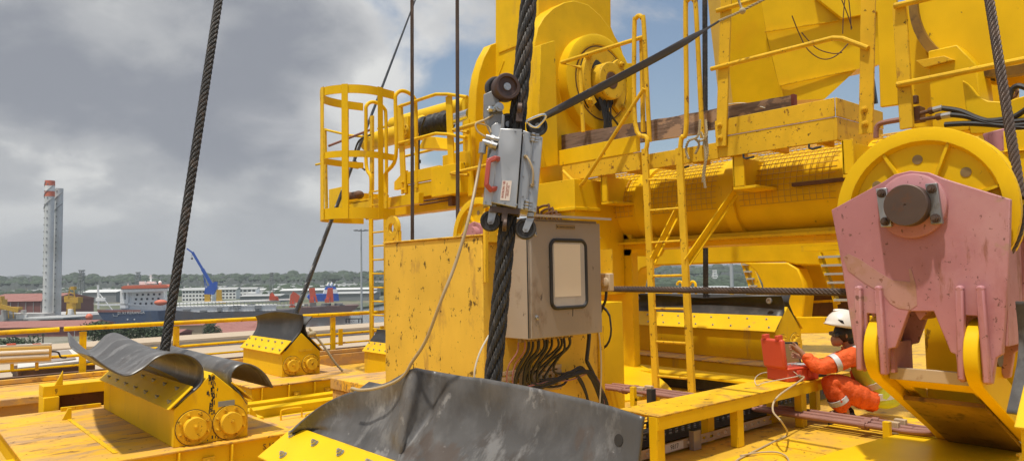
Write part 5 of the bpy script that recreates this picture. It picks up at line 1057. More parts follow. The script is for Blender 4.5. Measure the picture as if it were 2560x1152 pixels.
for y0_, y1_ in ((450, 447), (527, 520), (607, 602), (690, 688), (771, 772), (853, 858), (938, 946)):
    f = (990 - y0_) / (990 - 372); xa = 1641 - 29 * f; xb = 1730 - 32 * f; m = MB(); m.cyl(PX(xa, y0_, LX), PX(xb, y1_, LX), .02, 8); m.build('rung', 'yellow_rusty', t)
for a, b in (((1630, 648), (1702, 505)), ((1716, 652), (1836, 478))):
    m = MB(); p, q = PX(*a, LX), PX(*b, LX + .5); m.beam(p, q, .11, .02, Y_); m.beam(p + V((.04, 0, -.05)), q + V((.04, 0, -.05)), .02, .09, Y_); m.build('stay', 'yellow', t)
# timber planks
def plank(a, b, h, th, x, label, endc=False):
    p, q = PX(*a, x), PX(*b, x); t = thing('timber_plank', label, 'plank', (p + q) / 2); m = MB(); d = (q - p); n = 14
    rows = []
    for i in range(n + 1):
        c = p.lerp(q, i / n); j = random.uniform(-.008, .008); rows.append([c + V((0, 0, j)), c + V((0, 0, -h + random.uniform(-.006, .006))), c + V((th, 0, -h)), c + V((th, 0, j)), c + V((0, 0, j))])
    m.loft(rows); m.add([rows[0][k] for k in range(4)], [(0, 1, 2, 3)]); m.add([rows[-1][k] for k in range(4)], [(3, 2, 1, 0)]); m.build('board', 'wood', t)
    if endc: m = MB(); m.box(q.x - .002, q.x + th, q.y - .012, q.y + .03, q.z - h - .003, q.z + .003); m.build('painted_end', 'wood_red', t)
plank((1395, 340), (1760, 278), .33, .09, WX + .26, 'peeling brown timber plank lying on the walkway below the bearing hub')
plank((1622, 303), (1982, 236), .30, .09, WX + .36, 'brown timber plank with a red painted end lying behind the walkway posts', True)
m = MB(); m.tube(crom([PX(1815, 262, WX + .8), PX(1850, 258, WX + .8), PX(1880, 262, WX + .85), PX(1912, 270, WX + .05)], 5), .009, 6); tag(m.build('cord', 'hose_white'), 'thin pale cord tied round the red ended plank', 'cord')
p = PX(1748, 318, LX - .02); m = MB()
for pts in ([(1750, 300), (1745, 340), (1722, 352), (1715, 375), (1722, 398)], [(1752, 330), (1760, 352), (1764, 400), (1760, 440), (1763, 470)], [(1735, 345), (1748, 360), (1738, 385)], [(1764, 300), (1766, 340), (1752, 352), (1740, 350)], [(1764, 335), (1769, 380), (1760, 420), (1757, 455)]):
    m.rope(crom([PX(a, b, LX - .03 + random.uniform(-.03, .03)) for a, b in pts], 5), .02, .12, 3, 6, 8)
tag(m.build('tie_rope', 'cord'), 'frayed tan rope hanging from the right stringer of the long ladder', 'rope')
# ---------------------------------------------------------------- left platform with cage ladder
GX = 8.3
t = thing('access_platform', 'raised yellow platform with box beams on the left side of the boom', 'platform', (9, 11, 2.9))
ya = PX(1165, 480, GX).y; yb = PX(1010, 480, GX).y; yc = PX(985, 480, GX).y
m = MB(); m.box(GX, GX + .08, yb, PX(1098, 480, GX).y, 3.52, 3.78); m.box(GX + .02, GX + .1, yb, PX(1098, 480, GX).y, 3.2, 3.5); m.build('edge_beam', 'yellow', t, bevel=.008)
m = MB(); m.box(GX - .2, GX + .1, ya - .1, PX(1098, 480, GX).y - .01, 3.12, 3.7); m.build('beam_end', 'yellow', t, bevel=.01)
m = MB(); m.box(GX + .1, 10.4, ya, 15.0, 3.15, 3.25); m.box(GX + .12, GX + .4, ya, 14.9, 2.9, 3.148); m.box(8.0, 10.4, 13.9, 15.6, 3.26, 3.3); m.build('floor_frame', 'yellow_far', t, bevel=.01)
m = MB(); m.box(7.9, 7.97, 14.9, 15.7, 3.0, 3.66); m.box(7.98, 9.5, 15.62, 15.7, 3.0, 3.62); m.box(7.98, 8.1, 12.0, 14.9, 3.02, 3.24); m.build('kick_plate', 'yellow', t, bevel=.006)
m = MB(); m.tube([PX(830, 497, 8.02), PX(895, 487, 8.02)], .085, 12); m.ball(PX(897, 487, 8.02), .12, 12, 8, (1, 1, .8)); m.build('brown_pipe', 'rust_shade_brown', t)
m = MB(); m.prism([PX(985, 455, 8.8), PX(1012, 425, 8.8), PX(1012, 470, 8.8), PX(985, 475, 8.8)], (.1, 0, 0)); fin(m, 'gusset', 'yellow', t)
m = MB(); m.tube([PX(1040, 505, GX), PX(1125, 493, GX)], .02, 6); m.tube([PX(1050, 512, GX), PX(1125, 500, GX)], .02, 6); m.box(*[c for pr in zip(PX(1130, 503, GX) - V((.05, .06, .09)), PX(1130, 503, GX) + V((.05, .06, .09))) for c in pr]); m.build('pipe_clip', 'rust_shade_brown', t)
m = MB(); m.box(9.0, 9.9, 10.9, 12.6, 3.26, 4.15); m.prism([PX(1045, 372, 9.1), PX(1100, 372, 9.1), PX(1088, 342, 9.1), PX(1060, 342, 9.1)], (.5, 0, 0)); fin(m, 'pedestal', 'yellow_far', t)
t = thing('luffing_cylinder', 'yellow hydraulic cylinder with a black rubber sleeve above the left platform', 'hydraulic cylinder', PX(1000, 330, 9.4))
ca, cb_ = PX(918, 358, 9.6), PX(1060, 318, 9.6); cd_ = (cb_ - ca).normalized()
m = MB(); m.cyl(ca, cb_, .225, 28); m.cyl(ca - cd_ * .12, ca, .15, 24, .225); m.build('barrel', 'yellow_clean', t)
m = MB(); e_ = PX(1122, 302, 9.6); n_ = 26; m.tube([cb_.lerp(e_, k / n_) for k in range(n_ + 1)], [.20 + .035 * (k % 2) + .02 * math.sin(k * .9) for k in range(n_ + 1)], 20); m.build('rubber_sleeve', 'black_sleeve', t)
m = MB(); m.tube([cb_ - cd_ * .25, cb_ - cd_ * .05, cb_ + cd_ * .02], [.30, .31, .26], 8); c = PX(1016, 332, 9.35); m.obox(c, X_ * .12, Y_ * .24, Z_ * .36); m.build('trunnion', 'yellow', t, bevel=.02)
m = MB(); m.lathe(PX(1013, 328, 9.2), -X_, [(.17, 0), (.17, .05), (.1, .06), (.1, .1), (0, .1)], 20)
for k in range(8): p = PX(1013, 328, 9.2) + (Y_ * math.cos(k * .785) + Z_ * math.sin(k * .785)) * .135; m.bolt(p - X_ * .05, -X_, .02, .02)
m.build('trunnion_cap', 'yellow_rusty', t)
m = MB(); m.tube([e_ - cd_ * .1, PX(1175, 285, 9.6)], .12, 16); m.build('rod', 'chrome', t)
m = MB(); m.cyl(PX(985, 312, 10.4), PX(1170, 262, 10.4), .2, 20); tag(m.build('brace_pipe', 'yellow_clean'), 'plain yellow brace pipe running behind the hydraulic cylinder', 'pipe')
m = MB(); m.tube(crom([PX(1063, 293, 9.0), PX(1050, 330, 9.0), PX(1047, 380, 9.0), PX(1047, 425, 9.0)], 5), .022, 8); m.cyl(PX(1047, 400, 9.0), PX(1047, 408, 9.0), .05, 8); tag(m.build('cable', 'cable_black'), 'black cable with an inline plug hanging from the hydraulic cylinder', 'cable')
# handrails of the left platform
t = thing('handrail', 'yellow pipe handrail with wide flat posts around the left platform', 'handrail', PX(1005, 480, GX))
for a, b in (((1000, 262), (1010, 484)), ((1122, 240), (1131, 470))):
    m = MB(); p, q = PX(*a, GX - .03), PX(*b, GX - .03); m.beam(p, q, .03, .19, Y_); m.bolt(q + Z_ * .08 - X_ * .015, -X_, .03, .03); m.bolt(q + Z_ * .24 - X_ * .015, -X_, .03, .03); m.build('post', 'yellow', t, bevel=.004)
for pts in ([(1000, 266), (1090, 236), (1120, 236), (1168, 243)], [(994, 360), (1090, 334), (1120, 336), (1165, 345)]):
    m = MB(); m.tube([PX(a, b, GX - .07) for a, b in pts], .034, 10); m.build('rail', 'yellow', t)
for pts in ([(945, 322), (1168, 256)], [(1005, 393), (1165, 354)]):
    m = MB(); m.tube([PX(a, b, 10.3) for a, b in pts], .034, 10); m.build('rail', 'yellow', t)
m = MB(); m.tube([PX(1250, 250, 8.1), PX(1215, 302, 8.1), PX(1134, 326, 8.1), PX(1170, 331, 8.1)], .04, 10); m.tube([PX(1240, 408, 8.1), PX(1128, 434, 8.1), PX(1170, 438, 8.1)], .034, 10); m.build('rail', 'yellow_rusty', t)
m = MB(); m.beam(PX(1167, 300, 8.3), PX(1178, 490, 8.3), .05, .15, Y_); m.beam(PX(1160, 250, 10.2), PX(1163, 400, 10.2), .05, .1, Y_); m.each('post', 'yellow', t, bevel=.004)
# cage ladder
t = thing('cage_ladder', 'yellow ladder with round safety cage at the left end of the platform', 'ladder', (7.8, 13.2, ZD))
for y, zt in ((13.56, 5.0), (12.96, 5.0)):
    m = MB(); m.beam((7.8, y, ZD), (7.8, y, 3.4), .04, .13, Y_); m.build('stringer', 'yellow', t, bevel=.004)
    yt = 13.75 if y > 13.3 else 12.55; m = MB(); m.tube(crom([(7.8, y, 3.3), (7.8, y, 3.7), (7.8, yt, 4.0), (7.8, yt, 5.05), (7.82, yt, 5.3), (8.0, yt, 5.4), (8.25, yt, 5.3), (8.3, yt, 5.0), (8.3, yt, 3.4)], 5), .04, 10); m.build('grab_loop', 'yellow', t)
for k in range(13): m = MB(); z = ZD + .25 + k * .29; m.cyl((7.8, 12.96, z), (7.8, 13.56, z), .018, 8); m.build('rung', 'yellow', t)
CP = crom([(7.8, 12.6, 0), (7.2, 12.5, 0), (6.75, 12.72, 0), (6.52, 13.2, 0), (6.75, 13.7, 0), (7.2, 13.9, 0), (7.8, 13.88, 0)], 6)
for z, h in ((5.2, .17), (3.93, .13), (2.72, .22)):
    m = MB(); m.loft([[p + Z_ * z + q_ * -.01, p + Z_ * (z + h) + q_ * -.01, p + Z_ * (z + h) + q_ * .012, p + Z_ * z + q_ * .012, p + Z_ * z + q_ * -.01] for p, q_ in ((CP[i], (CP[min(i + 1, len(CP) - 1)] - CP[max(i - 1, 0)]).cross(Z_).normalized()) for i in range(len(CP)))]); fix_normals(m.build('cage_hoop', 'yellow', t))
for i in (4, 12, 18, 24, 32):
    p = CP[i]; tn = (CP[min(i + 1, len(CP) - 1)] - CP[i - 1]).normalized(); n_ = tn.cross(Z_); m = MB(); m.obox(p - n_ * .0 + Z_ * 4.05 + n_ * -.018, tn * .065, Z_ * 1.33, n_ * .006); m.build('cage_bar', 'yellow', t)
t = thing('handrail', 'rusty yellow handrail corner behind the ladder cage', 'handrail', PX(820, 500, 9.0))
m = MB(); m.beam(PX(812, 322, 8.6), PX(816, 520, 8.6), .1, .06); m.beam(PX(930, 290, 8.9), PX(930, 480, 8.9), .12, .06); m.each('post', 'yellow_rusty', t, bevel=.004)
m = MB(); m.tube([PX(803, 330, 8.6), PX(815, 325, 8.6), PX(870, 338, 8.8), PX(930, 345, 8.9)], .03, 8); m.tube([PX(790, 412, 8.6), PX(815, 406, 8.6), PX(895, 420, 8.7)], .03, 8); m.build('rail', 'yellow', t)
m = MB(); m.tube([PX(822, 365, 8.4), PX(925, 325, 8.9)], .032, 8); m.build('brown_rail', 'rust_pipe', t)
m = MB(); m.tube(crom([PX(925, 338, 8.7), PX(898, 352, 8.7), PX(886, 385, 8.7), PX(890, 405, 8.7), PX(912, 425, 8.7)], 5), .024, 8); tag(m.build('cable', 'cable_black'), 'looped black cable hanging inside the ladder cage', 'cable')
# ---------------------------------------------------------------- sheave blocks
def sheave(t, c, R, th, mt='yellow'):
    A = V((-1, 0, 0)); m = MB()
    m.lathe(c, A, [(R, -th), (R, -th * .55), (R * .90, -th * .1), (R * .90, th * .1), (R, th * .55), (R, th), (R * .985, th * 1.04), (R * .84, th * 1.04), (R * .83, th * .8), (R * .80, th * .45), (R * .42, th * .45), (R * .40, th * 1.0), (0, th * 1.0)], 64); w_ = m.build('sheave', mt, t)
    m = MB()
    for k in range(7):
        a = k * 2 * math.pi / 7 + .17; d = V((0, math.cos(a), math.sin(a))); m.beam(c + A * th * .55 + d * R * .4, c + A * th * .62 + d * R * .83, .022, .05, A)
    m.each('spoke_rib', mt, w_)
    m = MB()
    for k in range(7):
        a = k * 2 * math.pi / 7 + .17 + .449; d = V((0, math.cos(a), math.sin(a))); m.lathe(c + A * (th * .45) + d * R * .63, A, [(.036, .0), (.036, .004), (.028, .005), (0, .004)], 16)
    m.each('lightening_hole', 'brass', w_); return w_
SX = 5.66
t = thing('sheave_block', 'large yellow sheave between faded pink cheek plates hinged on yellow lugs', 'sheave block', (6, 2, .3))
sc_ = PX(2313, 530, SX + .2); SR = .625
sheave(t, sc_, SR, .085)
out = [(2078, 525), (2212, 452), (2236, 436), (2275, 427), (2320, 431), (2360, 447), (2525, 498), (2522, 640), (2512, 800), (2506, 885), (2490, 895), (2480, 960), (2465, 962), (2452, 935), (2446, 790), (2415, 788), (2412, 800), (2408, 880), (2412, 955), (2400, 955), (2388, 885), (2376, 880), (2334, 778), (2272, 778), (2240, 868), (2222, 872), (2218, 935), (2206, 938), (2202, 870), (2195, 785), (2168, 783), (2166, 925), (2158, 930), (2150, 868), (2135, 862), (2122, 780), (2100, 640)]
m = MB(); ppx(m, out, SX, .05); ck = fin(m, 'cheek_plate', 'pink', t, .006)
m = MB(); m.prism([V((SX + .40, p.y, p.z)) for p in [PX(a, b, SX) for a, b in out]], (.05, 0, 0)); fin(m, 'cheek_plate', 'pink', t, .006)
m = MB(); yy = PX(2520, 700, SX).y
m.prism([V((SX + .052, yy + .03, 1.05)), V((SX + .398, yy + .03, 1.05)), V((SX + .398, yy + .005, 1.95)), V((SX + .052, yy + .005, 1.95))], (0, .03, 0)); m.prism([PX(2330, 770, SX + .06), PX(2280, 770, SX + .06), PX(2300, 800, SX + .06)], (.3, 0, 0)); fin(m, 'spacer_plate', 'pink', t, .003)
pc = PX(2282, 515, SX); m = MB(); m.lathe(pc, -X_, [(.235, 0), (.235, .035), (.22, .045), (.0, .045)], 48); m.build('boss', 'pink', ck)
m = MB(); m.prism([PX(a, b, SX) for a, b in ((2108, 642), (2122, 634), (2150, 648), (2200, 682), (2232, 700), (2275, 704), (2290, 712), (2293, 762), (2276, 774), (2246, 770), (2226, 758), (2205, 732), (2160, 706), (2120, 676))], (-.0025, 0, 0)); fix_normals(m.build('worn_patch', 'worn_pink', ck))
m = MB(); m.prism([PX(a, b, SX) for a, b in ((2272, 672), (2278, 672), (2290, 712), (2285, 740), (2278, 712))], (-.004, 0, 0)); fix_normals(m.build('scratch', 'worn_pink', ck))
m = MB(); m.lathe(pc - X_ * .045, -X_, [(.15, 0), (.15, .095), (.145, .10), (.01, .10), (.008, .096), (0, .096)], 44); m.build('axle_pin', 'steel_dark', t)
for dy in (.175, -.165):
    m = MB(); q = pc + V((-.06, dy, 0)); m.obox(q, X_ * .017, Y_ * .038, Z_ * .145 + Y_ * .012); k_p = m.build('keeper_bar', 'alu_dull' if dy < 0 else 'steel', t, bevel=.004)
    m = MB()
    for dz in (.105, -.105): m.bolt(q + V((-.017, dz * .08, dz)), -X_, .023, .03)
    m.each('bolt', 'steel_dark', k_p)
m = MB()
for a, b in (((2147, 722), (2152, 925)), ((2197, 722), (2212, 936)), ((2400, 722), (2406, 950)), ((2452, 722), (2470, 958))):
    p, q = PX(*a, SX - .03), PX(*b, SX - .03); m.beam(p, q, .05, .06, X_); m.cyl(p - Y_ * .0 + X_ * .03, p - X_ * .03, .025, 12)
m.each('cheek_rib', 'pink', t, per=2, bevel=.012)
m = MB()
for sy, px in ((1, 2225), (-1, 2395)): p = PX(px, 890, SX + .052); m.prism([p + V((0, -.03, .1)), p + V((.345, -.03, .1)), p + V((.345, -.03, -.12)), p + V((0, -.03, -.12))], (0, .03, 0))
m.each('inner_web', 'pink', t)
# tilted yellow mount with lugs
t = thing('block_mount', 'tilted yellow mount with two rounded lugs carrying the pink sheave block', 'mount', (6.4, 2, .2))
for px in (2182, 2430):
    yl_ = PX(px, 800, SX).y; cc = V((SX + .17, yl_ - .05, .965)); pts = []
    for k in range(21): w = R_(232 - 262 * k / 20); pts.append(cc + V((math.cos(w) * .27, 0, math.sin(w) * .26)))
    pts += [V((7.2, yl_ - .05, .22)), V((6.95, yl_ - .05, .10)), V((6.7, yl_ - .05, .24))]; m = MB(); m.prism(pts, (0, .09, 0)); fin(m, 'lug', 'yellow_clean', t, .008)
    m = MB(); m.cyl(cc - Y_ * .06, cc + Y_ * .16, .07, 20); m.build('lug_pin', 'steel_dark', t)
ya_, yb_ = PX(2182, 800, SX).y, PX(2430, 800, SX).y
def sp(x, o=0): return V((x, 0, 1.02 - .2 - (x - SX - .05) * .52 + o))
m = MB()
for x0_, x1_ in ((5.78, 6.0),):
    a, b = sp(x0_), sp(x1_); m.prism([V((a.x, yb_ + .045, a.z)), V((b.x, yb_ + .045, b.z)), V((b.x, ya_ - .055, b.z)), V((a.x, ya_ - .055, a.z))], (.03, 0, .04))

for ya1, ya2, w1, w2 in ((ya_ - .055, ya_ - .13, 6.0, 6.95), (yb_ + .045, yb_ + .12, 6.0, 6.95)):
    a, b = sp(w1), sp(w2); m.prism([V((a.x, ya1, a.z)), V((b.x, ya1, b.z)), V((b.x, ya2, b.z)), V((a.x, ya2, a.z))], (.03, 0, .04))
fin(m, 'cross_plate', 'yellow_clean', t, .006)
m = MB(); a = sp(5.8); m.box(5.76, 5.80, yb_ + .05, ya_ - .06, a.z - .02, a.z + .07); m.build('front_lip', 'tray_beige', t, bevel=.004)
a, b = sp(6.0, -.1), sp(7.0, -.1); m = MB(); m.prism([V((a.x, yb_ + .05, a.z)), V((b.x, yb_ + .05, b.z)), V((b.x, ya_ - .06, b.z)), V((a.x, ya_ - .06, a.z))], (.02, 0, .03)); fin(m, 'tray_plate', 'yellow_grease_shade', t, 0)  # shade inside the slot is put into this plate's dark brown
m = MB(); m.box(6.5, 6.54, yb_ - .1, ya_ - .06, .45, 1.6); m.build('back_web', 'yellow_far', t)
# plinth under the block
m = MB(); zt = .1; m.prism([PZ(1930, 1180, zt), PZ(2080, 1128, zt), PZ(2330, 1058, zt), PZ(2700, 1040, zt), PZ(2900, 1300, zt), PZ(1900, 1300, zt)], (0, 0, -.09))
tag(fin(m, 'plinth', 'yellow_clean', None, .012), 'smooth sunlit yellow plinth under the tilted mount at the lower right', 'plinth')
# second sheave block behind the scuffed box
t = thing('sheave_block', 'yellow sheave with small pink cheek plate peeping over the scuffed yellow box', 'sheave block', (7, 7, 1.4))
s2 = PX(1204, 596, 7.0); sheave(t, s2, .64, .085)
m = MB(); pts = [s2 + V((-.16, -.42, -.5)), s2 + V((-.16, -.40, .02)), s2 + V((-.16, -.15, .22)), s2 + V((-.16, .0, .26)), s2 + V((-.16, .15, .22)), s2 + V((-.16, .42, -.02)), s2 + V((-.16, .42, -.5))]; m.prism(pts, (.04, 0, 0)); fin(m, 'cheek_plate', 'pink', t)
m = MB(); m.cyl(s2 + V((-.16, -.05, .05)), s2 + V((-.26, -.05, .05)), .13, 24); m.build('axle_pin', 'pink', t)
m = MB(); m.box(6.6, 7.4, 6.3, 7.9, ZD + .003, 1.2); m.build('pedestal', 'yellow_far', t, bevel=.01)
# ---------------------------------------------------------------- wire ropes
WG = 'wire ropes of the crane'
def wrope(p, q, R, pitch, mt, label, st=6):
    m = MB(); m.rope([p, q], R, pitch, st, 6, 20 if R > .03 and R < .1 else 14, mt != 'rope_grease' and R > .03); return tag(m.build('wire_rope', mt), label, 'wire rope', WG)
b0 = V((2.15, PX(411, 880, 2.15).y, .70)); p0 = PX(411, 880, 2.15); p1 = D(553, -40, 8.9)
wrope(p0 + (p0 - p1).normalized() * .5, p1 + (p1 - p0) * .6, .050, .42, 'rope_black', 'black wire rope rising from the near left hood with curled flaps')
p0 = D(727, 818, 10.9); p1 = D(1046, -20, 40); wrope(p0 + (p0 - p1).normalized() * .4, p1 + (p1 - p0) * .4, .041, .32, 'rope_grease', 'slanting black wire rope from the far left hood passing behind the ladder cage')
p0 = D(1031, 640, 9.4); p1 = D(1030, -60, 9.7); wrope(p0, p1, .0245, .19, 'rope_brown', 'thin brown wire rope dropping behind the scuffed box between cage and boom')
tg = V((s2.x, s2.y + .62, s2.z)); p1 = D(1143, -60, 12.2); wrope(tg, p1 + (p1 - tg) * .2, .032, .24, 'rope_brown', 'brown wire rope running down to the sheave peeping over the scuffed box')
p0 = V((12.1, PX(1763, 748, 12.1).y, .7)); p1 = PX(1762, -60, 12.1); wrope(p0, p1, .052, .4, 'rope_black', 'vertical black wire rope entering the wide hood behind the long ladder')
sg = sc_ + V((0, -SR + .02, .05)); p1 = D(2462, -70, 5.6); wrope(sg, p1 + (p1 - sg) * .3, .034, .26, 'rope_brown', 'brown wire rope running up from the right side of the pink sheave block')
sb = sc_ + V((0, .05, -SR + .02)); wrope(sb, V((sb.x, 9.5, sb.z + .04)), .032, .22, 'rope_brown', 'horizontal brown wire rope from the pink sheave block to behind the cabinet')
m = MB(); m.rope(arc(sc_, SR - .02, -Y_, -Z_, 0, R_(88), 14), .032, .24, 6, 6, 14); tag(m.build('wire_rope', 'rope_brown'), 'brown wire rope bent in the groove of the pink block sheave', 'wire rope', WG)
m = MB(); m.beam(D(2164, 90, 10.5), D(2188, 260, 10.5), .06, .06); tag(m.build('wire_rope', 'rope_grease'), 'short dark rope seen behind the right corner post of the walkway', 'wire rope', WG)
# ---------------------------------------------------------------- winch at upper right
t = thing('winch_frame', 'tall yellow winch frame with drum flange and saddle above the pink sheave block', 'winch', (8, 2.5, 2.2))
m = MB(); ppx(m, [(2188, -120), (2238, -120), (2246, 262), (2200, 268)], 8.6, .06); fin(m, 'side_panel', 'yellow_clean', t, .008)
m = MB(); ppx(m, [(2262, -120), (2304, -120), (2310, 100), (2335, 190), (2350, 240), (2350, 320), (2270, 320)], 8.0, .12); fin(m, 'web_plate', 'yellow_far', t, .01)
m = MB(); ppx(m, [(2320, 128), (2392, 112), (2440, 160), (2460, 320), (2400, 330), (2330, 330), (2322, 200)], 7.55, .4); fin(m, 'pedestal', 'yellow_far', t, .012)
m = MB(); p = PX(2290, 155, 7.5); m.prism([PX(2288, 152, 7.5), PX(2360, 140, 7.5), PX(2384, 150, 7.5), PX(2310, 170, 7.5)], (.25, 0, .02)); fin(m, 'wooden_wedge', 'yellow_rusty', t, .005)
m = MB(); ppx(m, [(2405, 200), (2420, 212), (2440, 238), (2470, 252), (2510, 255), (2540, 246), (2700, 200), (2700, 335), (2425, 335), (2415, 280)], 7.2, .12); fin(m, 'saddle', 'yellow', t, .01)
m = MB(); dc_ = PX(2540, -40, 7.9); m.lathe(dc_, -X_, [(.88, -.5), (.88, -.42), (.74, -.40), (.74, .05), (.87, .07), (.87, .13), (0, .12)], 64); m.build('drum', 'yellow_far', t)
m = MB(); ppx(m, [(2300, -120), (2480, -120), (2480, 200), (2390, 180), (2335, 170), (2305, 60)], 8.2, .1); fin(m, 'drum_gap_shade', 'ink', t, 0); m = MB(); m.lathe(dc_, -X_, [(.885, .05), (.885, .142), (.80, .157), (.79, .12)], 64, False); m.build('drum_rim', 'yellow_grease_shade', t)  # flat black plate added for the shadow gap beside the drum
m = MB(); ppx(m, [(2508, 328), (2700, 316), (2700, 470), (2512, 470)], 6.6, .1); ppx(m, [(2500, 378), (2700, 362), (2700, 366), (2500, 382)], 6.58, .02); fin(m, 'front_beam', 'yellow', t, .01)
m = MB(); ppx(m, [(2480, 20), (2700, -30), (2700, -120), (2480, -120)], 9.5, .2); fin(m, 'dark_beam', 'rust_shade_brown', t, 0)
m = MB(); ppx(m, [(2425, 30), (2530, 20), (2536, 250), (2425, 330)], 9.3, .2); ppx(m, [(2552, 60), (2700, 30), (2700, 110), (2556, 90)], 9.3, .2); fin(m, 'rear_wall', 'yellow_far', t)
m = MB(); ppx(m, [(2455, 335), (2510, 320), (2512, 400), (2470, 380)], 6.9, .1); fin(m, 'primed_block', 'pink', t)
m = MB()
for k in range(6): m.tube(arc(PX(2524, 165, 9.2) + Z_ * (.35 - .13 * k), .055, Y_, Z_, 0, 2 * math.pi, 8), .02, 5, False)
m.build('chain', 'rust_shade_brown', t)
m = MB(); m.beam(PX(2548, 0, 10), PX(2556, 210, 10), .04, .03); m.build('far_rail', 'yellow_rail', t)
for y in (85, 115, 145): m = MB(); m.beam(PX(2534, y, 10), PX(2600, y - 4, 10), .02, .02); m.build('far_rail', 'pale_grey', t)
t = thing('handrail', 'yellow handrail with scarred post in front of the winch frame', 'handrail', PX(2255, 315, 7.2))
m = MB(); m.beam(PX(2249, 12, 7.2), PX(2268, 322, 7.2), .04, .12, Y_); m.build('post', 'yellow_rusty', t, bevel=.004)
m = MB(); m.tube([PX(2236, 16, 7.15), PX(2330, -6, 7.15), PX(2450, -34, 7.15)], .028, 10); m.tube([PX(2242, 213, 7.15), PX(2700, 122, 7.15)], .028, 10); m.build('rail', 'yellow_rusty', t)
t = thing('hydraulic_valve', 'rusty hydraulic valve with two black hoses beside the winch post', 'valve', PX(2290, 285, 7.3))
m = MB(); m.obox(PX(2290, 288, 7.3), X_ * .07, Y_ * .06, Z_ * .07); m.cyl(PX(2300, 284, 7.2), PX(2332, 276, 7.2), .02, 8); m.cyl(PX(2300, 300, 7.2), PX(2350, 292, 7.2), .02, 8); m.cyl(PX(2322, 279, 7.2), PX(2334, 275, 7.2), .035, 6); m.cyl(PX(2340, 294, 7.2), PX(2354, 290, 7.2), .035, 6); m.obox(PX(2288, 250, 7.4), X_ * .03, Y_ * .025, Z_ * .04); m.build('valve_body', 'rust_shade_brown', t, bevel=.008)
m = MB(); m.cyl(PX(2332, 276, 7.2), PX(2356, 270, 7.2), .028, 10); m.cyl(PX(2354, 291, 7.2), PX(2378, 287, 7.2), .028, 10); m.build('ferrule', 'steel', t)
for pts, lb in (([(2356, 271), (2400, 278), (2450, 298), (2500, 306), (2580, 300)], 'upper black hydraulic hose from the rusty valve'), ([(2378, 287), (2420, 292), (2470, 308), (2520, 314), (2580, 310)], 'lower black hydraulic hose from the rusty valve'), ([(2362, 312), (2420, 309), (2480, 312), (2580, 322)], 'black hose lying flat behind the top of the pink block sheave'), ([(2580, 262), (2540, 290), (2500, 300), (2460, 303)], 'black hose curving in from the right edge above the sheave'), ([(2522, 250), (2530, 225), (2546, 215), (2570, 222)], 'short black hose arch at the right edge of the picture')):
    m = MB(); m.tube(crom([PX(a, b, 7.1) for a, b in pts], 5), .024, 8); tag(m.build('hose', 'cable_black'), lb, 'hose')
m = MB(); m.tube(crom([PX(2190, 345, 7.9), PX(2192, 320, 7.9), PX(2205, 308, 7.9), PX(2260, 298, 7.9)], 4), .028, 8); tag(m.build('pipe', 'rust_pipe'), 'bent rusty pipe beside the winch post', 'pipe')
# ---------------------------------------------------------------- left railing
RY = 14.9
t = thing('deck_railing', 'yellow pipe railing along the left deck edge', 'railing', (5, RY, ZD))
def rz(px, py): return PY(px, py, RY)
m = MB(); m.cyl((-6, RY, .73), rz(148, 823), .042, 12); m.cyl(rz(160, 822), (16, RY, .73), .042, 12); m.build('top_rail', 'yellow_rail', t)
for px in (207, 440, 650, 832):
    x = rz(px, 850).x; m = MB(); m.box(x - .055, x + .055, RY - .03, RY + .03, ZD, .69); m.build('post', 'yellow_rail', t, bevel=.004)
m = MB(); m.cyl((-6, RY, .35), rz(205, 887), .028, 10); m.cyl(rz(215, 884), (16, RY, .34), .028, 10); m.cyl((-6, RY, .10), (16, RY, .10), .022, 10); m.build('mid_rail', 'yellow_rail', t)
for px in (849, 952):
    x = rz(px, 850).x; m = MB(); m.box(x - .05, x + .05, RY - .06, RY - .035, .05, .42); m.build('rail_clamp', 'yellow_rail', t)
t = thing('lamp_fixture', 'long fluorescent lamp fixture on brackets at the left edge of the railing', 'lamp', PY(60, 885, 14.75))
a, b = PY(-120, 892, 14.7), PY(128, 880, 14.7); m = MB(); m.beam(a, b, .16, .26); m.build('housing', 'glass_lamp', t, bevel=.03)
m = MB(); m.beam(a + Z_ * .14, b + Z_ * .14, .14, .03); m.beam(a - Z_ * .14, b - Z_ * .14, .1, .03)
m.build('frame', 'frame_white', t); m = MB()
for px in (28, 92): m.obox(PY(px, 863, 14.7), X_ * .06, Y_ * .06, Z_ * .03)
m.each('clip', 'crane_red', t)
m = MB()
for px in (30, 92): m.beam(PY(px, 895, 14.7), PY(px, 925, 14.7), .03, .05, X_)
m.each('bracket', 'yellow_rail', t)
m = MB(); m.tube(crom([PY(128, 878, 14.7), PY(145, 880, 14.7), PY(152, 892, 14.7), PY(165, 893, 14.8)], 5), .016, 6); m.build('lead', 'cable_black', t)
for y in (.03, -.05): m = MB(); m.cyl(a + V((.05, -.085, y)), b + V((-.05, -.085, y)), .035, 10); m.build('tube_light', 'paper', t)
t = thing('roof_hatch', 'brown hatch box with pale glazed top beyond the left railing', 'hatch', PY(140, 960, 16.0))
p = [PY(48, 935, 15.9), PY(235, 910, 15.9)]; m = MB(); m.prism([PY(44, 926, 15.9), PY(238, 905, 15.9), PY(238, 928, 15.9), PY(46, 945, 15.9)], (0, 1.0, 0)); fin(m, 'top_frame', 'rust_shade_brown', t)
m = MB(); m.prism([PY(46, 940, 16.0), PY(72, 938, 16.0), PY(78, 1010, 16.0), PY(42, 1015, 16.0)], (0, .8, 0)); m.prism([PY(222, 926, 16.2), PY(238, 925, 16.2), PY(238, 1000, 16.2), PY(222, 1000, 16.2)], (0, .6, 0)); fin(m, 'side_post', 'rust_shade_brown', t)
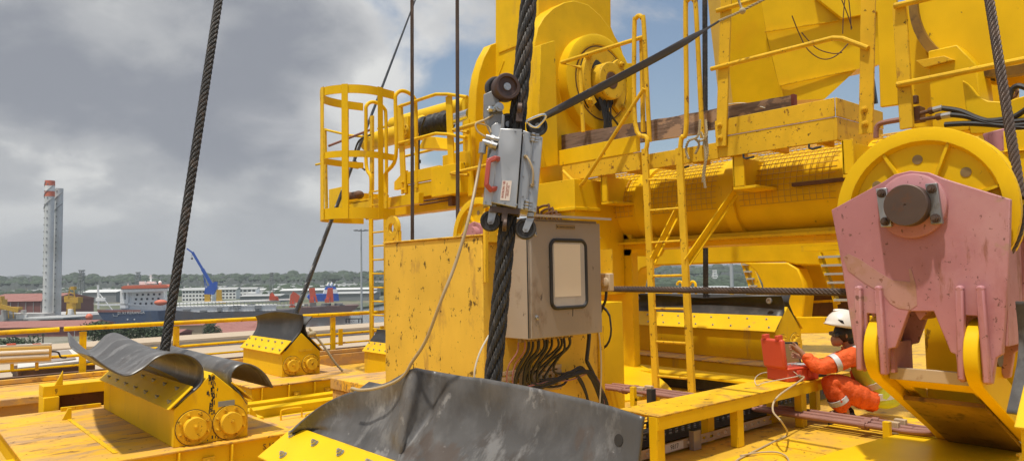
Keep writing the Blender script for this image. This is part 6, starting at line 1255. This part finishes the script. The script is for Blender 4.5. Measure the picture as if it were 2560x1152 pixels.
m = MB(); c1_, c2_ = PY(44, 926, 15.9), PY(238, 905, 15.9); m.prism([c1_ + Z_ * .01, c2_ + Z_ * .01, c2_ + V((0, 1.0, .16)), c1_ + V((.1, 1.0, .16))], (0, 0, .05)); fin(m, 'glazed_top', 'frame_white', t)
m = MB(); m.prism([c1_ + V((.3, .1, .085)), c2_ + V((-.3, .1, .085)), c2_ + V((-.3, .85, .2)), c1_ + V((.35, .85, .2))], (0, 0, .006)); fin(m, 'glass', 'glass_dim', t)
# ---------------------------------------------------------------- bench, pipes, trays
t = thing('steel_bench', 'long yellow steel bench with worn top where the worker crouches', 'bench', (6.3, 3.83, 0))
B0, B1, BA, BB, BT = 4.65, 8.05, 3.62, 4.05, .45
m = MB(); m.box(B0, B1, BA, BB, BT - .012, BT); m.build('bench_top', 'yellow_floor', t, bevel=.004)
m = MB(); m.box(B0 + .002, B1 - .002, BA + .004, BA + .018, BT - .115, BT - .0125); m.box(B0 + .002, B1 - .002, BB - .018, BB - .004, BT - .115, BT - .0125); m.build('apron', 'yellow', t)
for x in (4.70, 5.86, 7.03, 7.95):
    for y in (BA + .06, BB - .06):
        m = MB(); m.box(x - .05, x + .05, y - .04, y + .04, .003, BT - .014); m.build('leg', 'yellow', t, bevel=.004)
for i, dy in enumerate((0, .07, .14, .21, .30)):
    x = 6.86 + dy; z = .13 + (.0 if i % 2 else .012); r = .028 if i in (1, 2) else .02
    pth = [(x, 8.2, z - .1), (x, 6.2, z), (x, 3.2, z), (x + .02, 2.55 - i * .05, z), (x + .05, 2.3 - i * .05, z + .05 + .02 * i), (x + .12, 2.0 - i * .03, z + .07 + .02 * i), (x + .2, 1.6, z + .07), (x + .25, .8, z + .05)]
    m = MB(); m.tube(crom(pth, 5), r, 10); 
    for y in (5.9, 3.0): m.cyl((x, y - .03, z), (x, y + .03, z), r * 1.5, 10)
    tag(m.build('pipe', 'rust_pipe'), 'rusty pink hydraulic pipe in the bundle running under the bench', 'pipe', 'hydraulic pipes under the bench')
for y, lb in ((5.65, 'yellow pipe support with grey clamps near the ladder foot'), (2.75, 'yellow pipe support with clamp in front of the worker'), (7.2, 'yellow pipe support behind the ladder foot')):
    t = thing('pipe_support', lb, 'pipe support', (7.0, y, 0)); m = MB(); z0_ = 0 if y < 5.5 else ZD
    m.box(6.78, 7.24, y - .03, y + .03, .05, .09); m.box(6.76, 6.82, y - .03, y + .03, z0_ + .003, .22); m.box(7.2, 7.26, y - .03, y + .03, z0_ + .003, .049); m.build('bracket', 'yellow', t, bevel=.004)
    m = MB(); m.box(6.9, 6.96, y - .05, y + .05, .09, .2); m.box(7.06, 7.12, y - .05, y + .05, .09, .2); m.each('clamp', 'tray_beige', t, bevel=.006)
def slotted(name, x0_, x1_, y, z0_, z1_, mt, label, pitch=.095):
    m = MB(); m.box(x0_, x1_, y - .004, y + .004, z1_ - .018, z1_); m.box(x0_, x1_, y - .004, y + .004, z0_, z0_ + (z1_ - z0_) * .5)
    n = int((x1_ - x0_) / pitch)
    for k in range(n): m.box(x0_ + k * pitch, x0_ + k * pitch + pitch * .42, y - .0038, y + .0038, z0_ + (z1_ - z0_) * .5, z1_ - .018)
    return m
t = thing('cable_tray', 'black slotted cable tray full of cables under the bench', 'cable tray', (6.4, 4.2, .03))
for y in (4.12, 4.42): m = slotted('side', 4.35, 9.6, y, .05, .17, '', ''); m.build('side_rail', 'cable_black', t)
m = MB(); m.box(4.35, 9.6, 4.125, 4.415, .05, .058); m.build('tray_floor', 'rubber_dark', t)
for k in range(7):
    m = MB(); y = 4.15 + k * .04; m.tube(crom([(4.2 + .8 * i, y + random.uniform(-.012, .012), .078 + random.uniform(-.01, .04)) for i in range(7)], 4), .014, 6); tag(m.build('cable', 'cable_black'), 'black cable lying in the slotted tray under the bench', 'cable', 'cables in the tray under the bench')
t = thing('cable_tray', 'beige slotted cable tray with a numbered tag lying in front of the black tray', 'cable tray', (5.6, 3.95, 0))
m = MB(); n = 24; m.box(4.1, 6.9, 3.93, 3.938, .02, .05); m.box(4.1, 6.9, 3.93, 3.938, .075, .10)
for k in range(n): m.box(4.1 + k * .117, 4.165 + k * .117, 3.9302, 3.9378, .05, .075)
m.box(4.1, 6.9, 3.938, 4.10, .02, .026); m.build('tray_side', 'tray_beige', t)
m = MB(); m.box(5.12, 5.38, 3.922, 3.929, .03, .095); tg_ = m.build('number_tag', 'frame_white', t)
text('lettering', '9817', 'ink', tg_, (5.25, 3.9215, .062), X_, Z_, .06, .0006)
m = MB(); m.box(5.45, 5.56, 3.86, 3.866, .003, .17); m.box(5.45, 5.455, 3.866, 3.91, .003, .17); tag(m.build('angle_bracket', 'glass_dim'), 'pale upright angle bracket beside the beige tray', 'bracket')
m = MB(); m.box(5.68, 5.75, 4.5, 4.56, .003, .44); m.build('dark_post', 'ink'); tag(bpy.data.objects['dark_post'], 'dark narrow post standing behind the bench', 'post')
# ---------------------------------------------------------------- orange test case and its cables
c = PZ(1985, 945, BT); cx, cy = 7.25, 3.86
t = thing('instrument_case', 'open orange instrument case with raised lid on the bench', 'case', (cx, cy, BT))
ex = V((.96, -.28, 0)).normalized(); ey = V((.28, .96, 0)).normalized(); cc = PZ(1985, 948, BT) ; hw, hd = .21, .15
cc = V((7.16, 3.82, BT))
m = MB(); m.prism([cc - ex * hw - ey * hd, cc + ex * hw - ey * hd, cc + ex * hw + ey * hd, cc - ex * hw + ey * hd], (0, 0, .14)); m.obox(cc + Z_ * .132, ex * (hw + .012), ey * (hd + .012), Z_ * .012); fin(m, 'case_base', 'orange_case', t, .02)
m = MB(); m.obox(cc + Z_ * .143, ex * (hw - .02), ey * (hd - .02), Z_ * .004); pn_ = m.build('panel', 'case_inside', t)
m = MB()
for k in range(4): m.cyl(cc + ex * (-.1 + .05 * k) + Z_ * .146, cc + ex * (-.1 + .05 * k) + Z_ * .165, .014, 10)
m.obox(cc + ex * .1 + Z_ * .15, ex * .07, ey * .08, Z_ * .004); m.each('socket', 'pale_grey', pn_)
# lid stands at the left end
lid = cc - ex * (hw + .02) + Z_ * .135; up = (Z_ * .99 - ex * .10).normalized(); no = (ex + Z_ * .1).normalized()
m = MB(); m.obox(lid + up * .15, ey * hd, up * .148, no * .026); fin(m, 'lid', 'orange_case', t, .02)
m = MB(); m.obox(lid + up * .15 + no * .035, ey * (hd - .025), up * .125, no * .003); m.build('lid_lining', 'case_inside', t, bevel=.002)
m = MB()
for s_ in (-1, 1): m.obox(lid + up * .315 + ey * s_ * .09, ey * .022, up * .022, no * .035); m.obox(cc + ex * .08 * s_ - ey * (hd + .015) + Z_ * .075, ex * .03, ey * .012, Z_ * .04)
m.each('latch', 'orange_case', t, bevel=.004)
m = MB(); q = cc - ey * hd - ex * .10 + Z_ * .06; m.cyl(q, q - ey * .05, .014, 10); m.cyl(q - ey * .03, q - ey * .045, .018, 6); m.build('connector', 'steel', t)
q0 = cc - ey * (hd + .05) - ex * .10 + Z_ * .06
m = MB(); m.tube(crom([q0, q0 - ey * .03 - Z_ * .02, PY(1945, 990, 3.5), PY(1932, 1025, 3.4), PY(1955, 1055, 3.2), PZ(1968, 1085, .05), PZ(1930, 1105, .04), PZ(1880, 1130, .04), PZ(1842, 1150, .04), PZ(1810, 1185, .04)], 6), .0085, 8); m.tube(crom([PZ(1850, 1138, .05), PZ(1900, 1130, .05), PZ(1945, 1130, .05), PZ(1970, 1145, .05), PZ(1975, 1180, .05)], 5), .007, 8); tag(m.build('hose', 'hose_beige'), 'beige cable from the orange case falling to the floor plates', 'cable')
m = MB(); m.tube(crom([q0 + ey * .02, PZ(1915, 955, BT + .02), PZ(1892, 962, BT + .01), PZ(1888, 945, BT + .01), PZ(1905, 932, BT + .01), PZ(1932, 930, BT + .01)], 6), .0045, 6); m.tube(crom([cc - ex * .1 + Z_ * .13, cc - ex * .12 + Z_ * .25, cc - ex * .16 + Z_ * .3, cc - ex * .19 + Z_ * .2, cc - ex * .14 - ey * .16 + Z_ * .1, cc - ex * .05 - ey * .19 + Z_ * .01], 6), .004, 6); tag(m.build('cable', 'hose_white'), 'thin pale cable looped on the bench by the orange case', 'cable')
t = thing('tablet_case', 'open dark tablet standing behind the orange case', 'tablet', cc + ey * .3 + ex * .2)
q = cc + ex * .14 + ey * .21 + Z_ * .20; m = MB(); m.obox(q, (ex * .85 - ey * .5).normalized() * .14, (Z_ + ey * .2).normalized() * .16, (ey * .85 + ex * .5).normalized() * .012); m.build('frame', 'cable_black', t, bevel=.006)
m = MB(); m.obox(q - (ey * .85 + ex * .5).normalized() * .014, (ex * .85 - ey * .5).normalized() * .12, (Z_ + ey * .2).normalized() * .14, (ey * .85 + ex * .5).normalized() * .002); m.build('screen', 'brass', t)
m = MB(); q = cc + ex * .33 + ey * .02; m.obox(q + Z_ * .015, ex * .09, ey * .08, Z_ * .015); tag(m.build('notebook', 'cable_black', bevel=.005), 'small black box lying on the bench end between case and worker', 'box')
m = MB(); m.obox(q + Z_ * .04 - ex * .02, ex * .05, ey * .05, Z_ * .008); tag(m.build('paper_roll', 'frame_white', bevel=.004), 'small white pad on the black box beside the worker', 'pad')
# ---------------------------------------------------------------- crouching worker
PD = 7.5
def skin(name, nodes, edges, mt, parent, sub=2, root=0):
    """nodes: {key: (point, radius)}"""
    ks = list(nodes); ix = {k: i for i, k in enumerate(ks)}; o0 = W[parent.name] if parent else V((0, 0, 0))
    me = bpy.data.meshes.new(name); me.from_pydata([tuple(nodes[k][0] - o0) for k in ks], [(ix[a], ix[b]) for a, b in edges], []); me.update()
    o = bpy.data.objects.new(name, me); col.objects.link(o); md = o.modifiers.new('skin', 'SKIN'); md.use_smooth_shade = True; md.branch_smoothing = .4
    for i, k in enumerate(ks):
        r = nodes[k][1]; me.skin_vertices[0].data[i].radius = r if isinstance(r, tuple) else (r, r)
    me.skin_vertices[0].data[root].use_root = True
    s = o.modifiers.new('sub', 'SUBSURF'); s.levels = sub; s.render_levels = sub
    me.materials.append(M[mt]); W[o.name] = o0
    if parent: o.parent = parent
    return o
def Q(x, y, dd=0): return D(x, y, PD + dd)
person = thing('person', 'worker in orange coveralls, yellow vest and white helmet crouching at the orange case', 'person', PZ(2110, 1045, 0) if False else V((Q(2130, 1040).x, Q(2130, 1040).y, .0)))
J = {
 'pel': (Q(2196, 990), .13), 'wst': (Q(2190, 955), .135), 'chest': (Q(2158, 905), .145), 'uch': (Q(2138, 880), .10), 'neck': (Q(2123, 858), .055), 'skull': (Q(2107, 832), .085), 'crown': (Q(2108, 806), .092),
 'shL': (Q(2122, 893, -.17), .062), 'elL': (Q(2046, 924, -.20), .05), 'wrL': (Q(2003, 880, -.12), .032), 'haL': (Q(1990, 870, -.10), .034),
 'shR': (Q(2122, 888, .17), .062), 'elR': (Q(2060, 918, .22), .05), 'wrR': (Q(2012, 893, .12), .032), 'haR': (Q(1996, 890, .08), .034),
 'hpL': (Q(2176, 1006, -.06), .10), 'knL': (Q(2066, 948, -.16), .07), 'anL': (Q(2118, 1036, -.14), .048), 'toL': (Q(2074, 1044, -.18), .035),
 'hpR': (Q(2186, 1004, .08), .10), 'knR': (Q(2074, 946, .18), .07), 'anR': (Q(2112, 1028, .16), .048), 'toR': (Q(2070, 1036, .16), .035)}
E = [('pel', 'wst'), ('wst', 'chest'), ('chest', 'uch'), ('uch', 'neck'), ('neck', 'skull'), ('skull', 'crown')]
for s_ in 'LR': E += [('uch', 'sh' + s_), ('sh' + s_, 'el' + s_), ('el' + s_, 'wr' + s_), ('wr' + s_, 'ha' + s_), ('pel', 'hp' + s_), ('hp' + s_, 'kn' + s_), ('kn' + s_, 'an' + s_), ('an' + s_, 'to' + s_)]
for s_, dd in (('L', -.10), ('R', .10)):
    hx, hy = (1990, 870) if s_ == 'L' else (1996, 890)
    for k, (fx, fy, fd) in enumerate(((-17, -12, -.03), (-19, -7, -.01), (-19, -2, .01), (-16, 3, .03))):
        a, b = 'f%s%da' % (s_, k), 'f%s%db' % (s_, k); J[a] = (Q(hx + fx * .55, hy + fy * .6, dd + fd), .0095); J[b] = (Q(hx + fx, hy + fy + 2, dd + fd * 1.1), .0085); E += [('ha' + s_, a), (a, b)]
    a, b = 'f%sta' % s_, 'f%stb' % s_; J[a] = (Q(hx - 2, hy - 10, dd + .02), .0105); J[b] = (Q(hx - 9, hy - 15, dd + .02), .009); E += [('wr' + s_, a), (a, b)]
body = skin('body', J, E, 'skin', person)
# face
fwd = (Q(2080, 842) - Q(2107, 836)).normalized(); rgt = (FW - fwd * FW.dot(fwd)).normalized()
hc_ = Q(2104, 835)
m = MB(); m.ball(hc_ + fwd * .092 - Z_ * .012, .020, 10, 8, (1, .8, 1.3)); m.ball(hc_ + fwd * .078 - Z_ * .075, .032, 10, 8); m.ball(hc_ + fwd * .05 - Z_ * .05, .065, 14, 10); m.ball(hc_ - rgt * .088 - fwd * .012, .026, 10, 8, (.7, .5, 1.2)); m.build('face', 'skin', body)
m = MB(); m.ball(hc_ + fwd * .085 - Z_ * .046, .012, 8, 6, (1, 2, .5)); m.build('mouth', 'pink', body)
m = MB(); m.obox(hc_ + fwd * .082 + Z_ * .022, fwd * .02, rgt * .075, Z_ * .017); m.beam(hc_ + fwd * .07 - rgt * .08 + Z_ * .022, hc_ - rgt * .095 + Z_ * .015, .006, .012); m.build('dark_glasses', 'window_dark', body, bevel=.008)
m = MB(); hr = Matrix((fwd, rgt, Z_)).transposed()
m.ball(hc_ - fwd * .03 + Z_ * .02, .115, 16, 12, (.95, .92, .95), hr); m.ball(hc_ - fwd * .075 - Z_ * .06, .075, 14, 10, (.8, 1.0, 1.1), hr); m.ball(hc_ - rgt * .075 - fwd * .02 - Z_ * .01, .045, 10, 8, (.8, .5, 1.2), hr); m.build('hair', 'hair', person)
# helmet
hb = Q(2108, 818); htl = (Z_ * .97 + fwd * -.12).normalized(); hf = (fwd - htl * fwd.dot(htl)).normalized(); hsd = htl.cross(hf); hm = Matrix((hf, hsd, htl)).transposed()
m = MB(); vs = []; fs = []; n = 28; rings = 9
for i in range(rings + 1):
    a = math.pi / 2 * i / rings
    for k in range(n):
        w_ = 2 * math.pi * k / n; ridge = 1 + .035 * math.cos(w_ * 2) * math.sin(a) - .02 * (1 if abs(math.sin(w_)) < .3 else 0)
        rr = math.cos(a * .98); brim = .018 * max(0, math.cos(w_)) if i == 0 else 0
        vs.append(hb + hm @ V((math.cos(w_) * (.182 * rr * ridge + brim), math.sin(w_) * .150 * rr * ridge, math.sin(a) * .18 - (.012 * (1 + math.cos(w_ * 2)) if i == 0 else 0) * -1)))
for i in range(rings):
    for k in range(n): l = (k + 1) % n; fs.append((i * n + k, i * n + l, (i + 1) * n + l, (i + 1) * n + k))
fs.append(tuple(rings * n + k for k in range(n))); m.add(vs, fs); hel = m.build('helmet', 'helmet', person, solid=.008, ang=70)
m = MB()
for ang, zz, ln in ((-62, .062, .036), (-118, .07, .04), (-20, .06, .03), (62, .062, .036)):
    w_ = R_(ang); c_ = hb + hm @ V((math.cos(w_) * .172, math.sin(w_) * .142, zz)); tn = hm @ V((-math.sin(w_) * .9, math.cos(w_), -.55)); tn.normalize(); nn = (c_ - hb - htl * zz * .6).normalized(); bb = nn.cross(tn); m.prism([c_ - tn * ln + nn * .006, c_ + tn * ln * .2 + bb * .018 + nn * .006, c_ + tn * ln + nn * .004, c_ + tn * ln * .3 - bb * .012 + nn * .006], -nn * .02)
m.each('vent', 'hair', hel); m = MB(); m.ball(hb + hm @ V((.02, 0, .168)), .05, 14, 8, (2.0, .7, .45), hm); m.build('crest', 'helmet', hel)
# coverall
C_ = {k: J[k] for k in ('pel', 'wst', 'chest', 'uch', 'shL', 'elL', 'shR', 'elR', 'hpL', 'knL', 'hpR', 'knR')}
rad = {'pel': .18, 'wst': .178, 'chest': .185, 'uch': .125, 'shL': .10, 'elL': .082, 'shR': .10, 'elR': .082, 'hpL': .12, 'knL': .108, 'hpR': .13, 'knR': .108}
C_ = {k: (C_[k][0], rad[k]) for k in C_}
for s_ in 'LR':
    C_['fa' + s_] = (J['el' + s_][0].lerp(J['wr' + s_][0], .5), .07); C_['cu' + s_] = (J['el' + s_][0].lerp(J['wr' + s_][0], .9), .06)
    C_['ua' + s_] = (J['sh' + s_][0].lerp(J['el' + s_][0], .5), .094); C_['th' + s_] = (J['hp' + s_][0].lerp(J['kn' + s_][0], .5), .138)
    C_['sk' + s_] = (J['kn' + s_][0].lerp(J['an' + s_][0], .5), .115); C_['ak' + s_] = (J['kn' + s_][0].lerp(J['an' + s_][0], .92), .094)
CE = [('pel', 'wst'), ('wst', 'chest'), ('chest', 'uch')]
for s_ in 'LR': CE += [('uch', 'sh' + s_), ('sh' + s_, 'ua' + s_), ('ua' + s_, 'el' + s_), ('el' + s_, 'fa' + s_), ('fa' + s_, 'cu' + s_), ('pel', 'hp' + s_), ('hp' + s_, 'th' + s_), ('th' + s_, 'kn' + s_), ('kn' + s_, 'sk' + s_), ('sk' + s_, 'ak' + s_)]
cov = skin('coverall', C_, CE, 'orange_suit', person)
dm = bpy.data.textures.new('folds', 'CLOUDS'); dm.noise_scale = .09; dd_ = cov.modifiers.new('folds', 'DISPLACE'); dd_.texture = dm; dd_.strength = .045; dd_.mid_level = .5; dd_.texture_coords = 'GLOBAL'
d2 = bpy.data.textures.new('creases', 'CLOUDS'); d2.noise_scale = .035; d3 = cov.modifiers.new('creases', 'DISPLACE'); d3.texture = d2; d3.strength = .016; d3.texture_coords = 'GLOBAL'
cov.modifiers['sub'].render_levels = 3; cov.modifiers['sub'].levels = 3
Vn = {'hem': (Q(2202, 1020), .185), 'pel': (Q(2204, 990), .205), 'wst': (Q(2197, 952), .196), 'chest': (Q(2167, 907), .202), 'uch': (Q(2148, 882), .145)}
vs_ = skin('vest', Vn, [('hem', 'pel'), ('pel', 'wst'), ('wst', 'chest'), ('chest', 'uch')], 'vest', person)
d4 = vs_.modifiers.new('folds', 'DISPLACE'); d4.texture = dm; d4.strength = .03; d4.texture_coords = 'GLOBAL'
def band(a, b, f, r, wd, name='reflective_band', par=person, tilt=None, sc=1.0):
    p = a.lerp(b, f); ax_ = (b - a).normalized()
    if tilt: ax_ = (ax_ + tilt).normalized()
    u, v = basis(ax_); n = 26; m = MB(); m.loft([[p + (u * math.cos(k * 2 * math.pi / n) + v * math.sin(k * 2 * math.pi / n)) * r * q[1] + ax_ * wd * q[0] for q in ((-1, .97), (-.9, 1), (.9, 1), (1, .97))] for k in range(n + 1)]); return m.build(name, 'reflective', par)
band(J['shL'][0], J['elL'][0], .46, .094, .03, par=cov); band(J['knL'][0], J['anL'][0], .56, .105, .03, par=cov); band(J['shR'][0], J['elR'][0], .46, .094, .03, par=cov); band(J['knR'][0], J['anR'][0], .56, .105, .03, par=cov)
band(Vn['pel'][0], Vn['wst'][0], .25, .186, .036, par=vs_); band(Vn['wst'][0], Vn['chest'][0], .18, .190, .036, par=vs_)
for s_ in (-1, 1): m = MB(); a = Q(2145, 868, s_ * .09); m.tube(crom([Q(2122, 905, s_ * .13), Q(2134, 872, s_ * .12), Q(2160, 876, s_ * .11), Q(2190, 925, s_ * .10)], 5), .028, 8); m.build('shoulder_band', 'reflective', vs_)
for s_ in 'LR':
    a, t_ = J['an' + s_][0], J['to' + s_][0]; m = MB(); d_ = (t_ - a); d_.z = 0; d_.normalize(); zf = .002; c0 = V((a.x, a.y, 0)); rt_ = d_.cross(Z_)
    rows = []
    for f, w2, h in ((-.09, .03, .09), (-.06, .042, .12), (.0, .046, .12), (.08, .05, .085), (.15, .048, .07), (.20, .03, .05), (.215, .008, .03)):
        c_ = c0 + d_ * f; rows.append([c_ - rt_ * w2 + Z_ * zf, c_ - rt_ * w2 * 1.0 + Z_ * h * .6, c_ - rt_ * w2 * .5 + Z_ * h, c_ + rt_ * w2 * .5 + Z_ * h, c_ + rt_ * w2 + Z_ * h * .6, c_ + rt_ * w2 + Z_ * zf, c_ - rt_ * w2 + Z_ * zf])
    m.loft(rows); fix_normals(m.build('boot', 'hair', person))
